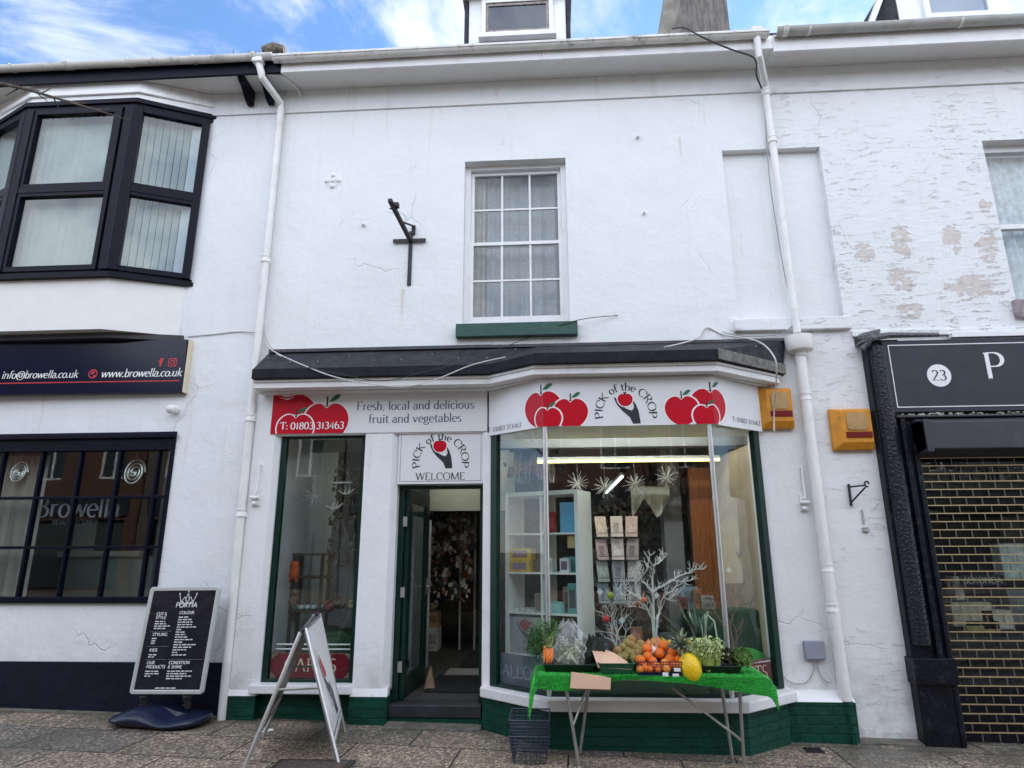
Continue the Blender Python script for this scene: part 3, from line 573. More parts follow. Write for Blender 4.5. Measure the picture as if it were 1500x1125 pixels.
# sash window: frame, two sashes of six panes, sill, curtain
sx0, sx1, sz0, sz1 = SW
wn = MB()
for x0, x1, z0, z1 in ((sx0, sx0 + .06, sz0, sz1), (sx1 - .06, sx1, sz0, sz1), (sx0 + .06, sx1 - .06, sz1 - .05, sz1), (sx0 + .06, sx1 - .06, sz0, sz0 + .035)): wn.box(x0, x1, .11, .26, z0, z1)
wn = wn.build('sash_window', WHITE, H)
mid = 5.03; gx = [sx0 + .10, sx0 + .10 + (sx1 - sx0 - .2) / 3, sx0 + .10 + 2 * (sx1 - sx0 - .2) / 3, sx1 - .10]
def sash(z0, z1, y, bot, top):
    s = MB(); xa, xb = sx0 + .061, sx1 - .061
    s.box(xa, gx[0], y, y + .045, z0, z1); s.box(gx[3], xb, y, y + .045, z0, z1); s.box(gx[0], gx[3], y, y + .045, z0, z0 + bot); s.box(gx[0], gx[3], y, y + .045, z1 - top, z1)
    zm = (z0 + bot + z1 - top) / 2
    for x in gx[1:3]: s.box(x - .011, x + .011, y + .008, y + .037, z0 + bot, z1 - top)
    for i in range(3): s.box(gx[i] + (.011 if i else 0), gx[i + 1] - (.011 if i < 2 else 0), y + .009, y + .036, zm - .011, zm + .011)
    s.build('sash', WHITE, wn)
    MB().box(gx[0] - .005, gx[3] + .005, y + .020, y + .025, z0 + bot - .005, z1 - top + .005).build('pane', GLASS, wn)
sash(mid - .005, sz1 - .051, .165, .032, .045); sash(sz0 + .036, mid + .035, .118, .075, .04)
def folds(x0, x1, y, z0, z1, amp, wl, n=60, jit=.3):
    m = MB(); ph = random.uniform(0, 6); vs = []
    for i in range(n + 1):
        x = x0 + (x1 - x0) * i / n; d = amp * (math.sin(2 * math.pi * x / wl + ph) + .5 * math.sin(2 * math.pi * x / (wl * .43) + 2 * ph))
        vs += [(x, y + d, z0), (x, y + d * .7, (z0 + z1) / 2), (x, y + d * .4, z1)]
    return m.add(vs, [(3 * i + j, 3 * i + 3 + j, 3 * i + 4 + j, 3 * i + 1 + j) for i in range(n) for j in (0, 1)])
folds(sx0 + .05, sx1 - .05, .35, sz0, sz1, .030, .19, 120).build('net_curtain', CURT, wn, smooth=True)
folds(sx0 + .02, sx0 + .22, .30, sz0, sz1, .012, .07, 40).build('side_curtain', mk('grey brown curtain', (.36, .33, .33), .9, var=.2, vscale=9), wn, smooth=True)
b = MB(); b.box(sx0 - .3, sx1 + .3, .31, .33, sz0 - .3, sz0 - .005); b.box(sx0 - .3, sx1 + .3, .9, .93, sz0 - .3, sz1 + .3); b.build('room_behind', DARKR, wn)
s = MB(); s.box(-1.01, .312, -.085, .11, 3.85, 4.0); s.box(sx0, sx1, -.0, .11, 4.0, 4.036); s = s.build('window_sill', SILLG, H, bevel=.006)
# long sill under the blind window
b = MB(); b.box(1.98, 2.615, -.06, .1, 3.85, 3.988); b.build('blind_window_sill', WALL, H, bevel=.01)

# ---- shop front
PIL = -.05
def chamfer_pillar(x0, x1, y, z0, z1, yb, mat, name, c=.05, left=True):
    pts = [(x0, yb, z0), (x0, y, z0), (x1 - c, y, z0), (x1, y + c, z0), (x1, yb, z0)] if left else [(x0, yb, z0), (x0, y + c, z0), (x0 + c, y, z0), (x1, y, z0), (x1, yb, z0)]
    return MB().prism(pts, (0, 0, z1 - z0)).build(name, mat, H, bevel=.006)
chamfer_pillar(-3.165, -2.885, PIL, .29, 3.25, .2, WALL, 'pillar')
chamfer_pillar(-1.952, -1.60, PIL, .30, 3.25, .2, WALL, 'pillar', c=.06)
b = MB(); b.box(-.702, -.61, PIL, .15, .36, 2.80); b.build('door_post', WHITE, H, bevel=.004)
# green painted brick base and skirtings
b = MB(); b.box(-3.175, -2.885, PIL - .03, .2, -.1, .258); b.box(-1.965, -1.598, PIL - .035, .2, -.1, .262); b.box(-2.885, -1.965, .03, .2, -.1, .285)
b.prism([(-.69, .1, -.15), (-.69, -.085, -.15), (-.06, -.615, -.15), (1.605, -.60, -.15), (2.075, -.20, -.15), (2.075, .1, -.15)], (0, 0, .425)); b.box(2.075, 2.70, -.13, .05, -.2, .262)
b.build('brick_base', GREENB, H)
b = MB(); b.prism([(-3.17, PIL - .028, .259), (-2.885, PIL - .028, .259), (-2.885, PIL, .31), (-3.17, PIL, .31)], (0, .1, 0)); b.build('base_coping', WHITE, H); b = MB(); b.prism([(-1.962, PIL - .033, .263), (-1.60, PIL - .033, .263), (-1.60, PIL, .33), (-1.962, PIL, .33)], (0, .1, 0)); b.build('base_coping', WHITE, H); b = MB(); b.prism([(2.09, -.128, .263), (2.70, -.128, .263), (2.70, -.02, .34), (2.09, -.02, .34)], (0, .1, 0)); b.build('base_coping', WHITE, H)
b = MB(); b.box(-2.94, -1.94, -.13, .12, .288, .365); b.build('shop_window_sill', WHITE, H, bevel=.008)
b = MB(); b.prism([(-.71, .1, .278), (-.71, -.12, .278), (-.07, -.665, .278), (1.615, -.65, .278), (2.17, -.20, .278), (2.17, .1, .278)], (0, 0, .085)); b.build('bay_sill', WHITE, H, bevel=.01)
# shop fascia backing, cornice, lead roof
b = MB(); b.prism([(-3.1, -.045, 2.80), (-.66, -.045, 2.80), (-.66, .25, 2.80), (-3.1, .25, 2.80)], (0, 0, .46)); b.prism([(-.62, .0, 2.772), (-.07, -.485, 2.772), (1.56, -.485, 2.772), (2.13, -.03, 2.772), (2.13, .25, 2.772), (-.62, .25, 2.772)], (0, 0, .52)); b.build('fascia_backing', WHITE, H)
def canopy_outline(o, z): return [(-3.10, -.13 - o * .9, z), (-.62, -.13 - o * .9, z), (-.15, -.44 - o, z), (1.60, -.44 - o, z), (2.22 + o * .75, -.04 - o * .25, z), (2.22 + o * .75, .02, z), (-3.10, .02, z)]
b = MB(); b.prism(canopy_outline(.04, 3.238), (0, 0, .016)); b.build('cornice_bed_mould', SOFFIT, H, bevel=.004)
b = MB(); b.prism(canopy_outline(.20, 3.256), (0, 0, .06)); b.prism(canopy_outline(.222, 3.3165), (0, 0, .028)); b.build('cornice', WHITE, H, bevel=.006)
ld = MB()
ed = canopy_outline(.27, 3.346); MB().prism(ed, (0, 0, .105)).build('canopy_edge', mk('black canopy edge', (.010, .011, .017), .6, var=.4, vscale=9, bump=.3, bscale=30, spec=.2), H, bevel=.006); n5 = ed[:5]
top = [(-3.10, -.002, 3.745), (-.62, -.002, 3.745), (-.15, -.002, 3.745), (1.60, -.002, 3.745), (2.50, -.002, 3.745)]
fr = [(x, y + .012, 3.448) for x, y, z in n5]
ld.add(fr + top, [(i, i + 1, 6 + i, 5 + i) for i in range(4)] + [(0, 5, (0))[:2] + (5,)] if False else [(i, i + 1, 6 + i, 5 + i) for i in range(4)])
ld.poly([fr[0], top[0], (-3.10, .01, 3.446)]); ld.build('lead_canopy', LEAD, H)
b = MB()
for x0, x1 in ((-3.10, -.62),): b.box(x0 + .01, x1, -.055, -.005, 3.73, 3.765)
b.prism([(-.62, -.05, 3.73), (2.5, -.05, 3.73), (2.5, -.003, 3.73), (-.62, -.003, 3.73)], (0, 0, .032)); b.build('flashing', mk('lead flashing', (.045, .046, .052), .5, var=.3, vscale=8, bump=.4, bscale=25), H)
b = MB(); q = canopy_outline(.285, 3.352); b.prism([q[3], q[4], (q[4][0] - .01, q[4][1] + .06, 3.352), (q[3][0], q[3][1] + .06, 3.352)], (0, 0, .105)); b.build('coping_edge', STONEC, H)
rv = MB()
for i in range(14): p = (-2.95 + i * .37, -.14, 3.62)
for i, u in enumerate((398, 428, 486, 507, 540, 566, 590, 620, 655, 690, 726, 760, 800, 840, 880, 930, 980, 1030)):
    t = .35 + .3 * (i % 3 == 0); x = -3.05 + i * .3; yy = (-.38 if x < -.5 else -.68) * (1 - t); rv.ball((x, yy - .004, 3.452 + .29 * t), .008, .006, .008, 8, 5)
rv.build('roof_nail', mk('dull nail head', (.25, .25, .26), .5), H)

# left shop window
def frame_rect(m, x0, x1, z0, z1, t, y0, y1, tb=None, tt=None):
    tb = t if tb is None else tb; tt = t if tt is None else tt
    m.box(x0, x0 + t, y0, y1, z0, z1); m.box(x1 - t, x1, y0, y1, z0, z1); m.box(x0 + t, x1 - t, y0, y1, z0, z0 + tb); m.box(x0 + t, x1 - t, y0, y1, z1 - tt, z1); return m
lw = frame_rect(MB(), -2.885, -1.952, .366, 2.80, .055, .02, .085, .03, .02).build('shop_window', GREEN, H, bevel=.004)
MB().box(-2.83, -2.01, .048, .055, .395, 2.78).build('pane', GLASS, lw)
# bay window: mullions, green end frames and three panes
bw = MB(); A_b, B_b, C_b, D_b = V3(-.605, -.04, 0), V3(-.055, -.485, 0), V3(1.515, -.485, 0), V3(2.09, -.04, 0)
def post(m, a, d, wd, th, z0, z1): d = d.normalized(); nn = V3(-d.y, d.x, 0); m.obox(a - nn * th * .5 + V3(0, 0, z0), d * wd, nn * th, V3(0, 0, z1 - z0))
post(bw, A_b, B_b - A_b, .085, .06, .364, 2.771); post(bw, D_b - (D_b - C_b).normalized() * .085, D_b - C_b, .085, .06, .364, 2.771)
for a, d in ((A_b, B_b), (B_b, C_b), (C_b, D_b)): post(bw, a, d - a, (d - a).length, .045, .364, .39)
bw = bw.build('bay_window', GREEN, H, bevel=.004)
for p in (B_b, C_b): MB().tube([p + V3(0, -.005, .366), p + V3(0, -.005, 2.77)], .024, 10).build('mullion', ALU, bw, smooth=True)
for a, d in ((A_b, B_b), (B_b, C_b), (C_b, D_b)):
    e = (d - a).normalized(); k = MB(); post(k, a + e * .02, e, (d - a).length - .04, .006, .388, 2.773); k.build('pane', GLASS, bw)
# a thin white rail across the lower part of the right pane and of the left window
m = MB(); p, q = C_b.lerp(D_b, .07) + V3(0, .05, .60), C_b.lerp(D_b, .9) + V3(0, .05, .60); m.tube([V3(-.05, -.42, .625), V3(1.5, -.42, .60), C_b.lerp(D_b, .1) + V3(0, .06, .605), q], .009, 8); m.build('display_rail', WHITE, bw, smooth=True)
m = MB(); m.tube([(-2.80, .12, .70), (-2.01, .12, .70)], .008, 8); m.tube([(-2.80, .12, .655), (-2.01, .12, .655)], .008, 8); m.build('display_rail', WHITE, lw, smooth=True)

# doorway
d = MB(); d.box(-1.599, -1.54, .09, .17, .19, 2.27); d.box(-.745, -.703, .09, .17, .19, 2.27); d.box(-1.54, -.745, .09, .17, 2.235, 2.27); d.build('door_frame', GREEN, H, bevel=.004)
st = MB(); st.box(-1.598, -.69, -.02, .3, -.1, .075); st.mat(1); st.box(-1.598, -.705, -.035, .35, .075, .185); st.build('door_step', [GREENB, mk('worn slate step', (.018, .019, .024), .55, var=.4, bump=.5, bscale=18)], H, bevel=.008)
hx, hy = -1.535, .13; du = V3(.06, .86, 0).normalized(); dn = V3(-du.y, du.x, 0)
dl = MB(); o = V3(hx, hy, .20); t_ = .045; LW = .82
for u0, u1, z0, z1 in ((0, .10, 0, 2.03), (LW - .10, LW, 0, 2.03), (.10, LW - .10, 0, .20), (.10, LW - .10, 1.90, 2.03)): dl.obox(o + du * u0 + V3(0, 0, z0) - dn * t_, du * (u1 - u0), dn * t_, V3(0, 0, z1 - z0))
dl = dl.build('shop_door', GREEN, H, bevel=.004)
k = MB(); k.obox(o + du * .09 + V3(0, 0, .19) - dn * .025, du * (LW - .18), dn * .006, V3(0, 0, 1.72)); k.build('door_pane', GLASS, dl)
k = MB(); hp_ = o + du * (LW - .05) + V3(0, 0, 1.02) - dn * t_
k.tube([hp_, hp_ - dn * .05, hp_ - dn * .05 - du * .11], .010, 8); k.obox(hp_ + du * .02 - V3(0, 0, .09) - dn * .006, -du * .04, dn * .006, V3(0, 0, .18)); k.build('door_handle', ALU, dl, smooth=True)
for z in (.45, 1.15, 1.85): MB().box(hx - .012, hx + .03, hy - .045, hy - .02, z, z + .10).build('hinge', ALUD, dl)
wd = MB(); pw = V3(-1.375, .60, .205); wd.prism([pw, pw + V3(.11, 0, 0), pw + V3(.055, 0, .22)], (0, .07, 0)); solo(wd, 'door_wedge', 'pale wooden wedge on the dark mat holding the green shop door open', 'door stop', mk('pale wood', (.34, .24, .15), .7, var=.2))

# interior shell of the shop
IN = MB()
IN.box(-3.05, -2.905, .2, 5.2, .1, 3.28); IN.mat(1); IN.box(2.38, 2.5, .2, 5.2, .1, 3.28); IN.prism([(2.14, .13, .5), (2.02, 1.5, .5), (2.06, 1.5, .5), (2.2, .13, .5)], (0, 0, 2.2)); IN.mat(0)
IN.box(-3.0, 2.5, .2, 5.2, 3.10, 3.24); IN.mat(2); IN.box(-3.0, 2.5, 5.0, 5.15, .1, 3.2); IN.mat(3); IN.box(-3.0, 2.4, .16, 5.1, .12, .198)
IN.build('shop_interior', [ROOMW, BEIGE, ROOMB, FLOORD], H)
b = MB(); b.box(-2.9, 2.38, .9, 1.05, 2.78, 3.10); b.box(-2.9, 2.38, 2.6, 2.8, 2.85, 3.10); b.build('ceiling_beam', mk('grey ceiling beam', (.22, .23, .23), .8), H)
b = MB(); b.box(-2.9, -1.62, .15, .95, .2, .44); b.mat(1); b.prism([(-.58, .12, .2), (-.06, -.42, .2), (1.50, -.42, .2), (2.06, .0, .2), (2.3, .2, .2), (2.3, .95, .2), (-.58, .95, .2)], (0, 0, .30)); b.build('display_platform', [mk('green platform', (.01, .05, .025), .8, var=.3), mk('green edge platform', (.012, .09, .035), .7, var=.3)], H)
b = MB(); b.box(-1.63, -1.60, .95, 2.0, .2, 2.0); b.box(-.66, -.62, .20, 1.2, .2, 2.77); b.build('display_partition', ROOMW, H)
b = MB(); q0, q1, q2 = at(487, 760, 1.3), at(500, 760, 1.3), at(531, 860, 1.3); b.prism([(q0.x, 1.3, .2), (-1.66, 1.3, .2), (-1.66, 1.3, q2.z - .2), (q2.x, 1.3, q2.z), (q1.x, 1.3, q1.z), (q0.x, 1.3, q0.z)], (0, .04, 0)); b.build('sloped_partition', mk('blue grey board', (.22, .225, .25), .8), H)
b = MB(); b.box(-2.9, -1.64, 1.95, 2.0, .2, 3.08); b.build('display_backing', mk('dark display backing', (.045, .044, .045), .85, var=.4, vscale=7), H)
b = MB(); p0, p1 = at(626, 700, 2.4), at(712, 748, 2.4); b.box(p0.x - .3, p1.x + .4, 2.40, 2.46, p1.z, 3.09); b.build('ceiling_bulkhead', mk('pale cream boarding', (.30, .29, .235), .7, var=.08, stretch=(1, 1, 14)), H)
b = MB(); p0, p1 = at(1010, 680, 1.55), at(1055, 850, 1.55); b.box(p0.x - .02, p1.x + .03, 1.55, 1.62, .5, 2.60); b.build('timber_panel', WOODO, H)
b = MB(); p0, p1 = at(968, 690, 1.9), at(1008, 850, 1.9); b.box(p0.x, p1.x - .02, 1.9, 2.2, .2, 3.1); b.build('column', mk('grey column', (.22, .23, .26), .7, var=.1), H)
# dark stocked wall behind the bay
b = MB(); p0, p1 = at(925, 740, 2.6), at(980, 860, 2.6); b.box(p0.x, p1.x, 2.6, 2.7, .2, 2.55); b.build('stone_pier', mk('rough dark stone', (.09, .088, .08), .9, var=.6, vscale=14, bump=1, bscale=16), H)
# dormers and chimney on the roof
D1 = MB(); dx0, dx1 = -1.0, .31
D1.box(dx0, dx1, .52, 2.2, 7.9, 8.92); D1.mat(1); D1.box(dx0 - .09, dx1 + .09, .40, 2.3, 8.92, 9.0); D1.mat(2)
D1.prism([(dx0 - .06, .50, 7.9), (dx0 - .012, .50, 7.9), (dx0 - .012, .50, 8.9), (dx0 - .06, .50, 8.9)], (0, 1.6, 0)); D1.prism([(dx1 + .012, .50, 7.9), (dx1 + .06, .50, 7.9), (dx1 + .06, .50, 8.9), (dx1 + .012, .50, 8.9)], (0, 1.6, 0))
D1 = D1.build('dormer', [WHITE, WHITE, LEAD], H)
dw = MB(); frame_rect(dw, -.82, .14, 8.28, 8.86, .05, .46, .519); dw.mat(1); frame_rect(dw, -.765, .085, 8.335, 8.80, .035, .475, .50); dw.mat(0); dw.box(-.86, .18, .42, .515, 8.22, 8.28); dw.build('dormer_window', [WHITE, mk('worn window timber', (.30, .27, .24), .7, var=.4, vscale=20, bump=.5)], D1, bevel=.004)
MB().box(-.735, .055, .49, .498, 8.365, 8.77).build('dormer_pane', mk('dark blue glass', (.015, .028, .05), .04, spec=.9), D1)
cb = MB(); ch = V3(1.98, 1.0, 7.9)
cb.prism([(1.93, 1.0, 7.9), (2.62, 1.0, 7.9), (2.62, 1.0, 10.0), (2.0, 1.0, 10.0)], (0, .7, 0)); cb.mat(1); cb.prism([(1.50, 1.25, 7.9), (1.93, 1.02, 7.9), (2.0, 1.02, 10.0), (1.90, 1.25, 10.0)], (0, .45, 0)); cb.build('chimney', [mk('weathered chimney render', (.16, .145, .13), .9, var=.45, vscale=7, stretch=(3, 3, .6), bump=.8, bscale=14), mk('lit chimney flank', (.24, .22, .19), .9, var=.3, vscale=5, bump=.6, bscale=14)], rf)  # light and shade of the two chimney faces is put into their colours

# ------------------------------------------------------------------ the salon house on the left
LB = thing('salon_house', 'white house with a navy framed oriel window above a navy salon shopfront', 'building', (-5.2, 0, 0))
LX0 = -14.0
w = MB()
LW_ = (-6.6, -4.045, 1.10, 2.87)
w.prism([(LX0, .001, -.2), (X0 - .003, .001, -.2), (X0 - .003, .001, 7.14), (LX0, .001, 7.14)], (0, .3, 0), [[(LW_[0], .001, LW_[2]), (LW_[1], .001, LW_[2]), (LW_[1], .001, LW_[3]), (LW_[0], .001, LW_[3])], [(-6.15, .001, 4.7), (-4.35, .001, 4.7), (-4.35, .001, 6.7), (-6.15, .001, 6.7)]])
w.build('wall', LWALL, LB)
b = MB(); b.box(LX0, X0 - .004, -.022, .0, 6.84, 7.139); b.build('frieze', LWALL, LB)
b = MB(); b.box(LX0, X0 + .018, -.365, .3, 7.14, 7.165); b.build('eaves_soffit', SOFFIT, LB)
b = MB(); b.box(LX0, X0 + .09, -.40, -.366, 7.10, 7.30); b.build('fascia_board', NAVY, LB)
half_gutter(LB, LX0, X0 + .019, 7.335, 7.285, -.402, .056, GUTW, clips=[(-7.2, .012), (-6.42, .012), (-5.72, .05), (-4.95, .012), (-4.15, .012), (-3.42, .03)])
rf = MB(); rf.prism([(LX0, -.40, 7.30), (LX0, 4.2, 10.3), (LX0, 4.2, 10.1), (LX0, -.36, 7.17)], (X0 - .005 - LX0, 0, 0)); rf.prism([(LX0, 4.2, 10.3), (LX0, 8.8, 7.3), (LX0, 8.8, 7.1), (LX0, 4.2, 10.1)], (X0 - .005 - LX0, 0, 0)); LRF = rf.build('roof', SLATE, LB)
# a ridge tile end and weeds showing over the gutter by the party line
b = MB(); p = at(402, 74, -.2); b.tube([p + V3(-.14, 0, 0), p + V3(.0, 0, .01), p + V3(.13, 0, 0)], [.06, .09, .05], 10); b.build('ridge_tile', mk('mossy clay tile', (.16, .13, .10), .9, var=.5, vscale=25, bump=.8, bscale=40), LRF, smooth=True)
b = MB()
for i in range(46):
    p = at(random.uniform(345, 392), 84, -.35) + V3(0, random.uniform(-.1, .1), -.02); q = p + V3(random.uniform(-.05, .05), 0, random.uniform(.03, .075)); b.tube([p, (p + q) / 2 + V3(random.uniform(-.015, .015), 0, 0), q], [.005, .004, .001], 4)
o = b.build('roof_weeds', mk('dead weeds', (.10, .09, .05), .9, var=.5), LRF); o['kind'] = 'stuff'
b = MB(); b.box(LX0, LX0 + .12, .3, 8.6, -.2, 7.1); b.box(LX0, X0 - .01, 8.45, 8.6, -.2, 7.2); b.box(X0 - .14, X0 - .01, .3, 8.45, -.2, 7.1); b.box(LX0 + .12, X0 - .14, .3, 8.4, 3.4, 3.5); b.build('rear_wall', DARKR, LB)
# scroll brackets under the eaves
for x in (-3.62, -3.36):
    b = MB(); b.prism([(x - .035, -.023, 7.139), (x - .035, -.35, 7.139), (x - .035, -.355, 7.085), (x - .035, -.31, 7.06), (x - .035, -.26, 7.05), (x - .035, -.13, 6.95), (x - .035, -.06, 6.925), (x - .035, -.023, 6.94)], (.07, 0, 0)); b.build('eaves_bracket', NAVY, LB, bevel=.006)
# a raised rib running from the eaves joint down onto the wall
ob_ = [V3(-3.30, -.34, 7.13), V3(-3.13, -.30, 7.128), V3(-3.03, -.08, 7.12), V3(-3.0, -.03, 7.03)]
MB().tube(ob_, .018, 8).build('eaves_joint_strip', SOFFIT, LB, smooth=True)
# oriel window: outline in plan
OX = [(-6.95, 0), (-6.21, -.33), (-4.87, -.33), (-4.13, 0)]
def oriel_pts(o, z, y1=.0):
    return [(-6.95 - o * 1.3, y1, z), (-6.21 - o * .45, -.33 - o, z), (-4.87 + o * .45, -.33 - o, z), (-4.13 + o * 1.3, y1, z)]
b = MB(); b.prism(oriel_pts(-.03, 3.965, -.001), (0, 0, .60)); OR = b.build('oriel_window', [mk('oriel apron paint', (.79, .79, .77), .45, var=.03)], LB)
b = MB(); b.prism(oriel_pts(.0, 6.86, -.023), (0, 0, .09)); b.prism(oriel_pts(.03, 6.95, -.023), (0, 0, .06)); b.prism(oriel_pts(.0, 7.01, -.023), (0, 0, .125)); b.build('oriel_cornice', WHITE, OR, bevel=.008)
fr = MB(); fr.prism(oriel_pts(.035, 4.566, -.002), (0, 0, .05)); fr.prism(oriel_pts(.02, 4.616, -.002), (0, 0, .03)); fr.prism(oriel_pts(.05, 6.80, -.002), (0, 0, .055)); fr.prism(oriel_pts(.025, 6.745, -.002), (0, 0, .055))
fz0, fz1 = 4.646, 6.745
P4 = [V3(x, y, 0) for x, y in OX]
for i in range(3):
    a, d = P4[i], P4[i + 1]; e = (d - a).normalized(); L = (d - a).length
    bars = [0, L - .10, None]
    wl = .10 if i == 1 else .085
    post(fr, a + V3(0, 0, 0), e, wl, .10, fz0, fz1); post(fr, d - e * wl, e, wl, .10, fz0, fz1)
    if i == 1: post(fr, a + e * (L - .19), e, .05, .085, fz0, fz1)
    lo, hi = wl, (L - .19 if i == 1 else L - wl)
    post(fr, a + e * lo, e, hi - lo, .09, 5.63, 5.70)
    for z0, z1 in ((fz0, fz0 + .06), (5.70, 5.745), (fz1 - .06, fz1), (5.585, 5.63)): post(fr, a + e * lo, e, hi - lo, .075, z0, z1)
    if i == 1: post(fr, a + e * lo, e, .045, .078, fz0 + .06, 5.585); post(fr, a + e * lo, e, .045, .078, 5.745, fz1 - .06); post(fr, a + e * (hi - .045), e, .045, .078, 5.745, fz1 - .06)
fr.build('oriel_frame', NAVY, OR)
for p in P4[1:3]: MB().tube([p + V3(0, -.01, fz0), p + V3(0, -.01, fz1)], .045, 8).build('corner_post', NAVY, OR)
for i in range(3):
    a, d = P4[i], P4[i + 1]; e = (d - a).normalized(); n_ = V3(-e.y, e.x, 0); L = (d - a).length
    k = MB(); k.obox(a + e * .05 + V3(0, 0, fz0 + .02), e * (L - .1), n_ * .006, V3(0, 0, fz1 - fz0 - .04)); k.build('pane', GLASSD, OR)
    sl = MB(); nsl = int(L / .085)
    for j in range(nsl):
        u = .06 + (L - .12) * (j + .5) / nsl; an = R(14 + 5 * math.sin(j * 1.7)); dd = e * math.cos(an) + n_ * math.sin(an)
        c = a + e * u + n_ * .13 - dd * .035; sl.quad(c + V3(0, 0, fz0), c + dd * .09, c + dd * .09, c) if False else sl.obox(c + V3(0, 0, fz0), dd * .070, V3(-dd.y, dd.x, 0) * .002, V3(0, 0, fz1 - fz0))
    sl.build('vertical_blind', BLIND, OR)
b = MB(); b.box(-6.6, -4.3, .6, .63, 4.4, 6.9); b.build('room_behind', mk('pale upstairs room', (.07, .07, .065), .9), OR)
b = MB(); b.prism([(x, y, 4.55) for x, y in [(-6.8, .6), (-6.8, .0), (-6.2, -.28), (-4.9, -.28), (-4.25, .0), (-4.25, .6)]], (0, 0, .012)); b.prism([(x, y, 6.80) for x, y in [(-6.8, .6), (-6.8, .0), (-6.2, -.28), (-4.9, -.28), (-4.25, .0), (-4.25, .6)]], (0, 0, .012)); b.build('oriel_floor', SOFFIT, OR)
# dark boxed soffit between the oriel and the sign
b = MB(); b.prism([(-8, -.16, 3.90), (-4.86, -.20, 3.90), (-4.11, -.025, 3.90), (-4.11, -.002, 3.90), (-8, -.002, 3.90)], (0, 0, .064)); b.build('sign_head', mk('grey lead capping', (.035, .035, .04), .6, var=.3), LB)
# navy plinth, shop window
b = MB(); b.box(LX0, X0 - .035, -.03, .0005, -.2, .545); b.build('plinth', NAVYP, LB)
sw = MB(); x0, x1, z0, z1 = LW_
sw.box(x0, x1 + .0, -.02, .10, 2.67, 2.869); sw.box(x0, x1 + .015, -.055, -.021, 2.80, 2.845); sw.box(x0, x1, -.04, .10, 1.101, 1.16); sw.box(x1 - .045, x1 - .001, -.02, .10, 1.16, 2.67)
bars = [-5.99, -5.545, -5.105, -4.665, -4.23]
for x in bars: sw.box(x - .016, x + .016, .0, .06, 1.16, 2.67)
ed = [x0] + bars + [x1 - .045]
for z in (1.655, 2.172):
    for i in range(len(ed) - 1): sw.box(ed[i] + (.016 if 0 < i else 0), ed[i + 1] - (.016 if i < len(ed) - 2 else 0), .001, .059, z - .015, z + .015)
sw = sw.build('shop_window', NAVY, LB, bevel=.004)
MB().box(x0, x1 - .04, .028, .034, 1.15, 2.68).build('pane', GLASS, sw)
b = MB(); b.box(x0, x1, .3, .32, .3, 1.09); b.mat(1); b.box(x0 - .2, x1 + .4, 2.9, 3.0, .1, 3.3); b.mat(0); b.box(x0 - .3, x0 - .2, .3, 3.0, .1, 3.3); b.box(x1 + .3, x1 + .4, .3, 3.0, .1, 3.3); b.box(x0 - .2, x1 + .3, .3, 2.9, 3.2, 3.3); b.box(x0 - .2, x1 + .3, .3, 2.9, .1, .15); b.mat(2); b.box(x1 - .30, x1 + .2, .35, .38, 1.0, 2.75); b.build('salon_interior', [mk('dim salon paint', (.16, .17, .19), .8), mk('navy feature wall', (.020, .026, .050), .7, var=.2), mk('dark poster wall', (.05, .05, .055), .7, var=.4, vscale=9)], LB)
b = MB(); p = at(0, 740, .3); folds(-6.6, -5.62, .22, 1.12, 2.66, .03, .16, 60).build('window_curtain', mk('cream salon curtain', (.30, .28, .25), .9), sw, smooth=True)
rc = MB(); rc.box(at(95, 800, 1.2).x, at(245, 800, 1.2).x - .1, 1.2, 1.7, .15, 1.55); rc.mat(1); rc.box(at(93, 800, 1.2).x - .03, at(210, 800, 1.2).x, 1.15, 1.72, 1.55, 1.62)
solo(rc, 'reception_desk', 'grey green reception desk inside the navy salon window', 'desk', [mk('grey green desk front', (.20, .24, .22), .5, var=.1), mk('desk top', (.33, .34, .32), .4)], bevel=.01)
k = MB(); p = at(122, 790, 1.3); k.box(p.x - .14, p.x + .14, 1.3, 1.33, 1.62, 1.95); k.obox(V3(p.x - .10, 1.31, 1.95), V3(.2, 0, 0), V3(0, .02, 0), V3(.03, .05, .02)); solo(k, 'desk_monitor', 'pale rectangular screen standing on the salon reception desk', 'screen', mk('pale screen', (.34, .36, .34), .4), bevel=.01)
for (u, v, r, lab) in ((28, 692, .125, 'pale spiral ornament hanging in the salon window beside the curtain'), (197, 692, .15, 'silver spiral ornament with a bright ball hanging near the right end of the salon window')):
    m = MB(); c = at(u, v, .16); pts = []
    for i in range(70):
        a = i / 69 * 2 * math.pi * 3.1; rr = r * (1 - i / 85); pts.append(c + V3(rr * .8 * math.cos(a), .02 * math.sin(a), rr * math.sin(a)))
    m.tube(pts, .011, 6); m.tube([c + V3(0, 0, r), c + V3(0, 0, .6)], .002, 4); m.ball(c + V3(0, 0, -.01), .03)
    solo(m, 'spiral_ornament', lab, 'hanging ornament', ALU, group='spiral ornaments in the salon window', smooth=True)

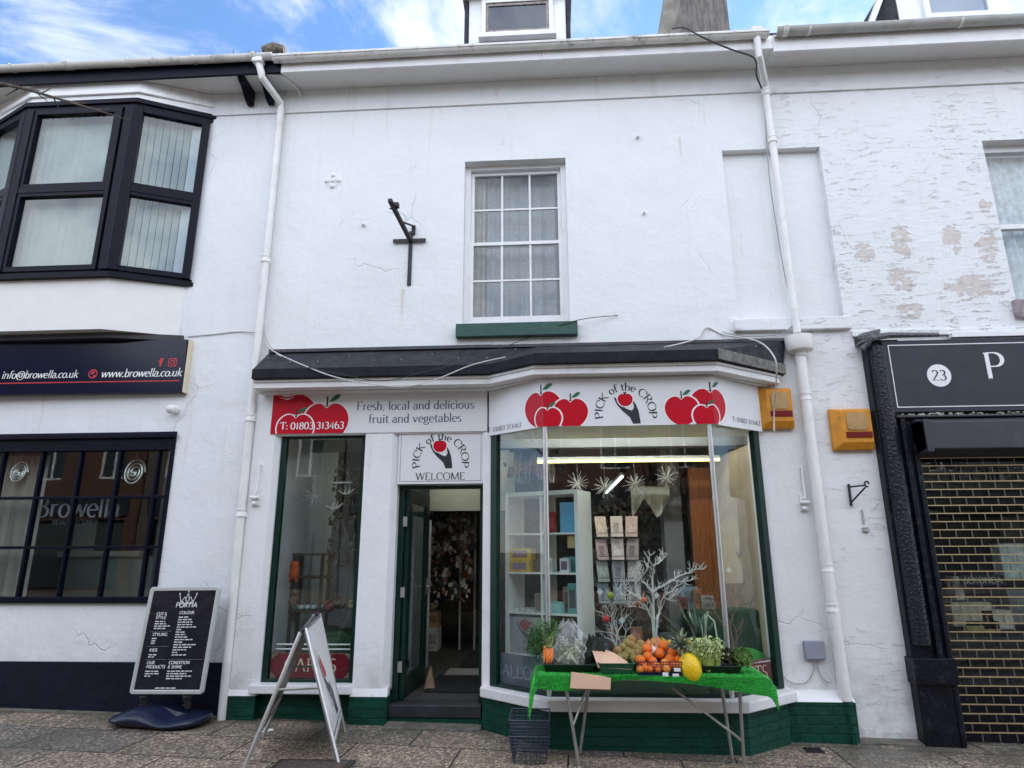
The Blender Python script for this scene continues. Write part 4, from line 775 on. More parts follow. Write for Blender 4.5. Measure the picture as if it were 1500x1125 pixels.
# ------------------------------------------------------------------ the house on the right with the shutter
RB = thing('shuttered_shop_house', 'white house with peeling paint above a black shopfront closed by a shutter', 'building', (4.6, 0, 0))
RX1 = 22.0  # house lengthened out of view to keep the sun off the fronts opposite
w = MB(); rw = (4.925, 6.0, 4.13, 6.065); SO = (3.60, 7.6, -.2, 2.62)
w.prism([(X1 + .003, .001, -.2), (SO[0], .001, -.2), (SO[0], .001, SO[3]), (SO[1], .001, SO[3]), (SO[1], .001, -.2), (RX1, .001, -.2), (RX1, .001, 7.14), (X1 + .003, .001, 7.14), (X1 + .003, .001, RC[3]), (RC[1], .001, RC[3]), (RC[1], .001, RC[2]), (X1 + .003, .001, RC[2])], (0, .3, 0),
        [[(rw[0], .001, rw[2]), (rw[1], .001, rw[2]), (rw[1], .001, rw[3]), (rw[0], .001, rw[3])]])
w.build('wall', PEEL, RB)
b = MB(); b.box(X1 + .002, RC[1] + .01, .088, .29, RC[2] - .01, RC[3] + .01); b.build('blind_window_panel', WALL, RB)
b = MB(); b.box(X1 + .003, RX1, -.024, .0, 6.80, 7.139); b.build('frieze', PEEL, RB)
b = MB(); b.box(X1 + .003, RX1, -.365, .3, 7.14, 7.165); b.build('eaves_soffit', SOFFIT, RB)
b = MB(); b.box(X1 + .003, RX1, -.392, -.366, 7.06, 7.27); b.mat(1); b.box(X1 + .3, RX1, -.388, -.366, 7.271, 7.36); b.build('fascia_board', [WHITE, NAVY], RB)
half_gutter(RB, 2.62, RX1, 7.272, 7.33, -.394, .066, mk('grey weathered gutter', (.42, .42, .40), .5, var=.2, stain=(.16, .16, .13), sscale=6, samt=.7), clips=[(2.72, .03), (2.98, .014), (4.62, .014), (5.55, .014), (6.6, .014)])
rf = MB(); rf.prism([(X1 + .005, -.40, 7.30), (X1 + .005, 4.2, 10.3), (X1 + .005, 4.2, 10.1), (X1 + .005, -.36, 7.17)], (RX1 - X1, 0, 0)); rf.prism([(X1 + .005, 4.2, 10.3), (X1 + .005, 8.8, 7.3), (X1 + .005, 8.8, 7.1), (X1 + .005, 4.2, 10.1)], (RX1 - X1, 0, 0)); rf.build('roof', SLATE, RB)
b = MB(); b.box(RX1 - .12, RX1, .3, 8.6, -.2, 7.1); b.box(X1 + .01, RX1, 8.45, 8.6, -.2, 7.2); b.box(X1 + .01, X1 + .14, .3, 8.4, -.2, 7.1); b.box(X1 + .14, RX1 - .12, .3, 8.4, 3.4, 3.5); b.build('rear_wall', DARKR, RB)
b = MB(); b.box(2.617, 3.19, -.062, .1, 3.85, 3.99); b.build('blind_window_sill', PEEL, RB, bevel=.01)
b = MB(); b.box(3.19, RX1, -.035, .05, 3.765, 3.83); b.build('string_course', PEEL, RB, bevel=.008)
x0, x1, z0, z1 = rw
rwn = MB()
for a in ((x0, x0 + .05, z0, z1), (x1 - .05, x1, z0, z1), (x0 + .05, x1 - .05, z1 - .08, z1), (x0 + .05, x1 - .05, z0, z0 + .05)): rwn.box(a[0], a[1], .12, .24, a[2], a[3])
rwn.box(x0 + .05, x1 - .05, .13, .20, 5.03, 5.085); rwn.box(x0 + .05, x0 + .085, .14, .19, z0 + .05, 5.03); rwn.box(x1 - .085, x1 - .05, .14, .19, z0 + .05, 5.03)
rwn = rwn.build('sash_window', WHITE, RB); MB().box(x0 + .05, x1 - .05, .158, .164, z0 + .05, z1 - .08).build('pane', GLASS, rwn)
folds(x0 + .05, x1 - .05, .27, z0, z1, .022, .17, 90).build('net_curtain', mk('bright net curtain', (.66, .67, .72), .9, var=.2, vscale=14), rwn, smooth=True)
b = MB(); b.box(x0 - .3, x1 + .3, .8, .83, z0 - .3, z1 + .3); b.build('room_behind', DARKR, rwn)
b = MB(); b.box(4.87, 6.05, -.06, .12, 3.93, 4.129); b.build('window_sill', mk('mauve grey worn sill', (.30, .25, .27), .8, var=.4, vscale=16, bump=.6), RB, bevel=.012)
# black pilaster with a bulging textured shaft, capital, base
b = MB(); b.box(3.265, 3.60, -.10, .0, .62, 3.70); b.mat(1); b.tube([(3.37, -.09, .75), (3.37, -.09, 3.62)], .085, 12); b.mat(0); b.box(3.475, 3.52, -.145, -.10, .62, 2.9); b.box(3.245, 3.62, -.16, .0, .42, .64); b.box(3.262, 3.60, -.12, .0, -.22, .42); b.box(3.57, 3.61, -.13, -.1, -.22, 2.6)
pm_ = mk('netted black paint', (.008, .011, .016), .40, spec=.35, var=.3); t = pm_.node_tree
vo = N(t, 'ShaderNodeTexVoronoi', feature='DISTANCE_TO_EDGE'); vo.inputs['Scale'].default_value = 24; geo = N(t, 'ShaderNodeNewGeometry'); t.links.new(geo.outputs['Position'], vo.inputs['Vector']); bp = N(t, 'ShaderNodeBump'); bp.inputs['Distance'].default_value = .010; t.links.new(vo.outputs[0], bp.inputs['Height']); t.links.new(bp.outputs[0], bsdf(pm_).inputs['Normal'])
b.build('pilaster', [BLACK, pm_], RB, bevel=.006)
b = MB(); b.prism([(3.21, -.0, 3.66), (3.21, -.17, 3.655), (3.36, -.20, 3.70), (3.40, -.18, 3.765), (3.3, -.06, 3.77), (3.21, -.0, 3.75)], (0, 0, .03)); b.tube([(3.22, -.12, 3.60), (3.30, -.17, 3.70), (3.50, -.15, 3.735), (4.0, -.12, 3.735)], [.03, .04, .03, .02], 8); b.mat(1); b.box(4.15, RX1, -.10, -.04, 3.715, 3.762); b.build('torn_lead_capping', [mk('torn lead', (.10, .105, .11), .55, var=.5, vscale=20, bump=.8, bscale=30), WHITE], RB)
b = MB(); b.box(3.601, 7.6, -.06, .0, 2.905, 3.70); b.mat(1)
b.cur = 0; b.build('fascia_backing', BLACK, RB)
# frayed pale moss and flaked paint along the ledge under the sign board
b = MB()
for i in range(90):
    x = random.uniform(3.42, 5.6); b.ball((x, -.135 + random.uniform(-.02, .01), 2.895 + random.uniform(-.012, .012)), random.uniform(.008, .028), .012, random.uniform(.006, .014), 6, 4, jit=.3)
o = b.build('ledge_moss', mk('pale moss flakes', (.30, .31, .24), .9, var=.6, vscale=40), RB); o['kind'] = 'stuff'
b = MB(); b.box(3.44, 7.6, -.16, -.0, 2.865, 2.892); b.prism([(3.60, -.02, 2.48), (3.60, -.30, 2.53), (3.60, -.30, 2.80), (3.60, -.10, 2.864), (3.60, -.02, 2.864)], (4.0, 0, 0)); b.mat(1); b.prism([(3.60, -.31, 2.50), (3.60, -.31, 2.82), (3.66, -.31, 2.82), (3.66, -.31, 2.50)], (0, .28, 0)); SB = b.build('shutter_box', [BOXG, BOXG], RB, bevel=.01)
ru = MB(); ru.box(3.605, 3.66, -.05, .02, -.2, 2.48); ru.build('shutter_rail', STEELD, RB)
# shutter of brass links: horizontal rods with staggered vertical links
sh = MB(); zt = 2.48; nrow = 33; pitch = .0775; xs0, xs1 = 3.665, 6.2
for i in range(nrow):
    z = zt - i * pitch; sh.cur = 0
    sh.box(xs0, xs1, -.012, -.004, z - .0048, z + .0048)
    x = xs0 + (.075 if i % 2 else 0.0) + .01
    sh.cur = 1
    while x < xs1: sh.box(x - .0042, x + .0042, -.010, -.005, z - pitch + .0048, z - .0048); x += .15
sh.build('shutter_grille', [BRASS, mk('dull link', (.20, .18, .15), .5, metal=.7)], RB)
gl = MB(); gl.box(3.6, 7.6, .14, .147, .35, 2.6); RWI = gl.build('shop_window', GLASS, RB)
b = MB(); b.box(3.6, 7.6, .10, .2, -.2, .35); b.mat(1); b.box(3.3, 7.9, 2.2, 2.3, -.1, 3.2); b.box(3.2, 3.3, .3, 2.2, -.1, 3.2); b.box(7.9, 8.0, .3, 2.2, -.1, 3.2); b.box(3.3, 7.9, .3, 2.2, 3.0, 3.1); b.mat(0); b.box(3.6, 7.6, .3, 1.4, -.1, .4); b.build('shop_interior', [BLACK, DARKR], RB)
text(t_ := MB(), 'Ye Olde C', plane(at(1387, 706, .13), (1, 0, 0), (0, -1, 0)), .20, .08, .03, align='L'); t_.build('window_lettering', GREYL, RWI)
# goods in the dark window behind the shutter
gc = [(1490, 822, 40, 46, (.42, .50, .48), 'pale blue green box behind the shutter at the right edge'), (1425, 900, 52, 30, (.36, .33, .26), 'cream display box on the shelf behind the brass shutter'), (1462, 908, 40, 24, (.42, .40, .34), 'white display card lying behind the brass shutter'), (1405, 862, 12, 30, (.40, .38, .32), 'small white figurine behind the brass shutter'), (1440, 918, 44, 16, (.28, .26, .10), 'olive tray behind the brass shutter'), (1492, 890, 20, 44, (.10, .12, .13), 'tall grey box behind the shutter')]
for u, v, wp, hp2, c, lab in gc:
    p = at(u, v, .6); s_ = 7.3 / F_PX; k = MB(); k.box(p.x - wp * s_ / 2, p.x + wp * s_ / 2, .6, .75, p.z - hp2 * s_ / 2, p.z + hp2 * s_ / 2); solo(k, 'display_box', lab, 'display box', mk('display box', c, .6, var=.3, vscale=20), bevel=.006)
b = MB(); p = at(1440, 850, .5); b.box(p.x - .22, p.x + .22, .5, .52, p.z - .05, p.z + .05); b.mat(1); text(b, 'SEKONDA', plane(p + V3(0, -.001, -.03), (1, 0, 0), (0, -1, 0)), .085, .09, .05, serif=False); solo(b, 'watch_sign', 'dark name strip with pale capitals behind the brass shutter', 'sign', [CHAR, mk('pale lettering', (.40, .40, .38), .5)])
b = MB(); z = at(1440, 922, .6).z - .06; b.box(3.7, 7.5, .45, 1.1, z - .03, z); solo(b, 'display_shelf', 'long dark display shelf behind the brass shutter', 'shelf', CHAR)
# triangular dormer with a wide window on the right roof
D2 = MB(); xA, xB = 4.62, 5.95
D2.box(xA, xB, .52, 2.4, 7.9, 8.98); D2.mat(1); D2.prism([(xA - .35, .60, 7.9), (xA - .012, .52, 7.9), (xA - .012, .52, 8.95)], (0, 1.5, 0)); D2 = D2.build('dormer', [WHITE, LEAD], RB)
b = MB(); frame_rect(b, xA + .30, xB - .18, 8.2, 8.92, .07, .46, .519); b.prism([(xA - .45, .50, 8.1), (xA - .38, .50, 8.1), (xA + .02, .50, 8.98), (xA - .05, .50, 8.98)], (0, .12, 0)); b.build('dormer_window', WHITE, D2); MB().box(xA + .37, xB - .25, .49, .50, 8.27, 8.85).build('dormer_pane', mk('pale blue glass', (.20, .26, .34), .05, spec=.9), D2)

# ------------------------------------------------------------------ signs
YS = -.062
# long flat fascia sign
sg = MB(); sx = (-2.985, -.665); sz = (2.812, 3.243); sg.box(*sx, YS, -.046, *sz)
FS = sg.build('shop_sign', SIGNW, None, bevel=.003); tag(FS, 'flat white fascia sign with red apples and the words Fresh, local and delicious', 'sign')
SO_ = V3(sx[0], YS, sz[0]); f0 = plane(SO_, (1, 0, 0), (0, -1, 0)); W_, Hh = sx[1] - sx[0], sz[1] - sz[0]
lg = MB(); clip = (0.003, W_, .003, Hh - .002)
lg.mat(0); decal(lg, [(.003, .003), (.10, .003), (.10, Hh - .003), (.003, Hh - .003)], f0, 0)
apple(lg, f0, .16, .15, .315, 0, (.003, .60, .003, Hh - .002), stem=False)
lg.mat(1); decal(lg, [(.06, .405), (.16, .372), (.25, .405), (.16, .386)], f0, 4)
apple(lg, f0, .60, .125, .225, 4, clip); apple(lg, f0, .27, .045, .185, 8, clip)
lg.build('apple_picture', LOGO, FS)
tx = MB(); text(tx, 'T: 01803 313463', plane(SO_ + V3(.455, 0, .05), (1, 0, 0), (0, -1, 0), .0085), .108, .125, .055, .015); tx.build('phone_lettering', WINK, FS)
tx = MB(); text(tx, 'Fresh, local and delicious', plane(SO_ + V3(1.555, 0, .245), (1, 0, 0), (0, -1, 0)), .132, .10, .036, .026); tx.build('slogan_lettering', INKB, FS); tx = MB(); text(tx, 'fruit and vegetables', plane(SO_ + V3(1.555, 0, .105), (1, 0, 0), (0, -1, 0)), .132, .10, .036, .026); tx.build('slogan_lettering', INKB, FS)
# bay fascia sign in three boards
pa, pb, pc, pd = V3(-.645, -.06, 0), V3(-.072, -.512, 0), V3(1.565, -.512, 0), V3(2.15, -.06, 0); bz0, bz1 = 2.762, 3.235
BS = MB()
def board(m, a, d, th=.014):
    e = (d - a).normalized(); n_ = V3(-e.y, e.x, 0); m.obox(a + V3(0, 0, bz0), d - a, n_ * th, V3(0, 0, bz1 - bz0))
for a, d in ((pa, pb), (pb, pc), (pc, pd)): board(BS, a, d)
BS = BS.build('bay_sign', SIGNW, None, bevel=.002); tag(BS, 'white sign bent round the bay with six red apples and a hand emblem', 'sign')
fa = [plane(a + V3(0, 0, bz0), d - a, V3((d - a).y, -(d - a).x, 0)) for a, d in ((pa, pb), (pb, pc), (pc, pd))]; la, lb, lc = (pb - pa).length, (pc - pb).length, (pd - pc).length; hb = bz1 - bz0
BIG = (-9, 9, -9, 9)
lg = MB()
def bent(x, y, k=0): return fa[0](x + la, y, k) if x < 0 else (fa[1](x, y, k) if x <= lb else fa[2](x - lb, y, k))
def bent_apple(cx, cyy, r, k, split, stem=True):
    for lo, hi in ((-9, split), (split, 9)):
        apple(lg, bent, cx, cyy, r, k, (lo + 1e-4, hi - 1e-4, .004, hb - .002), stem)
bent_apple(-.02, .185, .19, 0, 0); bent_apple(.27, .135, .155, 4, 0); bent_apple(.045, .075, .125, 8, 0)
lg.build('apple_picture', LOGO, BS); lg = MB(); bent_apple(lb - .02, .185, .185, 0, lb); bent_apple(lb - .30, .145, .15, 4, lb); bent_apple(lb - .065, .075, .125, 8, lb)
lg.build('apple_picture', LOGO, BS); lg = MB(); hand_logo(lg, fa[1], .80, .255, .00108); lg.build('hand_emblem', LOGO, BS)
tx = MB(); text(tx, 'PICK of the CROP', arcfn(fa[1], .80, .125, .222), .108, .11, .045, .02); tx.build('name_lettering', INK, BS); tx = MB()
text(tx, 'T: 01803 313463', plane(fa[0](la * .30, .035), pb - pa, V3((pb - pa).y, -(pb - pa).x, 0), .0), .072, .10, .04, .02); tx.build('phone_lettering', INK, BS); tx = MB(); text(tx, 'T: 01803 313463', plane(fa[2](lc * .66, .06), pd - pc, V3((pd - pc).y, -(pd - pc).x, 0), .0), .068, .10, .04, .02)
tx.build('phone_lettering', INK, BS)
# welcome panel over the door
b = MB(); b.box(-1.598, -.704, -.028, .14, 2.275, 2.808); b.mat(1)
for q in ((-1.575, -.725, 2.30, 2.304), (-1.575, -1.571, 2.304, 2.80), (-.729, -.725, 2.304, 2.80)): b.box(q[0], q[1], -.0295, -.028, q[2], q[3])
WS = b.build('welcome_sign', [SIGNW, INKB], None, bevel=.002); tag(WS, 'square white WELCOME panel with a hand holding an apple above the doorway', 'sign')
fw = plane((-1.15, -.028, 2.275), (1, 0, 0), (0, -1, 0))
lg = MB(); hand_logo(lg, fw, -.01, .39, .00106); lg.build('hand_emblem', LOGO, WS)
tx = MB(); text(tx, 'PICK of the CROP', arcfn(fw, 0, .232, .222), .108, .11, .045, .035); tx.build('name_lettering', INK, WS); tx = MB(); text(tx, 'WELCOME', plane((-1.15, -.028, 2.315), (1, 0, 0), (0, -1, 0)), .105, .10, .04, .05); tx.build('welcome_lettering', INK, WS)
# maroon CARDS board in the left window and GIFTS board in the right pane
def maroon(o, u, n, w, h, s, lab, name):
    u = V3(*u).normalized(); n = V3(*n).normalized(); b = MB(); b.obox(V3(*o), u * w, -n * .012, V3(0, 0, h)); f = plane(o, u, n); b.mat(1)
    for x, y in ((0, 0), (w, 0), (0, h), (w, h)):
        sx_ = 1 if x == 0 else -1; sy_ = 1 if y == 0 else -1
        decal(b, [(x + sx_ * .006, y + sy_ * .006), (x + sx_ * .066, y + sy_ * .006), (x + sx_ * .058, y + sy_ * .02), (x + sx_ * .036, y + sy_ * .03), (x + sx_ * .026, y + sy_ * .05), (x + sx_ * .006, y + sy_ * .062)], f, 0)
    decal(b, [(.0, .001), (w, .001), (w, .005), (0, .005)], f, 1); decal(b, [(.0, h - .005), (w, h - .005), (w, h - .001), (0, h - .001)], f, 1)
    o_ = solo(b, name, lab, 'sign', [MAROON, CORNER]); m = MB(); text(m, s, plane(V3(*o) + u * w / 2 + V3(0, 0, h * .27), u, n, .003), h * .72, .09, .04, .05)
    m.build('sign_lettering', GOLDL, o_)
maroon((-2.825, .075, .392), (1, 0, 0), (0, -1, 0), .81, .235, 'CARDS', 'maroon CARDS board with beige corners in the left shop window', 'cards_sign')
e = (D_b - C_b).normalized(); n_ = V3(e.y, -e.x, 0); o = C_b + e * .05 - n_ * .035 + V3(0, 0, .39)
maroon(o, e, n_, .62, .235, 'GIFTS', 'maroon GIFTS board in the right pane of the bay', 'gifts_sign')
e = (B_b - A_b).normalized(); n_ = V3(e.y, -e.x, 0); o = A_b + e * .03 - n_ * .04 + V3(0, 0, .39)
b = MB(); b.obox(o, e * .66, -n_ * .012, V3(0, 0, .27)); b.mat(1); text(b, 'BALLOONS', plane(o + e * .36 + V3(0, 0, .07), e, n_, .002), .15, .09, .05, .03, serif=False); text(b, 'PARTY', plane(o + e * .36 + V3(0, 0, .21), e, n_, .002), .07, .09, .05, .06, serif=False) if False else None
solo(b, 'balloons_sign', 'blue grey BALLOONS board in the left pane of the bay', 'sign', [SLATEB, mk('dim grey lettering', (.26, .30, .34), .5)])
# navy salon sign
b = MB(); b.prism([(-8.0, -.15, 3.29), (-4.0, -.08, 3.29), (-4.02, -.08, 3.895), (-8.0, -.15, 3.895)], (0, .077, 0)); b.mat(1); b.box(-4.0, -3.99, -.083, -.0, 3.29, 3.895)
SS = b.build('salon_sign', [mk('navy gloss sign', (.004, .007, .026), .16, var=.1, spec=.28), GOLDL], None); tag(SS, 'navy salon sign with white email and web addresses over the navy shop window', 'sign')
u_ = V3(4.0, .07, 0).normalized(); n_ = V3(u_.y, -u_.x, 0); f = lambda p: plane(V3(p.x, -.08 + (p.x + 4.0) * .0175, p.z), u_, n_, .002)
tx = MB(); text(tx, 'www.browella.co.uk', f(at(148, 553, -.09)), .128, .11, .045, .0, align='L', slant=.18); tx.build('web_lettering', WINK, SS); tx = MB(); text(tx, 'info@browella.co.uk', f(at(114, 553, -.1)), .120, .11, .045, .0, align='R', slant=.18); tx.build('email_lettering', WINK, SS)
tx = MB(); ff = f(at(0, 563, -.1)); l0 = at(0, 563, -.1).x
decal(tx, [(-2.2, 0), (-4.05 - l0, 0), (-4.05 - l0, .012), (-2.2, .012)], ff, 0)
fi = f(at(236, 531, -.08)); decal(tx, [(-.012, -.045), (.012, -.045), (.012, .0), (.028, .0), (.028, .018), (.012, .018), (.012, .03), (.03, .035), (.03, .05), (.0, .048), (-.012, .034), (-.012, .018), (-.024, .018), (-.024, 0), (-.012, 0)], fi, 0)
gi = f(at(253, 531, -.08))
def ringpoly(fn, x, y, r0, r1, sq=0, n=20):
    def pt(r, i):
        a = 2 * math.pi * i / n + math.pi / 4 * (n == 4); q = 1
        if sq: q = 1 / max(abs(math.cos(a)), abs(math.sin(a))) * .92 if sq == 1 else 1
        return (x + r * q * math.cos(a), y + r * q * math.sin(a))
    for i in range(n): tx.quad(fn(*pt(r0, i)), fn(*pt(r1, i)), fn(*pt(r1, i + 1)), fn(*pt(r0, i + 1)))
ringpoly(gi, 0, 0, .042, .052, 1); ringpoly(gi, 0, 0, .018, .027); decal(tx, [(.024, .024), (.034, .024), (.034, .034), (.024, .034)], gi, 0)
gl_ = f(at(137, 548, -.09)); ringpoly(gl_, 0, 0, .04, .052); decal(tx, [(-.03, .0), (-.01, .03), (.02, .025), (.01, .0), (-.01, -.005)], gl_, 0); decal(tx, [(.005, -.02), (.035, -.01), (.02, -.045), (.005, -.035)], gl_, 0)
tx.build('red_symbols', RINK, SS)
# window lettering of the salon hung inside the glass
tx = MB(); text(tx, 'Browella', plane(at(112, 757, .10), (1, 0, 0), (0, -1, 0)), .30, .105, .05, .01); tx.mat(1); text(tx, 'BEAUTY LOUNGE', plane(at(110, 768, .10), (1, 0, 0), (0, -1, 0)), .062, .09, .05, .06, serif=False)
solo(tx, 'window_lettering', 'silver salon name lettering hanging behind the navy window bars', 'lettering', [mk('dim silver letters', (.22, .23, .25), .35, metal=.3), GREYL])
# charcoal sign of number 23
b = MB(); b.box(3.42, 7.5, -.125, -.061, 2.93, 3.675); b.mat(1)
for q in ((3.475, 7.45, 2.975, 2.984), (3.475, 7.45, 3.625, 3.634), (3.475, 3.484, 2.984, 3.625)): b.box(q[0], q[1], -.1275, -.125, q[2], q[3])
pb_ = at(1375.5, 550, -.125); b.lathe((pb_.x, -.125, pb_.z), [(.0, .003), (.117, .003), (.117, .0)], 32, ax=(0, -1, 0))
NS = b.build('number_sign', [CHAR, WINK], None); tag(NS, 'charcoal sign board with a thin white border and a round number 23', 'sign')
tx = MB(); text(tx, '23', plane((pb_.x, -.128, pb_.z - .05), (1, 0, 0), (0, -1, 0)), .155, .10, .035, .02); tx.build('number_lettering', CHAR, NS)
tx = MB(); pp = at(1447, 556, -.125); text(tx, 'P', plane((pp.x - .01, -.1255, pp.z - .0), (1, 0, 0), (0, -1, 0)), .40, .105, .03, align='L'); text(tx, 'H', plane((pp.x + .4, -.1255, pp.z), (1, 0, 0), (0, -1, 0)), .40, .105, .03, align='L') if 'H' in FONT else text(tx, 'V', plane((pp.x + .375, -.1255, pp.z), (1, 0, 0), (0, -1, 0)), .40, .105, .03, align='L'); tx.build('name_lettering', WINK, NS)

# ------------------------------------------------------------------ fixtures on the walls
def alarm(u0, v0, u1, v1, lab, clip_r=None):
    a, d = at(u0, v1, -.07), at(u1, v0, -.07); x0, x1, z0, z1 = a.x, d.x, a.z, d.z; w_, h_ = x1 - x0, z1 - z0
    t = thing('alarm_box', lab, 'alarm box', (x0 + w_ / 2, -.01, z0), 'yellow alarm boxes')
    b = MB(); y0, y1 = -.004, -.10; i, j = .03, .03
    b.add([(x0, y0, z0), (x1, y0, z0), (x1, y0, z1), (x0, y0, z1), (x0, -.055, z0), (x1, -.055, z0), (x1, -.055, z1), (x0, -.055, z1), (x0 + w_ * .22, y1, z0 + h_ * .17), (x1 - w_ * .04, y1, z0 + h_ * .17), (x1 - w_ * .04, y1, z1 - h_ * .06), (x0 + w_ * .22, y1, z1 - h_ * .06)],
          [(0, 1, 2, 3), (0, 4, 5, 1), (1, 5, 6, 2), (2, 6, 7, 3), (3, 7, 4, 0), (4, 8, 9, 5), (5, 9, 10, 6), (6, 10, 11, 7), (7, 11, 8, 4), (8, 11, 10, 9)])
    b.build('casing', ORANGEP, t, bevel=.006)
    c = MB(); cx = x0 + w_ * .60; c.prism([(cx - w_ * .26, y1, z0 + h_ * .50), (cx - w_ * .2, y1, z0 + h_ * .46), (cx + w_ * .2, y1, z0 + h_ * .46), (cx + w_ * .26, y1, z0 + h_ * .50), (cx + w_ * .26, y1, z0 + h_ * .80), (cx + w_ * .18, y1, z0 + h_ * .88), (cx - w_ * .18, y1, z0 + h_ * .88), (cx - w_ * .26, y1, z0 + h_ * .80)], (0, -.010, 0)); c.build('sounder_grille', LENSG, t, bevel=.004)
    c = MB(); c.box(cx - w_ * .30, cx + w_ * .33, y1 - .012, y1 + .002, z0 + h_ * .28, z0 + h_ * .42); c.build('strobe_lens', REDLENS, t, bevel=.003)
    return t
alarm(1115, 568, 1158, 628, 'yellow alarm box with a white cable hanging over it, beside the apple sign')
alarm(1223, 598, 1274, 659, 'yellow alarm box beside the black pilaster of the shuttered shop')
# wrought iron sign bracket beside the sash window: cross plate and projecting arm
t = thing('iron_sign_bracket', 'rusty black iron bracket shaped like a cross left of the sash window', 'sign bracket', (-1.63, -.01, 4.4))
b = MB(); p0, p1 = at(599, 418, -.01), at(599, 346, -.01); x = p0.x; b.box(x - .022, x + .022, -.018, -.001, p0.z, p1.z + .06); pa_, pb2 = at(576, 354, -.01), at(624, 352, -.01); b.box(pa_.x, pb2.x, -.028, -.0182, pa_.z - .025, pb2.z + .02); b.build('wall_plate', IRON, t, bevel=.004)
b = MB(); q = at(571, 293, -.60); r_ = V3(x, -.03, at(599, 352, -.03).z); d_ = (q - r_); b.obox(r_ + V3(-.022, 0, -.02), d_, V3(.044, 0, 0), V3(0, 0, .04)); b.build('arm', IRON, t, bevel=.003)
b = MB(); b.tube([V3(x + .03, -.02, p1.z + .10), V3(x + .03, -.07, p1.z + .10), r_ + d_ * .30 + V3(.03, 0, .06), r_ + d_ * .48 + V3(.01, 0, .0)], .012, 6); b.box(x + .01, x + .05, -.03, -.001, p1.z + .02, p1.z + .13); b.build('stay', IRON, t, smooth=True)
b = MB(); s_ = r_ + d_ * .80; b.box(s_.x - .01, s_.x + .05, s_.y - .03, s_.y + .03, s_.z + .015, s_.z + .06); b.tube([s_ + V3(-.05, 0, 0), s_ + V3(.04, 0, 0)], .010, 6); b.build('bolt', IRON, t)
# small scrolled bracket beside the pilaster
b = MB(); a, c, d_ = at(1243, 709, -.02), at(1247, 741, -.02), at(1267, 711, -.22)
b.tube([a, c], .012, 6); b.tube([a + V3(0, 0, -.03), d_], .008, 6); b.tube([c + V3(0, 0, .03), d_ + V3(0, 0, -.02)], .009, 6); b.tube([d_ + V3(.02 * math.cos(k) + .01, -.02, .026 * math.sin(k) + .01) for k in [i * .5 for i in range(11)]], .008, 6)
solo(b, 'scrolled_bracket', 'small black triangular iron bracket on the white strip beside the pilaster', 'wall bracket', IRON, smooth=True)
# pattress plate of the tie bar, render bosses
b = MB(); c = at(488, 265, 0); 
for dx, dz in ((0, 0), (.07, 0), (-.07, 0), (0, .07), (0, -.07)): b.ball((c.x + dx, -.004, c.z + dz), .034, .022, .034, 10, 6)
b.lathe((c.x, -.001, c.z), [(0, .008), (.09, .006), (.115, -.004)], 16, ax=(0, -1, 0)); solo(b, 'pattress_plate', 'white five lobed tie plate painted into the upper wall', 'wall plate', WALL, smooth=True)
for (u, v, r, lab) in ((533, 330, .022, 'small white wall boss left of the iron bracket'), (934, 202, .022, 'small white wall boss with a rust mark high on the wall'), (943, 313, .016, 'tiny white wall boss right of the sash window')):
    c = at(u, v, 0); b = MB(); b.ball((c.x, -.02, c.z), r, .03, r, 10, 6); solo(b, 'wall_boss', lab, 'wall boss', WALL, group='white wall bosses', smooth=True)
# rust marks under the bracket are flat stains in the paint
# dome lamp over the salon window
c = at(253, 600, -.06); t = thing('security_camera', 'small white dome camera beside the salon sign edge', 'security camera', (c.x, 0, c.z))
b = MB(); b.lathe((c.x, 0, c.z + .01), [(0, .05), (.045, .05), (.05, 0)], 14, ax=(0, -1, 0)); b.build('bracket', WHITE, t, smooth=True); b = MB(); b.ball((c.x - .005, -.085, c.z), .052, .052, .05, 14, 9); b.build('dome', mk('white plastic dome', (.78, .78, .76), .25), t, smooth=True)
# white holdfast hooks on both pillars (awning winders)
for (u, v, lab) in ((375, 722, 'white painted awning catch on the left pillar beside the drainpipe'), (1178, 728, 'white painted awning catch on the wall right of the bay')):
    c = at(u, v, -.06); t = thing('awning_catch', lab, 'awning catch', (c.x, -.05, c.z), 'white awning catches'); yb = PIL if u < 700 else 0
    b = MB(); b.tube([(c.x + .02, yb - .03, c.z + .30), (c.x + .018, yb - .035, c.z + .02), (c.x, yb - .05, c.z - .02)], .011, 8); b.tube([(c.x + .02, yb - .03, c.z + .29), (c.x + .02, yb, c.z + .29)], .012, 8); b.build('rod', WHITE, t, smooth=True)
    b = MB(); b.box(c.x - .03, c.x + .045, yb - .02, yb - .001, c.z - .13, c.z + .03); b.tube([(c.x - .04, yb - .04, c.z - .05), (c.x + .05, yb - .04, c.z - .05)], .018, 8); b.ball((c.x, yb - .04, c.z - .11), .022); b.build('catch_plate', WHITE, t, smooth=True)
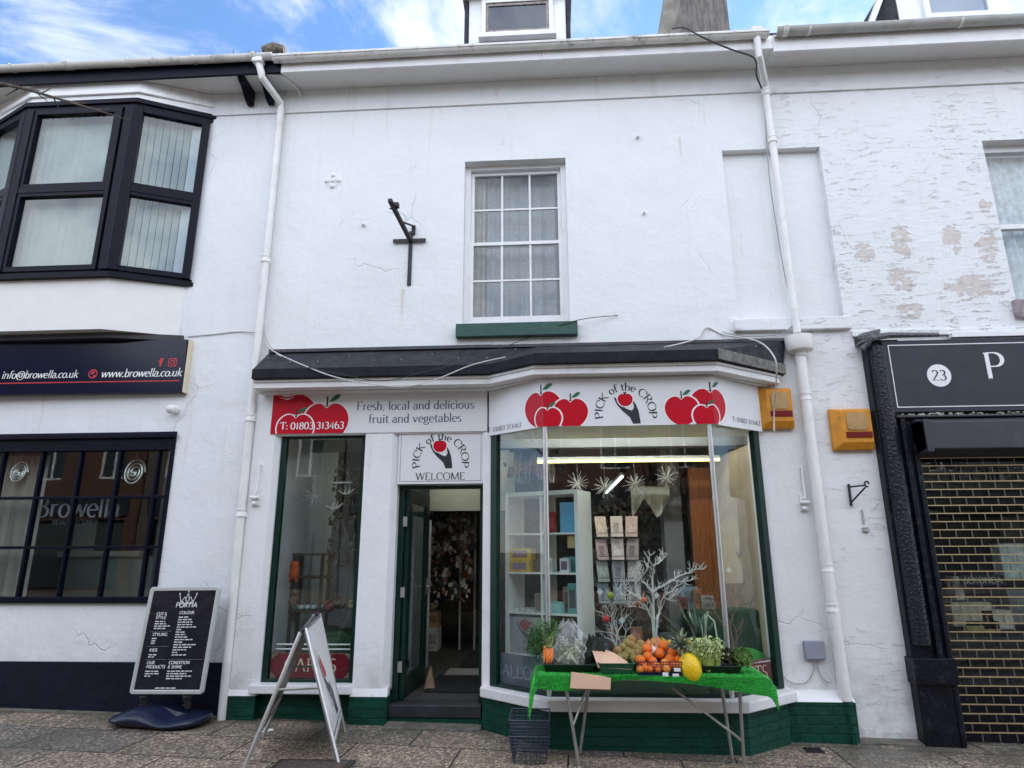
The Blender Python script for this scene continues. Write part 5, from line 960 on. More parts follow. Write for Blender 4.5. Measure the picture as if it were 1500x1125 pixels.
# latch on the white strip by the pilaster, junction box
c = at(1268, 768, 0); b = MB(); b.tube([(c.x - .02, -.012, c.z + .14), (c.x - .018, -.012, c.z)], .008, 6); b.box(c.x - .04, c.x + .02, -.03, -.001, c.z - .07, c.z - .03); solo(b, 'wall_latch', 'small dark latch on the white strip below the scrolled bracket', 'latch', mk('dirty white latch', (.4, .39, .38), .6, var=.4, vscale=30), bevel=.003)
a, d = at(1181, 967, -.05), at(1206, 939, -.05); t = thing('junction_box', 'grey plastic box with two thin cables low on the wall by the drainpipe', 'junction box', ((a.x + d.x) / 2, -.01, a.z))
b = MB(); b.box(a.x, d.x, -.055, -.001, a.z, d.z); b.build('box', GREYP, t, bevel=.01); b = MB(); b.box(a.x - .004, d.x + .004, -.065, -.0552, a.z + .01, d.z); b.build('lid', GREYP, t, bevel=.008)
def cable(name, lab, pts, r, mat, Y=None, n=8):
    P_ = [p if isinstance(p, Vector) else at(p[0], p[1], p[2]) for p in pts]; o = []
    for i in range(len(P_) - 1):                      # Catmull-Rom through the points
        p0, p1, p2, p3 = P_[max(i - 1, 0)], P_[i], P_[i + 1], P_[min(i + 2, len(P_) - 1)]
        for k in range(n):
            s = k / n; o.append(.5 * ((2 * p1) + (p2 - p0) * s + (2 * p0 - 5 * p1 + 4 * p2 - p3) * s * s + (3 * p1 - p0 - 3 * p2 + p3) * s ** 3))
    o.append(P_[-1]); return solo(MB().tube(o, r, 6), name, lab, 'cable', mat, smooth=True)
cable('wall_cable', 'white cable looping from the left drainpipe across the canopy', [(388, 500, -.03), (400, 514, -.12), (440, 533, -.36), (490, 552, -.50), (540, 562, -.53), (590, 566, -.53), (635, 557, -.50), (690, 535, -.47), (740, 523, -.60)], .006, CABW)
cable('wall_cable', 'dark cable sagging under the canopy edge by the slogan sign', [(452, 538, -.42), (500, 548, -.50), (560, 558, -.55), (620, 545, -.52), (690, 527, -.46), (760, 500, -.06), (842, 470, -.10), (905, 462, -.01)], .004, CABD)
cable('wall_cable', 'white cable running from the canopy up to the blind window sill', [(950, 513, -.40), (990, 505, -.25), (1022, 495, -.04), (1035, 480, -.02), (1060, 490, -.02), (1110, 500, -.20), (1135, 525, -.55), (1137, 560, -.40), (1134, 600, -.13), (1134, 632, -.12)], .0075, CABW)
cable('wall_cable', 'thin grey cable looping under the blind window sill', [(1058, 486, -.02), (1090, 493, -.03), (1140, 490, -.03), (1160, 478, -.07), (1168, 464, -.10)], .005, CABG)
cable('wall_cable', 'thin grey cable pinned across the white wall towards the left drainpipe', [(275, 493, -.01), (310, 490, -.01), (350, 486, -.01), (380, 488, -.03)], .005, CABG)
cable('wall_cable', 'black cable drooping from the chimney over the eaves to the right drainpipe', [(985, 42, -.45), (1003, 41, -.52), (1030, 55, -.55), (1070, 72, -.50), (1100, 82, -.46), (1108, 92, -.42), (1108, 110, -.25), (1116, 130, -.15)], .010, CABD)
cable('wall_cable', 'thin dark cable clipped down the wall beside the right drainpipe', [(1120, 150, -.03), (1126, 250, -.03), (1137, 330, .05), (1148, 395, .05), (1160, 450, .02), (1164, 470, -.08)], .006, CABG)
cable('wall_cable', 'thin cable from the grey junction box towards the bay window', [(1192, 968, -.02), (1191, 985, -.02), (1180, 1000, -.02), (1160, 1000, -.02), (1146, 990, -.02)], .005, CABG)
cable('wall_cable', 'thin cable from the grey junction box towards the right drainpipe', [(1197, 968, -.02), (1200, 985, -.02), (1210, 998, -.02), (1218, 1000, -.04)], .005, CABG)
cable('wall_cable', 'white cable tangled from the left drainpipe to the canopy end', [(386, 470, -.02), (390, 495, -.02), (402, 515, -.03), (412, 522, -.1)], .007, CABW)

# ------------------------------------------------------------------ street: A-board, pavement sign, baskets, cover
t = thing('a_board', 'white A frame board with a red and black emblem, legs spread on the paving', 'pavement sign', (-2.1, -.85, gz(-2.1)))
nf, nb = atz(496, 1120, .017), atz(505, 1072, .022); lf, lbk = atz(357, 1127, .033), atz(386, 1078, .036)
tn, tf = at(447, 920, -1.22), at(468, 899, -.52)
tn2, tf2 = at(440, 926, -1.24), at(461, 900, -.54)
def leaf(n0, f0, n1, f1, panel):
    e = (f0 - n0).normalized(); up = (n1 - n0).normalized(); nn = e.cross(up).normalized()
    b = MB(); wd = .032
    for p, q in ((n0, n1), (f0, f1)): b.tube([p, q], .017, 6)
    for k in (.14, .985) if panel else (.30, .985): b.tube([n0.lerp(n1, k), f0.lerp(f1, k)], .015, 6)
    b.build('frame', ALU, t)
    if panel:
        m = MB(); A_1, B_1 = n0.lerp(n1, .15), f0.lerp(f1, .15); C_1, D_1 = f0.lerp(f1, .985), n0.lerp(n1, .985); m.prism([A_1, B_1, C_1, D_1], nn * .008); PN = m.build('panel', mk('white poster panel', (.82, .82, .80), .3, var=.03), t)
        s = 1 if nn.dot(CAM - n0) > 0 else -1; oo = A_1 + (nn * .008 if s > 0 else Vector((0, 0, 0))); L1 = (B_1 - A_1).length; Hh_ = (D_1 - A_1).length
        u = (B_1 - A_1).normalized(); v = (D_1 - A_1).normalized(); fn = lambda x, y, k=0: oo + u * x + v * y + nn * s * (.0015 + .0004 * k)
        g_ = MB(); hand_logo(g_, fn, L1 * .47, Hh_ * .62, .0021); g_.build('hand_emblem', LOGO, PN)
        g_ = MB(); text(g_, 'PICK of the CROP', arcfn(fn, L1 * .47, Hh_ * .5, .27), .085, .1, .04, .03); g_.mat(1)
        for k, s_ in enumerate(('FRUIT', 'VEG')): text(g_, s_, (lambda kk: lambda x, y, q=0: fn(L1 * .5 + x, Hh_ * (.30 - .1 * kk) + y, q))(k), .13, .10, .05, .03)
        g_.build('sign_lettering', [mk('pale grey lettering', (.42, .42, .42), .5), mk('faint mauve lettering', (.46, .42, .46), .5)], PN)
        g_ = MB(); decal(g_, [(.06, Hh_ * .955), (L1 - .08, Hh_ * .955), (L1 - .08, Hh_ * .965), (.06, Hh_ * .965)], fn, 0); decal(g_, [(.05, .03), (L1 - .06, .03), (L1 - .06, .042), (.05, .042)], fn, 0); g_.build('border_lines', INK, PN)
leaf(nf, nb, tn, tf, True); leaf(lf, lbk, tn2, tf2, False)
m = MB(); A_1, B_1, C_1, D_1 = lf.lerp(tn2, .18), lbk.lerp(tf2, .18), lbk.lerp(tf2, .985), lf.lerp(tn2, .985); m.prism([A_1, B_1, C_1, D_1], V3(-.006, 0, .003)); m.build('rear_panel', ALUD, t)
m = MB(); m.tube([lf.lerp(tn2, .56), nf.lerp(tn, .55)], .011, 6); m.tube([lbk.lerp(tf2, .56), nb.lerp(tf, .55)], .011, 6); m.build('spreader_bar', ALUD, t)
m = MB(); m.tube([tn2, tn], .016, 8); m.tube([tf2, tf], .016, 8); m.build('hinge', STEELD, t)

t = thing('swing_sign', 'black price list in a silver snap frame on a navy water filled base', 'pavement sign', (-3.72, -.30, gz(-3.72)))
YP = -.30; c4 = [at(190, 1017, YP - .06), at(298, 1017, YP - .06), at(323, 863, YP + .06), at(222, 860, YP + .06)]
u = (c4[1] - c4[0]).normalized(); v = (c4[3] - c4[0]); v = (v - u * v.dot(u)).normalized(); Wd = (c4[1] - c4[0]).length; Hd = (c4[3] - c4[0]).length; nn = u.cross(v).normalized()
sk = (c4[3] - c4[0]).dot(u)
v = (c4[3] - c4[0]).normalized(); o = c4[0]; fn = lambda x, y, k=0: o + u * x + v * y + nn * (.012 + .0004 * k)
b = MB(); fw_ = .038
b.prism([fn(x, y) - nn * .03 for x, y in ((.02, 0), (Wd - .02, 0), (Wd, .02), (Wd, Hd - .02), (Wd - .02, Hd), (.02, Hd), (0, Hd - .02), (0, .02))], nn * .034, [[fn(x, y) - nn * .03 for x, y in ((fw_, fw_), (Wd - fw_, fw_), (Wd - fw_, Hd - fw_), (fw_, Hd - fw_))]])
b.build('snap_frame', mk('pale grey snap frame', (.52, .55, .53), .3, metal=.35, var=.06), t, bevel=.006)
b = MB(); b.prism([fn(x, y) - nn * .012 for x, y in ((fw_ - .004, fw_ - .004), (Wd - fw_ + .004, fw_ - .004), (Wd - fw_ + .004, Hd - fw_ + .004), (fw_ - .004, Hd - fw_ + .004))], nn * .008)
PO = b.build('poster', mk('black poster under film', (.009, .009, .017), .16, var=.3, bump=.5, bscale=7), t)
g_ = MB(); F = lambda x, y: (lambda a, c, k=0: fn(Wd * x + a, Hd * y + c, k))
cwn = F(.56, .865); 
for a, c in (((-.085, .055), (-.06, -.02)), ((-.06, -.02), (-.03, .035)), ((-.03, .035), (0, -.02)), ((0, -.02), (.03, .035)), ((.03, .035), (.06, -.02)), ((.06, -.02), (.085, .055)), ((-.02, .0), (0, .07)), ((0, .07), (.02, .0)), ((-.062, -.03), (.062, -.03)), ((-.06, .0), (-.03, -.02)), ((.06, .0), (.03, -.02))):
    d_ = V3(c[0] - a[0], c[1] - a[1], 0).normalized() * .0035; g_.quad(cwn(a[0] - d_.y, a[1] + d_.x), cwn(a[0] + d_.y, a[1] - d_.x), cwn(c[0] + d_.y, c[1] - d_.x), cwn(c[0] - d_.y, c[1] + d_.x))
for x, y in ((-.085, .06), (0, .085), (.085, .06)): decal(g_, [(x - .008, y), (x, y - .012), (x + .008, y), (x, y + .016)], cwn, 0)
def sans(s, x, y, size, align='L'): text(g_, s, F(x, y), size, .17, .11, .03, serif=False, slant=.12, align=align)
sans('PORTIA', .56, .80, .062, 'C')
for s, x, y in (('CUT &', .16, .725), ('STYLE', .16, .69), ('COLOUR', .48, .735), ('STYLING', .16, .53), ('KIDS', .16, .385), ('OUR', .16, .27), ('PRODUCTS', .16, .232), ('CONDITION', .46, .27), ('& SHINE', .46, .232)): sans(s, x, y, .037)
sans('BOOK TODAY', .55, .075, .042, 'C') if 0 else sans('OPEN', .50, .075, .042, 'C') if 0 else None
ruled = [(.16, .66, .14), (.16, .638, .16), (.16, .616, .22), (.16, .594, .18), (.16, .50, .08), (.16, .478, .07), (.16, .456, .06), (.16, .35, .11), (.16, .33, .08), (.16, .20, .18), (.16, .178, .20), (.16, .156, .08)] + [(.48, .70 - .0235 * i, w) for i, w in enumerate((.16, .19, .21, .21, .27, .09, .12, .14, .17, .25, .13, .32, .25, .19, .07, .20))] + [(.46, .20, .34), (.46, .178, .27), (.46, .156, .34), (.46, .134, .22), (.34, .05, .30)]
for x, y, w in ruled:
    xx = x
    while xx < x + w - .012:
        ww = random.uniform(.03, .07); ww = min(ww, x + w - xx); decal(g_, [(0, 0), (ww * Wd, 0), (ww * Wd, .010), (0, .010)], F(xx, y), 0); xx += ww + .012
g_.build('price_lettering', mk('grey white lettering', (.62, .60, .62), .5), PO)
g_ = MB()
for x0, x1, y in ((.12, .42, .57), (.12, .42, .43), (.12, .42, .31), (.44, .92, .31)): decal(g_, [(0, 0), ((x1 - x0) * Wd, 0), ((x1 - x0) * Wd, .004), (0, .004)], F(x0, y), 0)
g_.build('ruled_lines', mk('dim ruled line', (.12, .12, .14), .5), PO)
b = MB()
for x in (.2, .78):
    p = fn(Wd * x, 0) - nn * .015; b.tube([p + V3(0, 0, -.005), p + V3(0, .01, -.03)], .045, 10); b.tube([p + V3(0, .01, -.03), p + V3(.01, .02, -.12)], [.026, .030], 10); b.tube([p + V3(0, .01, -.05), p + V3(0, .01, -.062)], .036, 10); b.tube([p + V3(0, .01, -.085), p + V3(0, .01, -.095)], .036, 10)
b.build('spring', STEELD, t, smooth=True)
# blow-moulded base: a low pillow with a scooped front
b = MB(); nu, nv = 44, 24; cxx, cyy = -3.66, -.30; vs = []
for j in range(nv + 1):
    for i in range(nu):
        a = 2 * math.pi * i / nu; k = j / nv * math.pi; ca, sa = math.cos(a), math.sin(a); q = (abs(ca) ** 3.2 + abs(sa) ** 3.2) ** (-1 / 3.2); rr = math.sin(k) ** .55
        x = .43 * q * ca * rr; y = .27 * q * sa * rr; h = (math.cos(k) + 1) / 2
        hz = .135 * h + (.03 * h * math.cos(x * 9 + .9)) - .05 * h * math.exp(-((x - .10) / .14) ** 2) * (1 if y < 0 else .2); flare = 1 + .10 * math.exp(-(hz / .05) ** 2) * (1 if ca > 0 else .4)
        vs.append((cxx + x * flare, cyy + y, gz(cxx + x) + .001 + max(0, hz)))
b.add(vs, [(j * nu + i, j * nu + (i + 1) % nu, (j + 1) * nu + (i + 1) % nu, (j + 1) * nu + i) for j in range(nv) for i in range(nu)])
b.build('water_base', mk('navy rubbery plastic', (.008, .014, .042), .32, var=.2, bump=.15, bscale=30), t, smooth=True)

# two nested wire baskets on the paving left of the table
WIRE = mk('blue grey basket wire', (.055, .066, .10), .4, metal=.5)
p0 = atz(777, 1112, gz(-.2))
for k, lab in enumerate(('blue grey wire basket standing on the paving, under another basket', 'blue grey wire basket nested on top of another beside the table leg')):
    t = thing('wire_basket', lab, 'basket', (p0.x, p0.y + .02, gz(p0.x) + .006 + .115 * k), 'wire shopping baskets'); bx, by, bz = wloc(t); b = MB(); h = .20
    def rect(z, e): return [(bx - .125 - e, by - .16 - e, bz + z), (bx + .125 + e, by - .16 - e, bz + z), (bx + .125 + e, by + .16 + e, bz + z), (bx - .125 - e, by + .16 + e, bz + z), (bx - .125 - e, by - .16 - e, bz + z)]
    for i in range(9): b.tube(rect(h * i / 8, .035 * i / 8), .0055 if i == 8 else .0028, 5)
    r0, r1 = rect(0, 0), rect(h, .035)
    for s in range(4):
        for i in range(11 if s % 2 == 0 else 13):
            f_ = i / (10 if s % 2 == 0 else 12); b.tube([V3(*r0[s]).lerp(V3(*r0[s + 1]), f_), V3(*r1[s]).lerp(V3(*r1[s + 1]), f_)], .0026, 4)
    for i in range(7): b.tube([V3(*r0[0]).lerp(V3(*r0[1]), i / 6), V3(*r0[3]).lerp(V3(*r0[2]), i / 6)], .0026, 4)
    b.build('wire_cage', WIRE, t)
    b = MB(); b.tube([(bx - .15, by + .02 + .03 * k, bz + h), (bx - .13, by + .03, bz + h + .015), (bx + .13, by + .03, bz + h + .015), (bx + .15, by + .02, bz + h)], .006, 6); b.build('handle', mk('dark basket handle', (.02, .022, .03), .4), t, smooth=True)
# inspection cover at the bottom edge beneath the A-board
b = MB(); c = [atz(412, 1112, .03), atz(520, 1116, .025)]; x0, x1, yy = c[0].x, c[1].x, c[0].y
zg = gz((x0 + x1) / 2) + .012 * .5; b.box(x0, x1, yy - .55, yy, zg - .02, zg + .006); b.mat(1); b.box(x0 + .04, x1 - .04, yy - .51, yy - .04, zg + .006, zg + .009)
solo(b, 'inspection_cover', 'dark framed inspection cover in the paving beneath the white A frame board', 'drain cover', [mk('rusty dark frame', (.030, .024, .02), .7, var=.4, vscale=20), mk('brown cover infill', (.085, .065, .055), .85, var=.4, vscale=30, bump=.8, bscale=80)])
b = MB(); a, d = at(1183, 1094, -.35), at(1203, 1103, -.5); c = atz(1192, 1100, gz(2.2)); b.box(c.x - .07, c.x + .07, c.y - .06, c.y + .06, gz(c.x) - .02, gz(c.x) + .012); solo(b, 'gully_grate', 'small dark gully grate in the paving by the drainpipe foot', 'drain cover', IRON)
b = MB()
for i in range(9): c = atz(392 + random.uniform(-8, 8), 1071 + random.uniform(-2, 3), gz(-2.5)); b.ball((c.x, c.y, gz(c.x) + .008), .02, .014, .006, 7, 4, jit=.4)
solo(b, 'crumpled_tissue', 'scrap of crumpled white paper on the paving under the A frame board', 'litter', PAPERS)

# ------------------------------------------------------------------ produce table
TZ, TY0, TY1, TX0, TX1 = .640, -1.10, -.665, -.11, 1.60
t = thing('folding_table', 'long folding trestle table with grey tube legs in front of the bay', 'table', (.8, -.88, gz(.8)))
b = MB(); b.box(TX0, TX1, TY0, TY1, TZ - .035, TZ); b.build('table_top', mk('pale grey table board', (.42, .41, .38), .55, var=.1), t, bevel=.004)
def leg(p, q, r=.014, name='leg'): MB().tube([p, q], r, 8).build(name, ALUD, t, smooth=True)
leg(at(829, 1006, TY0 + .03), atz(848, 1121, gz(.17) + .003)); leg(at(862, 1008, TY1 - .05), V3(.19, -.70, gz(.19) + .003))
leg(at(1057, 1006, TY1 - .04), V3(1.43, -.70, gz(1.43) + .003)); leg(at(1083, 1008, TY0 + .12), atz(1090, 1122, gz(1.46) + .003))
leg(at(985, 1008, TY0 + .2), at(1086, 1084, TY0 + .18), .010, 'brace'); leg(at(1060, 1064, TY1 - .1), at(1086, 1086, TY0 + .18), .008, 'brace'); leg(at(858, 1012, TY0 + .15), at(840, 1062, TY0 + .05), .009, 'brace')
# turf cloth with hanging edge and short pile
t_z = lambda x, y: TZ + .006 + .004 * math.sin(9 * x + 3 * y)
b = MB(); nx, ny = 60, 20; vs = []; Xc0, Xc1 = TX0 - .03, TX1 + .03
def cloth(u, w):
    x = Xc0 + (Xc1 - Xc0) * u
    if w < .62: y = TY1 + (TY0 - .012 - TY1) * (w / .62); z = t_z(x, y); return V3(x, y, z)
    k = (w - .62) / .38; dr = .085 + .035 * math.sin(7 * u + .4) + .05 * max(0, (u - .55)) - .055 * math.exp(-((u - .36) / .16) ** 2)
    return V3(x, TY0 - .014 - .012 * math.sin(14 * u) * k - .010 * k, TZ + .006 - dr * k)
for j in range(ny + 1):
    for i in range(nx + 1):
        p = cloth(i / nx, j / ny); vs.append(p)
b.add(vs, [(j * (nx + 1) + i, j * (nx + 1) + i + 1, (j + 1) * (nx + 1) + i + 1, (j + 1) * (nx + 1) + i) for j in range(ny) for i in range(nx)])
# hanging ends
for s, u in ((-1, 0), (1, 1)):
    vs = []; n2 = 14
    for j in range(n2 + 1):
        for i in range(7):
            p = cloth(u, j / n2); k = i / 6; dr = (.24 if s < 0 else .10) * (.35 + .65 * min(1, (j / n2) * 1.5)); vs.append(V3(p.x + s * (.02 + .05 * k) * (k > 0), p.y - .03 * k, p.z - dr * k))
    b.add(vs, [(j * 7 + i, j * 7 + i + 1, (j + 1) * 7 + i + 1, (j + 1) * 7 + i) for j in range(n2) for i in range(6)])
rnd = random.Random(5); b.mat(1)
for k in range(9000):
    u, w = rnd.random(), rnd.uniform(.25, 1); p = cloth(u, w); nrm = V3(0, -1, .25) if w > .62 else V3(0, 0, 1); d_ = (nrm + V3(rnd.uniform(-.6, .6), rnd.uniform(-.6, .6), rnd.uniform(-.5, .3))).normalized() * rnd.uniform(.006, .012); s_ = V3(rnd.uniform(-1, 1), rnd.uniform(-1, 1), rnd.uniform(-.3, .3)).normalized() * .003
    b.add([p - s_, p + s_, p + d_], [(0, 1, 2)])
for k in range(1800):
    s = rnd.choice((-1, 1)); p = cloth(0 if s < 0 else 1, rnd.random()); kk = rnd.random(); p = V3(p.x + s * (.02 + .05 * kk), p.y - .03 * kk, p.z - (.2 if s < 0 else .085) * kk); d_ = V3(s * 1, rnd.uniform(-1, .2), rnd.uniform(-.5, .5)).normalized() * .013; b.add([p, p + V3(0, .004, .002), p + d_], [(0, 1, 2)])
solo(b, 'turf_cloth', 'bright green artificial turf cloth draped over the trestle table', 'table cover', [TURF, TURFB], fix=False, smooth=True)
CZ = TZ + .014
def tray(u0, u1, Yf, depth, h, mat, lab, flare=.02, name='tray'):
    x0, x1 = at(u0, 985, Yf).x, at(u1, 985, Yf).x; b = MB(); z = CZ; i = .006
    def ring(e, zz): return [(x0 - e, Yf - e, zz), (x1 + e, Yf - e, zz), (x1 + e, Yf + depth + e, zz), (x0 - e, Yf + depth + e, zz)]
    L = [ring(-flare, z), ring(0, z + h), ring(.01, z + h), ring(.01, z + h + .006), ring(-i, z + h + .006), ring(-flare - i, z + i)]; vs = [p for r in L for p in r]
    b.add(vs, [(k * 4 + j, k * 4 + (j + 1) % 4, (k + 1) * 4 + (j + 1) % 4, (k + 1) * 4 + j) for k in range(5) for j in range(4)] + [(0, 1, 2, 3), (20, 21, 22, 23)])
    solo(b, name, lab, 'tray', mat, bevel=.003); return x0, x1
T1 = tray(796, 872, -1.03, .30, .05, TRAYB, 'near black tray of carrots and bagged celery at the left end of the table')
T2 = tray(878, 930, -1.12, .26, .075, TRAYG, 'dark green tray under the tilted card lid')
T3 = tray(1030, 1088, -1.05, .32, .05, TRAYB, 'near black tray of cabbage at the right end of the table')
T4 = tray(884, 982, -.86, .20, .085, TRAYG, 'green tray of brown fruit at the back of the table', name='tray')
# crate of oranges
x0, x1 = at(936, 985, -1.12).x, at(1000, 985, -1.12).x; y0, y1 = -1.11, -.88; b = MB(); z = CZ - .004; h = .095
for i in range(6):
    zz = z + h * i / 5; rr = .0045 if i in (0, 5) else .0025
    b.tube([(x0, y0, zz), (x1, y0, zz), (x1, y1, zz), (x0, y1, zz), (x0, y0, zz)], rr, 4)
for s in range(15):
    k = s / 14; b.tube([(x0 + (x1 - x0) * k, y0, z), (x0 + (x1 - x0) * k, y0, z + h)], .0025, 4); b.tube([(x0 + (x1 - x0) * k, y1, z), (x0 + (x1 - x0) * k, y1, z + h)], .0025, 4); b.tube([(x0, y0 + (y1 - y0) * k, z), (x0, y0 + (y1 - y0) * k, z + h)], .0025, 4); b.tube([(x1, y0 + (y1 - y0) * k, z), (x1, y0 + (y1 - y0) * k, z + h)], .0025, 4)
b.box(x0, x1, y0, y1, z - .002, z + .003); solo(b, 'mesh_crate', 'navy plastic mesh crate holding the oranges', 'crate', CRATE)
for u, v, w, h_, lab in ((975, 990, .045, .05, 'white price tag on the front of the navy mesh crate, left of the other tags'),(992, 981, .05, .026, 'upper small white tag on the right end of the navy crate'), (990, 989, .05, .022, 'lower small white tag on the right end of the navy crate')):
    p = at(u, v, y0 - .006); b = MB(); b.box(p.x - w / 2, p.x + w / 2, y0 - .0075, y0 - .006, p.z - h_ / 2, p.z + h_ / 2); solo(b, 'price_tag', lab, 'label', PAPERS, group='white tags on the navy crate')
def orange(u, v, Y, r, mat): return (u, v, Y, r, mat)
ORG = [(948, 950, -.95, .048, 0), (938, 967, -1.05, .040, 0), (944, 977, -1.08, .040, 0), (956, 969, -1.02, .041, 0), (962, 979, -1.06, .040, 1), (974, 971, -1.03, .040, 1), (966, 957, -.96, .043, 0), (981, 966, -.98, .040, 0), (988, 976, -1.06, .041, 0), (976, 984, -1.085, .038, 1), (952, 988, -1.085, .038, 0), (938, 985, -1.085, .034, 1), (984, 957, -.93, .038, 0), (972, 946, -.90, .046, 0), (964, 990, -1.08, .036, 0), (993, 966, -1.0, .036, 0), (949, 962, -1.0, .041, 0)]
for k, (u, v, Y, r, c) in enumerate(ORG):
    p = at(u, v, Y); p.z = max(p.z, CZ + r + .002); b = MB(); r *= (.9, 1, 1.06, .96, 1.03)[k % 5]; b.ball(p, r, r * .97, r * (.9 + .02 * (k % 4)), 16, 11, rot=Matrix.Rotation(k * 1.7, 3, 'X'), jit=.012); b.lathe(p + V3(0, 0, r * .86), [(0, .003), (.006, .001)], 6)
    solo(b, 'orange', 'loose bright orange heaped in the navy mesh crate', 'orange', (ORANGE, TANG)[c], group='oranges in the crate', smooth=True)
LEFTP = [(905, 955), (912, 948), (920, 955), (925, 946), (926, 957), (933, 950), (935, 958), (915, 962), (928, 965), (939, 945), (942, 954), (918, 941), (925, 938), (908, 964), (937, 965)]
for k, (u, v) in enumerate(LEFTP):
    Y = -.82 + .10 * ((950 - v) / 20); p = at(u, v, Y); r = .037 + .005 * (k % 3 == 0); b = MB(); q = Matrix.Rotation(k * 1.3, 3, 'X') @ Matrix.Rotation(k * 2.1, 3, 'Z'); b.ball(p, r, r * .95, r * 1.08, 14, 9, rot=q)
    solo(b, 'russet_fruit', 'olive brown round fruit heaped in the left half of the green tray', 'fruit', OLIVE if k % 3 else RUSSET, group='olive brown fruit in the green tray', smooth=True)
for k, (u, v) in enumerate([(950, 944), (957, 941), (955, 950), (963, 948), (964, 940), (947, 951), (959, 955)]):
    Y = -.80 + .06 * ((950 - v) / 10); p = at(u, v, Y); b = MB(); r = .036; b.lathe(p - V3(0, 0, r), [(0, 0), (r * .6, r * .15), (r, r * .85), (r * .85, r * 1.45), (r * .3, r * 1.9), (r * .12, r * 2.2), (.004, r * 2.35)], 12); 
    solo(b, 'onion', 'orange brown onion heaped in the right half of the green tray', 'onion', ONION, group='onions in the green tray', smooth=True)
p = at(953, 953, -.93); b = MB(); b.ball(p, .06, .03, .035, 10, 7, jit=.16); solo(b, 'netting_label', 'crumpled white and pink label among the oranges', 'label', mk('white pink label', (.74, .62, .66), .5, var=.3, vscale=40))
# bananas and other yellow fruit
for k, (u, v, s, lab) in enumerate(((975, 948, 1, 'browning yellow banana standing behind the oranges'), (984, 962, .8, 'short yellow banana beside the oranges and the pineapple'), (1005, 945, .8, 'yellow banana tip showing under the pineapple leaves'))):
    p = at(u, v, -.86 - .05 * (k == 1)); pts = [p + V3((-.035 + .02 * i) * s * (1 if k else .8), .01 * i, (.075 - .035 * i + .006 * i * i) * s) for i in range(6)]
    b = MB(); b.tube(pts, [.006, .018 * s, .024 * s, .024 * s, .018 * s, .006], 8); solo(b, 'banana', lab, 'banana', BANANA, group='bananas behind the oranges', smooth=True)
# melon
p = at(1011, 979, -1.06); b = MB(); q = Matrix.Rotation(R(-14), 3, 'Y'); b.ball(p, .088, .088, .116, 22, 16, rot=q)
o = solo(b, 'melon', 'large bright yellow melon resting on the front edge of the turf', 'melon', MELON, smooth=True); MB().tube([p + q @ V3(0, 0, .113), p + q @ V3(.004, 0, .124)], [.010, .006], 7).build('stalk', STEM, o)
# pineapple
p = at(1000, 962, -.92); t = thing('pineapple', 'pineapple with a spiky grey green crown behind the yellow melon', 'pineapple', (p.x, p.y, CZ)); b = MB(); b.ball(p, .055, .055, .085, 16, 12, jit=.03); b.build('fruit', PINE, t, smooth=True)
def blade(b, base, d, L, w, droop, n=5):
    d = d.normalized(); s = d.cross(V3(0, 0, 1)); s = s.normalized() if s.length > .05 else V3(1, 0, 0); vs = []
    for i in range(n + 1):
        k = i / n; c = base + d * L * k + V3(0, 0, -droop * k * k * L); ww = w * (1 - k) ** .7 * (.55 + .45 * min(1, k * 4)); up = s.cross(d).normalized() * ww * .35
        vs += [c - s * ww + up, c, c + s * ww + up]
    b.add(vs, [(3 * i + j, 3 * i + 3 + j, 3 * i + 4 + j, 3 * i + 1 + j) for i in range(n) for j in (0, 1)])
b = MB(); base = at(997, 948, -.99); rnd = random.Random(3)
for k in range(54):
    a = rnd.uniform(0, 6.28); e_ = rnd.uniform(.15, 1.35); blade(b, base + V3(0, 0, rnd.uniform(-.02, .03)), V3(math.cos(a) * math.cos(e_), math.sin(a) * math.cos(e_), math.sin(e_)), rnd.uniform(.13, .21), .012, rnd.uniform(.1, .5))
b.build('leaf_crown', PINEL, t)
# leeks leaning at the back, celery heads, cabbage, kale, carrots, bagged celery
rnd = random.Random(8)
for k in range(9):
    u0, v0 = 1020 + k * 2.6, 966 - k * .2; base = at(u0, v0, -.76); tip = at(978 + k * 8.2 + rnd.uniform(-4, 4), 888 + abs(k - 2) * 4.0 + rnd.uniform(-6, 6), -.70); d_ = tip - base
    t = thing('leek', 'leek with pale shaft and dark leaves leaning behind the celery', 'leek', tuple(base), 'leeks at the back of the table'); b = MB(); b.tube([base, base + d_ * .15, base + d_ * .34], [.014, .016, .016], 9); b.build('shaft', LEEKW, t, smooth=True); b = MB()
    for j in range(8):
        a = j * .8 + k; s = V3(math.cos(a), math.sin(a) * .5, .2) * .3; blade(b, base + d_ * rnd.uniform(.2, .4), (d_.normalized() + s * rnd.uniform(.1, 1.0)), d_.length * rnd.uniform(.6, 1.0), .024, rnd.uniform(.05, .5))
    b.build('leaves', LEEK if k % 3 else mk('pale leek leaves', (.30, .36, .26), .45, var=.4, vscale=10), t, smooth=True)
b = MB()
p = at(1048, 905, -.72); q = at(1054, 935, -.74); solo(MB().tube([at(1051, 938, -.74), at(1046, 910, -.74), at(1036, 900, -.74), at(1037, 896, -.74)], [.006, .006, .006, .009], 7), 'curved_leaf_stalk', 'thin pale curved stalk rising beside the leeks', 'stalk', LEEKW, smooth=True)
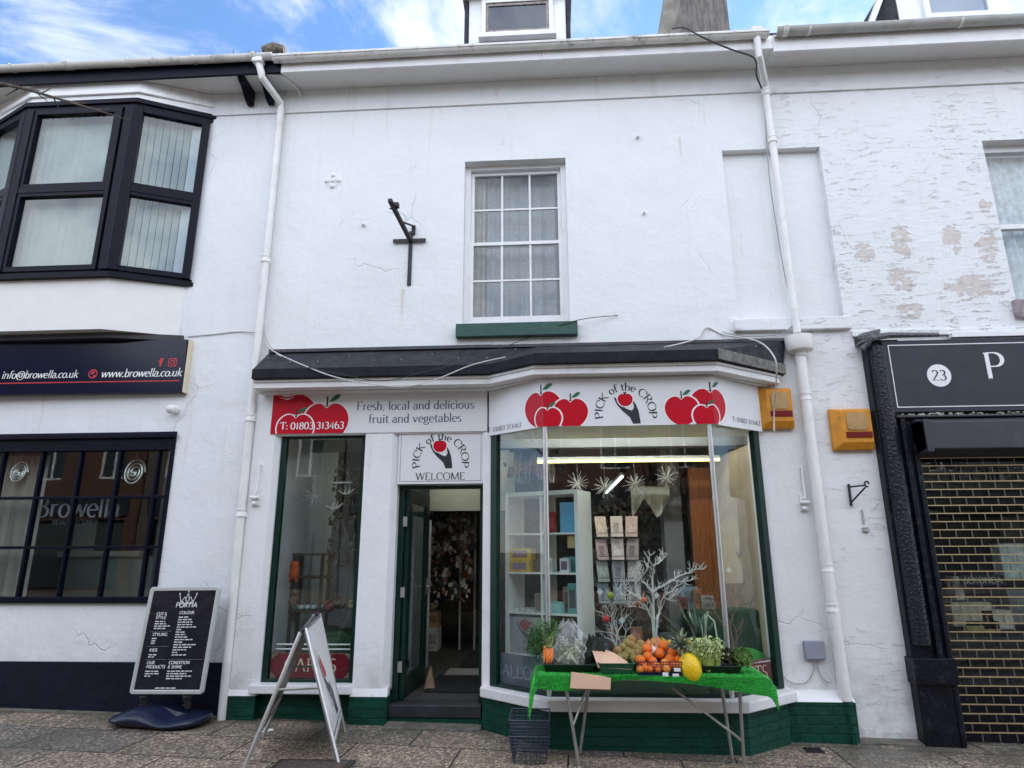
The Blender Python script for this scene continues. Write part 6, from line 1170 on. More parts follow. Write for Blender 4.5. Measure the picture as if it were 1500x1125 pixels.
for k, (u, v, Y) in enumerate(((1022, 976, -.98), (1037, 978, -1.0), (1048, 976, -.96))):
    base = at(u, v + 4, Y); base.z = max(base.z, CZ + .01); t = thing('celery_head', 'head of pale green celery standing between the melon and the cabbage', 'celery', tuple(base), 'celery heads beside the melon'); b = MB(); c_ = MB()
    for j in range(13):
        a = j / 13 * 6.28; r0 = .028; s0 = base + V3(math.cos(a) * r0, math.sin(a) * r0, 0); e_ = base + V3(math.cos(a) * .052 + rnd.uniform(-.01, .01), math.sin(a) * .05, .17 + rnd.uniform(-.03, .03)); b.tube([s0, s0.lerp(e_, .5) + V3(0, 0, .01), e_], [.012, .011, .007], 6)
        for i in range(26):
            c = e_ + V3(rnd.gauss(0, .022), rnd.gauss(0, .022), rnd.uniform(-.05, .05)); n_ = V3(rnd.uniform(-1, 1), rnd.uniform(-1, .3), rnd.uniform(-.2, 1)).normalized(); s = n_.orthogonal().normalized() * rnd.uniform(.006, .013); f_ = n_.cross(s).normalized() * s.length; c_.add([c - s, c + f_ * .9, c + s, c - f_ * .8 + n_ * .006], [(0, 1, 2, 3)])
    b.build('stalks', CELERY, t, smooth=True); c_.build('leaves', CELERYL, t)
def leafball(center, r, n, mats, name, lab, cat, open_=.5, seed=1, squash=(1, 1, .85)):
    rnd = random.Random(seed); t = thing(name, lab, cat, (center.x, center.y, center.z - r * .8)); MB().ball(center, r * .62 * squash[0], r * .62 * squash[1], r * .62 * squash[2], 14, 9, jit=.05).build('heart', mats[1], t, smooth=True); b = MB()
    for k in range(n):
        a = rnd.uniform(0, 6.28); el = rnd.uniform(-.3, 1.3); d_ = V3(math.cos(a) * math.cos(el), math.sin(a) * math.cos(el), math.sin(el)); s = d_.orthogonal().normalized(); u_ = d_.cross(s); rot = rnd.uniform(0, 6.28); s, u_ = s * math.cos(rot) + u_ * math.sin(rot), u_ * math.cos(rot) - s * math.sin(rot); vs = []; m_ = 7
        for i in range(m_):
            for j in range(m_):
                x, y = (i / (m_ - 1) - .5) * 2, (j / (m_ - 1) - .5) * 2; q = 1 / max(1, math.hypot(x, y)) ; x, y = x * q, y * q; rad = math.hypot(x, y); c = center + V3(d_.x * squash[0], d_.y * squash[1], d_.z * squash[2]) * r * .66 + (s * x + u_ * y) * r * .52 + d_ * (r * (.16 * rad * rad * (1 if open_ > .4 else -1) + .05 * math.sin(9 * x + k) * rad + .05 * math.sin(11 * y + 2 * k) * rad)); vs.append(c)
        b.add(vs, [(i * m_ + j, i * m_ + j + 1, (i + 1) * m_ + j + 1, (i + 1) * m_ + j) for i in range(m_ - 1) for j in range(m_ - 1)])
    b.build('outer_leaves', mats[0], t, smooth=True); return t
leafball(at(1066, 963, -.93), .085, 16, (CABD2, CABD2), 'savoy_cabbage', 'dark brownish green cabbage in the right tray', 'cabbage', seed=4)
leafball(at(1085, 964, -.95), .095, 20, (CABB, CABB), 'leafy_cabbage', 'bright green leafy cabbage at the right end of the tray', 'cabbage', seed=9)
t = thing('black_kale', 'bunch of dark crinkled kale between the bagged celery and the card lid', 'kale', (.33, -.9, CZ)); b = MB(); rnd = random.Random(12)
for k in range(46):
    base = at(868 + rnd.uniform(-7, 7), 978 + rnd.uniform(-12, 4), -.92 + rnd.uniform(-.05, .06)); tip = at(869 + rnd.uniform(-21, 20), 935 + rnd.uniform(-14, 25), -.92 + rnd.uniform(-.09, .06)); d_ = tip - base; L = d_.length; d_.normalize(); s = d_.cross(V3(0, -1, .2)).normalized(); vs = []
    for i in range(9):
        for j in range(5):
            kx = i / 8; jj = (j - 2) / 2; ww = .036 * math.sin(math.pi * min(1, kx * .85 + .15)); vs.append(base + d_ * L * kx + s * ww * jj + V3(0, 0, -.03 * kx * kx) + d_.cross(s) * (.010 * math.sin(i * 2.3 + j * 2.9 + k) * abs(jj) + .012 * jj * jj))
    b.add(vs, [(i * 5 + j, i * 5 + j + 1, (i + 1) * 5 + j + 1, (i + 1) * 5 + j) for i in range(8) for j in range(4)])
b.build('leaves', KALE, t, smooth=True); MB().tube([at(868, 984, -.92), at(868, 962, -.92)], [.022, .03], 8).build('stems', KALE, t)
t = thing('carrot_bunch', 'bunch of orange carrots with bushy green tops hanging over the tray end', 'carrots', (-.08, -1.02, CZ)); rnd = random.Random(2)
for k, (u, v0, v1) in enumerate(((797, 946, 971), (801, 950, 972), (804.5, 950, 972), (808, 949, 971), (799, 943, 966))):
    a, d_ = at(u + .5, v0, -1.01 + .03 * (k == 4)), at(u, v1, -1.045 + .03 * (k == 4)); MB().tube([a, a.lerp(d_, .12), a.lerp(d_, .6), d_], [.008, .015, .011, .003], 9).build('carrot', CARROT, t, smooth=True)
b = MB()
for k in range(12):
    a = at(797 + k, 948, -1.0); d_ = at(795 + rnd.uniform(-14, 22), 920 + rnd.uniform(-14, 10), -.95 + rnd.uniform(-.06, .06)); b.tube([a, a.lerp(d_, .5) + V3(rnd.uniform(-.01, .01), 0, .01), d_], [.004, .0035, .002], 5)
b.build('stalks', HERBL, t, smooth=True); b = MB()
for k in range(2600):
    g_ = rnd.random(); c = at(rnd.gauss(787, 7.5), rnd.gauss(941, 13), -.97 + rnd.gauss(0, .04)) if g_ < .75 else at(rnd.gauss(806, 10), rnd.gauss(922, 7), -.94 + rnd.gauss(0, .03)); n_ = V3(rnd.uniform(-1, 1), rnd.uniform(-1, .4), rnd.uniform(-.3, 1)).normalized(); s = n_.orthogonal().normalized() * rnd.uniform(.003, .008); f_ = n_.cross(s).normalized() * rnd.uniform(.006, .013); b.add([c - s, c + f_, c + s, c - f_ * .7], [(0, 1, 2, 3)])
b.build('leafy_tops', HERB, t)
t = thing('bagged_celery', 'pale celery and fennel in a crumpled clear plastic bag beside the carrots', 'bagged celery', (.12, -.95, CZ + .01)); rnd = random.Random(6); b = MB()
for k in range(26):
    a = at(812 + rnd.uniform(0, 42), 972 + rnd.uniform(-6, 2), -.94 + rnd.uniform(-.05, .06)); d_ = at(812 + rnd.uniform(0, 44), 945 + rnd.uniform(-12, 12), -.93 + rnd.uniform(-.05, .05)); b.tube([a, a.lerp(d_, .5), d_], [.011, .011, .005], 6)
b.build('stalks', mk('pale celery stalks', (.40, .47, .25), .45, var=.35, vscale=20), t, smooth=True); b = MB()
for k in range(300):
    c = at(rnd.uniform(812, 856), rnd.uniform(938, 968), -.93 + rnd.uniform(-.05, .05)); n_ = V3(rnd.uniform(-1, 1), -1, rnd.uniform(-1, 1)).normalized(); s = n_.orthogonal().normalized() * .008; f_ = n_.cross(s).normalized() * .014; b.add([c - s, c + f_, c + s, c - f_], [(0, 1, 2, 3)])
b.build('leaves', mk('grey green fronds', (.14, .20, .10), .5, var=.5, vscale=20), t)
b = MB(); nu, nv = 36, 26; c0 = at(833, 948, -.94); vs = []
for j in range(nv + 1):
    for i in range(nu):
        a = 2 * math.pi * i / nu; k = j / nv; r = .145 * (math.sin(math.pi * min(.97, .12 + .88 * k)) ** .45) * (1 - .35 * max(0, k - .5)); cr_ = 1 + .16 * math.sin(5 * a + 9 * k) * math.sin(3 * k * 6 + a) + .09 * math.sin(11 * a + 5 * k) + random.uniform(-.035, .035)
        vs.append((c0.x + r * math.cos(a) * cr_, c0.y + .62 * r * math.sin(a) * cr_, CZ + .02 + .36 * k * (1 + .04 * math.sin(3 * a)) + .012 * math.sin(6 * a + 4 * k)))
b.add(vs, [(j * nu + i, j * nu + (i + 1) % nu, (j + 1) * nu + (i + 1) % nu, (j + 1) * nu + i) for j in range(nv) for i in range(nu)]); b.build('plastic_bag', BAG, t)
# card lid and folded card
b = MB(); A_1, B_1, C_1, D_1 = at(876, 978, -1.11), at(925, 981, -1.11), at(915, 966, -.98), at(869, 945, -.93); pts = [A_1, B_1, at(918, 969, -1.0), at(900, 957, -.96), D_1, at(868, 955, -.97)]; nn = (B_1 - A_1).cross(D_1 - A_1).normalized(); b.prism(pts, nn * .004)
solo(b, 'card_sheet', 'tilted pinkish brown card sheet leaning in the dark green tray', 'card sheet', CARD)
b = MB(); f0_, f1_ = at(837, 984, -1.13), at(888, 989, -1.13); g0, g1 = at(835, 1008, -1.15), at(894, 1010, -1.15); h0, h1 = at(840, 981, -1.10), at(893, 994, -1.12); nn = V3(0, -1, .1).normalized(); b.prism([g0, g1, at(895, 993, -1.14), at(880, 990, -1.13), f0_], nn * .004)
fo = solo(b, 'card_sheet', 'folded pinkish card hanging over the front edge of the turf', 'card sheet', CARD); k = MB(); k.prism([g0 + V3(.03, .012, -.012), g1 + V3(0, .012, -.01), g1 + V3(0, .012, .04), g0 + V3(.03, .012, .03)], V3(0, .004, 0)); k.build('rear_fold', CARDE, fo)

# ------------------------------------------------------------------ inside the shop
def strip(a, d, mat, lab, r=.016):
    t = thing('strip_light', lab, 'strip light', tuple((Vector(a) + Vector(d)) / 2)); MB().tube([a, d], r, 8).build('lit_tube', mat, t, smooth=True); b = MB(); a, d = Vector(a), Vector(d); e = (d - a).normalized(); s = e.cross(V3(0, 0, 1)).normalized()
    b.obox(a - s * .03 + V3(0, 0, .02), d - a, s * .06, V3(0, 0, .03)); b.build('batten', ROOMW, t); return t
p, q = at(787, 677, 1.0), at(1054, 673, 1.0); q.z = p.z = (p.z + q.z) / 2; strip(p, q, TUBE, 'long lit yellow strip light across the bay behind the glass')
p = at(888, 722, 2.6); q = at(912, 698, 2.0); strip(p, q, emis('soft white tube', (.92, 1, .95), .9), 'short lit white tube receding into the shop behind the starbursts')
p, q = at(872, 746, 3.4), at(893, 746, 3.4); strip(p, q, TUBEW, 'dim pair of lit tubes far back above the card stand', .012)
strip((-1.9, 1.7, 2.98), (-.9, 1.9, 2.98), TUBEW, 'added lit tube, unseen on the ceiling, brightening the shop inside the open door', .014)  # hidden tube added to brighten the goods beyond the doorway
strip((-.2, .42, 3.03), (1.8, .42, 3.03), emis('added bay fill tube', (1, .98, .90), 22), 'added lit tube, unseen on the ceiling, brightening the bay display', .014)  # hidden fill tube, added so the shelves in the bay come up brighter
def starburst(u, v, Y, r, lab, n=34, seed=0):
    rnd = random.Random(seed); c = at(u, v, Y); b = MB(); b.ball(c, .018, n=8, k=6)
    for k in range(n):
        zz = 1 - 2 * (k + .5) / n; a = k * 2.399963; d = V3(math.sqrt(1 - zz * zz) * math.cos(a), math.sqrt(1 - zz * zz) * math.sin(a), zz); b.tube([c, c + d * r * rnd.uniform(.75, 1.05)], [.0045, .003], 4)
    b.tube([c, V3(c.x, c.y, c.z + .3)], .0015, 4); solo(b, 'starburst', lab, 'starburst ornament', mk('silver white rods', (.60, .60, .58), .4, metal=.2), group='hanging starburst ornaments')
starburst(460, 727, .45, .135, 'large white starburst hanging in the left shop window', 26, 1)
for k, (u, v, lab) in enumerate(((846, 709, 'first starburst from the left mullion under the yellow strip light'), (886, 714, 'second starburst from the left mullion, beside the white tube'), (930, 709, 'third starburst from the left mullion in the bay'), (977, 700, 'starburst nearest the right mullion, in front of the grey column'))): starburst(u, v, .55, .145, lab, 30, k + 2)
b = MB(); vs = []; p0, p1 = at(925, 742, 1.7), at(985, 790, 1.7)
for j in range(9):
    for i in range(15):
        k = i / 14; x = p0.x + (p1.x - p0.x) * k; z = p0.z - (p0.z - p1.z) * j / 8 * (.35 + .65 * abs(2 * ((k * 1.5) % 1) - 1)); vs.append((x, 1.7 + .03 * math.sin(k * 22) * j / 8, z + .25))
b.add(vs, [(j * 15 + i, j * 15 + i + 1, (j + 1) * 15 + i + 1, (j + 1) * 15 + i) for j in range(8) for i in range(14)]); solo(b, 'draped_cloth', 'grey white cloth draped from the shop ceiling beside the grey column', 'cloth', mk('grey voile', (.42, .43, .42), .8, var=.1), smooth=True)
# antler ornaments in the left window
for k, (u, v, lab) in enumerate(((490, 744, 'white antler shaped ornament hanging lowest in the left window'), (508, 722, 'white twisted ornament hanging by the right edge of the left window'))):
    c = at(u, v, .6); b = MB(); b.tube([c + V3(-.10, 0, .03), c + V3(-.04, 0, -.01), c + V3(.03, 0, .0), c + V3(.09, 0, .05)], [.006, .012, .012, .005], 6); b.tube([c + V3(-.03, 0, -.01), c + V3(-.02, .02, .06)], [.010, .004], 5); b.tube([c + V3(.02, 0, 0), c + V3(.04, -.02, .07)], [.010, .004], 5); b.tube([c, c + V3(0, 0, .35)], .0015, 4); solo(b, 'antler_ornament', lab, 'hanging ornament', TWIG, smooth=True)
c = at(500, 707, .6); b = MB(); b.tube([c + V3(.11 * math.cos(a), .11 * math.sin(a), .01 * math.sin(a)) for a in [i * 2 * math.pi / 24 for i in range(25)]], .010, 6); b.tube([c + V3(.11, 0, 0), c + V3(0, 0, .25)], .0015, 4); b.tube([c + V3(-.11, 0, 0), c + V3(0, 0, .25)], .0015, 4); solo(b, 'ring_ornament', 'pale hanging ring ornament above the antlers in the left window', 'hanging ornament', TWIG, smooth=True)
# white cube shelving turned a little towards the door
fl, frr = V3(-.53, .70, 0), V3(.27, .32, 0); u = (frr - fl).normalized(); dp = V3(-u.y, u.x, 0) * .38; Ls = (frr - fl).length; zb, zt = .505, 2.235
t = thing('cube_shelf', 'tall white cube shelving unit of two columns inside the bay', 'shelving', (fl.x + .3, fl.y, zb)); b = MB()
b.obox(fl + V3(0, 0, zb), u * .04, dp, V3(0, 0, zt - zb)); b.obox(fl + u * (Ls - .04) + V3(0, 0, zb), u * .04, dp, V3(0, 0, zt - zb)); b.obox(fl + u * .04 + V3(0, 0, zt - .045), u * (Ls - .08), dp, V3(0, 0, .045)); b.obox(fl + u * .04 + V3(0, 0, zb), u * (Ls - .08), dp, V3(0, 0, .04)); b.build('carcass', LAMI, t, bevel=.003)
b = MB(); b.obox(fl + u * (Ls / 2 - .009) + V3(0, 0, zb + .04) + dp * .01, u * .018, dp * .98, V3(0, 0, zt - zb - .085)); b.build('divider', LAMI, t)
rows = [zb + .04 + (zt - zb - .085) * k / 4 for k in range(5)]
for z in rows[1:4]:
    for h in (0, 1): b = MB(); b.obox(fl + u * (.04 if h == 0 else Ls / 2 + .009) + V3(0, 0, z - .009) + dp * .01, u * (Ls / 2 - .049), dp * .98, V3(0, 0, .018)); b.build('shelf_board', LAMI, t)
def inshelf(col, row, x, w, dpt, h, back=.1): # a box on a shelf: col 0/1, row 0 bottom; x fraction
    x0 = .04 if col == 0 else Ls / 2 + .009; z = rows[row] + (.0095 if row else .001); o = fl + u * (x0 + x * (Ls / 2 - .049)) + dp.normalized() * back + V3(0, 0, z); return o, u * w, dp.normalized() * dpt, V3(0, 0, h)
def gift(col, row, x, w, d, h, colr, lab, back=.05, win=None, name='gift_box', lift=0):
    o, a, bb, c = inshelf(col, row, x, w, d, h, back); o = o + V3(0, 0, lift); b = MB(); b.obox(o, a, bb, c)
    if win: b.mat(1); nn = -bb.normalized(); b.obox(o + a * .15 + c * .2 + nn * .003, a * .7, -nn * .0025, c * .6)
    return solo(b, name, lab, 'gift box', [mk('box ' + name, colr, .45, var=.1), mk('box window', win or (.1, .1, .1), .3, var=.3, vscale=40)], bevel=.003)
gift(0, 2, .02, .24, .12, .125, (.62, .42, .02), 'lower yellow gift box with a mauve window on the cube shelf', .02, (.24, .17, .26)); gift(0, 2, -.0, .26, .13, .125, (.66, .44, .01), 'upper yellow gift box with a pink window on the cube shelf', .03, (.30, .16, .17), lift=.1255)
gift(1, 3, .0, .13, .02, .23, (.28, .012, .02), 'dark red box leaning in the top right cube', .10, (.36, .05, .05)); o = gift(1, 3, .50, .19, .02, .32, (.13, .42, .66), 'sky blue card box with a deep blue bottle picture in the top right cube', .06)
b = MB(); 
gift(1, 2, .44, .20, .12, .16, (.12, .38, .37), 'teal gift box behind the white one in the middle right cube', .16, (.10, .25, .24)); gift(1, 2, .50, .10, .06, .145, (.62, .70, .72), 'white and blue gift box with a dark red window in the middle right cube', .03, (.18, .10, .14)); gift(1, 2, .0, .10, .06, .15, (.60, .66, .68), 'small white box with a brown window by the left mullion', .04, (.25, .20, .14)); gift(1, 2, .72, .10, .01, .13, (.50, .38, .18), 'tan tag hanging at the top of the middle right cube', .05, name='paper_tag', lift=.25)
gift(1, 1, .0, .22, .06, .115, (.24, .50, .50), 'flat aqua box standing in the lower right cube', .03, (.32, .58, .56)); gift(1, 1, .68, .10, .10, .30, (.12, .34, .34), 'tall teal box with dark windows in the lower right cube', .06, (.06, .10, .11)); gift(1, 1, .42, .09, .10, .26, (.30, .28, .25), 'narrow grey brown box in the lower right cube', .16, (.16, .12, .10)); gift(0, 1, .5, .20, .05, .18, (.42, .36, .26), 'tan box at the back of the lower left cube', .24, (.36, .32, .24))
gift(0, 2, .62, .10, .05, .17, (.30, .06, .06), 'dull red box at the back of the middle left cube', .28); gift(0, 2, .66, .14, .06, .13, (.16, .11, .12), 'dark brown box beside the yellow gift boxes', .12)
o, a, bb, c = inshelf(1, 0, .0, .30, .02, .36, .1); b = MB(); b.obox(o, a, bb, c); solo(b, 'dark_picture', 'dark picture leaning in the bottom right cube', 'picture', mk('dark print', (.035, .035, .045), .4, var=.4, vscale=12))
for k, (x, lab) in enumerate(((.42, 'clear wine glass at the left of the top left cube'), (.72, 'clear wine glass with a pink stem in the top left cube'))):
    o, a, bb, c = inshelf(0, 3, x, .01, .01, .01, .06); b = MB(); b.lathe(o, [(.035, .0), (.035, .004), (.005, .008), (.005, .12), (.03, .15), (.044, .20), (.036, .26)], 14); solo(b, 'wine_glass', lab, 'wine glass', glass_mat('pink clear glass' if k else 'clear glass', (.92, .62, .62) if k else (.9, .92, .9)), group='wine glasses on the cube shelf', smooth=True)
o, a, bb, c = inshelf(0, 1, .18, .01, .01, .01, .05); b = MB(); rnd = random.Random(5)
for k in range(12): p = o + u * rnd.uniform(0, .2) + V3(0, 0, .02) + dp.normalized() * rnd.uniform(0, .08); b.tube([p + V3(.024 * math.cos(a), .01 * math.sin(a), .024 * math.sin(a)) for a in [i * .7 for i in range(10)]], .004, 5)
solo(b, 'silver_bracelets', 'little heap of silver ring ornaments in the lower left cube', 'ornament', ALU, smooth=True)
# canvas bag with the hand emblem standing in the bottom left cube
o, a, bb, c = inshelf(0, 0, .02, .36, .05, .37, .03); b = MB(); b.obox(o, a, bb, c); TB = solo(b, 'canvas_bag', 'grey canvas bag printed with the hand and apple in the bottom left cube', 'bag', mk('grey canvas', (.40, .41, .42), .9, var=.1, bump=.3, bscale=90), bevel=.008)
fb = plane(o + u * .18, u, -dp.normalized(), .003); g_ = MB(); hand_logo(g_, fb, .0, .29, .00095); g_.build('hand_emblem', [mk('faded red print', (.42, .06, .08), .7), mk('canvas white', (.5, .5, .5), .8), mk('faded grey print', (.10, .10, .11), .8), DGREEN], TB); g_ = MB(); text(g_, 'LIRA', plane(o + u * .18 + V3(0, 0, .02), u, -dp.normalized(), .003), .08, .1, .04, .04); g_.build('bag_lettering', mk('faded lettering', (.22, .22, .23), .8), TB)
# wire stand of greeting cards: the cards rest in it
p = at(905, 850, 1.25); t = thing('card_stand', 'dark wire spinner stand filled with pale greeting cards in the bay', 'card stand', (p.x, 1.25, .2)); b = MB(); b.tube([(p.x, 1.25, .2), (p.x, 1.25, 2.15)], .014, 8); b.lathe((p.x, 1.25, .2), [(0, .03), (.2, .02), (.2, 0)], 16); b.build('pole', STEELD, t)
rowsz = [at(905, v, 1.1).z for v in (786, 820, 852, 884)]
for z in rowsz:
    b = MB(); b.tube([(p.x - .22, 1.06, z - .01), (p.x + .22, 1.06, z - .01), (p.x + .26, 1.22, z - .01), (p.x - .26, 1.22, z - .01), (p.x - .22, 1.06, z - .01)], .004, 5); b.tube([(p.x - .22, 1.05, z + .04), (p.x + .22, 1.05, z + .04)], .003, 5); b.build('wire_tier', STEELD, t)
ccol_ = [(.62, .50, .42), (.64, .56, .50), (.58, .42, .38), (.55, .40, .42), (.66, .56, .56), (.40, .32, .34), (.44, .48, .46), (.36, .36, .40), (.56, .50, .52), (.34, .42, .50), (.30, .36, .42), (.48, .44, .46)]
posn = ['top', 'second', 'third', 'bottom']; desc = ['peach', 'cream', 'pink', 'mauve', 'white and pink', 'dusky', 'sage grey', 'slate grey', 'lilac', 'pale blue', 'blue grey', 'grey pink']
for r_ in range(4):
    for k in range(3):
        x = p.x - .155 + k * .155 + (.012 * (k - 1)); z = rowsz[r_]; th = (k - 1) * -.28; b = MB(); hh = .235; d_ = V3(math.cos(th), -math.sin(th) * (-1), 0); o = V3(x, 1.075 + .05 * abs(k - 1), z) - d_ * .070; b.obox(o, d_ * .140, V3(0, .006, 0), V3(.02 * (k - 1), .05, hh)); b.mat(1); c0 = o + d_ * .03 + V3(0, -.003 + .012, .05); b.obox(c0 + V3(.004 * (k - 1), -.003, 0), d_ * .062, V3(0, .002, 0), V3(.010 * (k - 1), .026, .11))
        i_ = r_ * 3 + k; solo(b, 'greeting_card', f'{desc[i_]} greeting card, {("left", "middle", "right")[k]} one of the {posn[r_]} row on the wire stand', 'greeting card', [mk('card ' + desc[i_], tuple(c * 1.05 for c in ccol_[i_]), .6, var=.12, vscale=24), mk('card print', tuple(min(1, c * (.62 if i_ % 2 else 1.15)) for c in ccol_[i_]), .6, var=.5, vscale=34)], group='greeting cards on the wire stand')
for k, (u_, v_, w, h, c, lab) in enumerate(((772, 682, .10, .42, (.05, .03, .07), 'dark purple scarf hanging above the white cube shelving'), (790, 678, .09, .36, (.10, .06, .13), 'mauve scarf hanging by the left mullion above the shelving'), (808, 684, .08, .38, (.16, .15, .17), 'grey scarf hanging just right of the left mullion'), (757, 685, .08, .36, (.12, .10, .10), 'brown grey scarf hanging nearest the door above the shelving'))):
    c0 = at(u_, v_, 1.15); b = MB(); vs = []
    for j in range(7):
        for i in range(7): x = c0.x + (i / 6 - .5) * w * (1 - .15 * j / 6); vs.append((x, 1.15 + .02 * math.sin(i * 2.1 + j * .3), c0.z + h * (.5 - j / 6)))
    b.add(vs, [(j * 7 + i, j * 7 + i + 1, (j + 1) * 7 + i + 1, (j + 1) * 7 + i) for j in range(6) for i in range(6)]); solo(b, 'hanging_scarf', lab, 'scarf', mk('scarf', c, .9, var=.3, vscale=20), group='scarves hanging above the shelving', smooth=True)
for k, (u_, w, h, y, c, lab) in enumerate(((884, .13, .20, .62, (.13, .12, .17), 'slate blue box on the bay platform beside the cube shelving'), (899, .12, .28, .70, (.20, .09, .07), 'dusky red box on the bay platform under the card stand'), (916, .14, .22, .60, (.24, .20, .19), 'taupe box on the bay platform behind the smaller twig tree'), (933, .12, .30, .72, (.30, .14, .10), 'rust brown box on the bay platform between the twig trees'), (946, .10, .17, .58, (.36, .33, .32), 'pale grey box on the bay platform behind the large twig tree'), (978, .16, .24, .75, (.10, .10, .12), 'charcoal box on the bay platform right of the large twig tree'), (925, .18, .10, .48, (.10, .10, .16), 'low navy box on the bay platform near the glass'))):
    p = at(u_, 930, y); b = MB(); b.box(p.x - w / 2, p.x + w / 2, y, y + .09, .502, .502 + h); b.mat(1); b.box(p.x - w * .32, p.x + w * .3, y - .002, y - .0002, .502 + h * .35, .502 + h * .8); solo(b, 'boxed_gift', lab, 'gift box', [mk('boxed gift', c, .55, var=.2, vscale=15), mk('boxed gift print', tuple(min(1, q * 1.8 + .03) for q in c), .5, var=.5, vscale=40)], bevel=.004)
# twig trees in front of the cards
def twig_tree(name, lab, base, segs, r0, seed, mat=TWIG, depth=4, spread=.5, cat='twig tree'):
    rnd = random.Random(seed); t = thing(name, lab, cat, tuple(base)); b = MB(); tips = []
    def grow(p, d, L, r, k):
        pts = [p]; q = p; dd = d.copy()
        ns = 5
        for i in range(ns): dd = (dd + V3(rnd.uniform(-1, 1), rnd.uniform(-.6, .6), rnd.uniform(-.6, .6)) * .36).normalized(); q = q + dd * L / ns; pts.append(q)
        b.tube(pts, [r * (1 - .09 * i) * rnd.uniform(.88, 1.12) for i in range(ns)] + [r * .55], 7 if k < 2 else 5)
        if k < depth:
            for i in range(2 if k else 3):
                s = 1 if i % 2 else -1; nd = (dd + V3(s * rnd.uniform(.3, 1) * spread * 1.5, rnd.uniform(-.5, .5) * spread, rnd.uniform(-.2, .5))).normalized(); grow(q if i < 2 else pts[3], nd, L * rnd.uniform(.58, .82), r * .56, k + 1)
            if rnd.random() < .7: grow(pts[2], (dd + V3(rnd.choice((-1, 1)) * .9, rnd.uniform(-.4, .4), .3)).normalized(), L * .5, r * .42, k + 2)
        else: tips.append(q)
    for d, L in segs: grow(base, V3(*d).normalized(), L, r0, 0)
    b.build('twigs', mat, t, smooth=True); return tips
bz = .52
b1 = at(958, 940, .22); b1.z = bz; t = thing('white_twig_tree', 'large white painted twig tree with hanging baubles in the middle of the bay', 'twig tree', tuple(b1)); rnd = random.Random(41)
LIMBS = [([(958, 945), (956, 913), (949, 894), (937, 877), (920, 866), (917, 857)], .020, .006), ([(960, 945), (962, 913), (966, 894), (972, 875), (985, 865), (992, 855)], .018, .005), ([(957, 925), (957, 888), (957, 868), (973, 857), (994, 845), (1014, 836), (1029, 833)], .020, .004), ([(957, 870), (956, 846), (958, 829), (966, 824), (971, 818), (969, 812)], .014, .003), ([(957, 868), (949, 858), (939, 849), (948, 832), (952, 813)], .012, .003), ([(943, 885), (938, 874), (930, 856), (937, 840), (941, 826)], .012, .003), ([(972, 875), (981, 878), (988, 870), (1000, 862)], .009, .003), ([(925, 869), (913, 872), (905, 864)], .008, .003), ([(985, 850), (1000, 852), (1012, 850)], .008, .003), ([(949, 894), (940, 890), (926, 888), (915, 878)], .010, .003)]
b = MB()
for pl, r0, r1 in LIMBS:
    P_ = [at(u_, v_, .22 + .05 * math.sin(i_ * 2.1 + r0 * 900) * (i_ > 0)) for i_, (u_, v_) in enumerate(pl)]; o = []
    for q in range(len(P_) - 1):
        p0, p1, p2, p3 = P_[max(q - 1, 0)], P_[q], P_[q + 1], P_[min(q + 2, len(P_) - 1)]
        for k in range(4): f_ = k / 4; o.append(.5 * ((2 * p1) + (p2 - p0) * f_ + (2 * p0 - 5 * p1 + 4 * p2 - p3) * f_ * f_ + (3 * p1 - p0 - 3 * p2 + p3) * f_ ** 3) + V3(rnd.uniform(-1, 1), 0, rnd.uniform(-1, 1)) * .004)
    o.append(P_[-1]); n_ = len(o); b.tube(o, [.74 * (r0 + (r1 - r0) * k / (n_ - 1)) * rnd.uniform(.85, 1.15) for k in range(n_)], 7)
    for k in list(range(3, n_)) * 2:
        if rnd.random() < .6:
            d_ = (o[k] - o[k - 1]).normalized(); e_ = (d_ * .6 + V3(rnd.uniform(-1, 1), rnd.uniform(-.6, .6), rnd.uniform(-.3, 1)) * .8).normalized(); L = rnd.uniform(.035, .11); m_ = o[k] + e_ * L * .5 + V3(rnd.uniform(-1, 1), 0, rnd.uniform(-1, 1)) * .012; tp = o[k] + e_ * L + V3(0, 0, .015); b.tube([o[k], m_, tp], [.0048, .0038, .002], 5)
            b.tube([m_, m_ + V3(rnd.uniform(-1, 1), rnd.uniform(-.5, .5), rnd.uniform(.2, 1)).normalized() * L * .5], [.004, .002], 4)
b.build('twigs', TWIG, t, smooth=True)
b2 = at(903, 940, .28); b2.z = bz; twig_tree('white_twig_tree', 'smaller white painted twig tree beside the cube shelving', b2, [((-.14, 0, 1), .24), ((.08, 0, 1), .19)], .014, 33, depth=5, spread=.4)
b3 = at(1072, 935, .35); b3.z = bz; twig_tree('brown_twig_tree', 'bare brown twig tree with small tags behind the right pane', b3, [((-.12, 0, 1), .36), ((.10, 0, 1), .30)], .016, 5, mat=mk('brown twigs', (.17, .12, .08), .8, var=.3), depth=3)
def bauble(u, v, Y, r, col, lab, shape=0):
    c = at(u, v, Y); b = MB()
    if shape == 0: b.ball(c, r, n=12, k=8)
    elif shape == 1: b.obox(c + V3(-r, 0, 0), V3(r, 0, -r), V3(0, .004, 0), V3(r, 0, r))
    else: b.lathe(c, [(.002, -r * 1.5), (r, .2 * r), (r * .6, r), (.002, r * 1.2)], 10)
    b.tube([c + V3(0, .002, r * .6), c + V3(.005, .004, r + .05)], .0012, 4); solo(b, 'hanging_bauble', lab, 'bauble', mk('bauble ' + lab[:9], col, .5, bump=.3, bscale=60), group='ornaments on the twig trees', smooth=True)
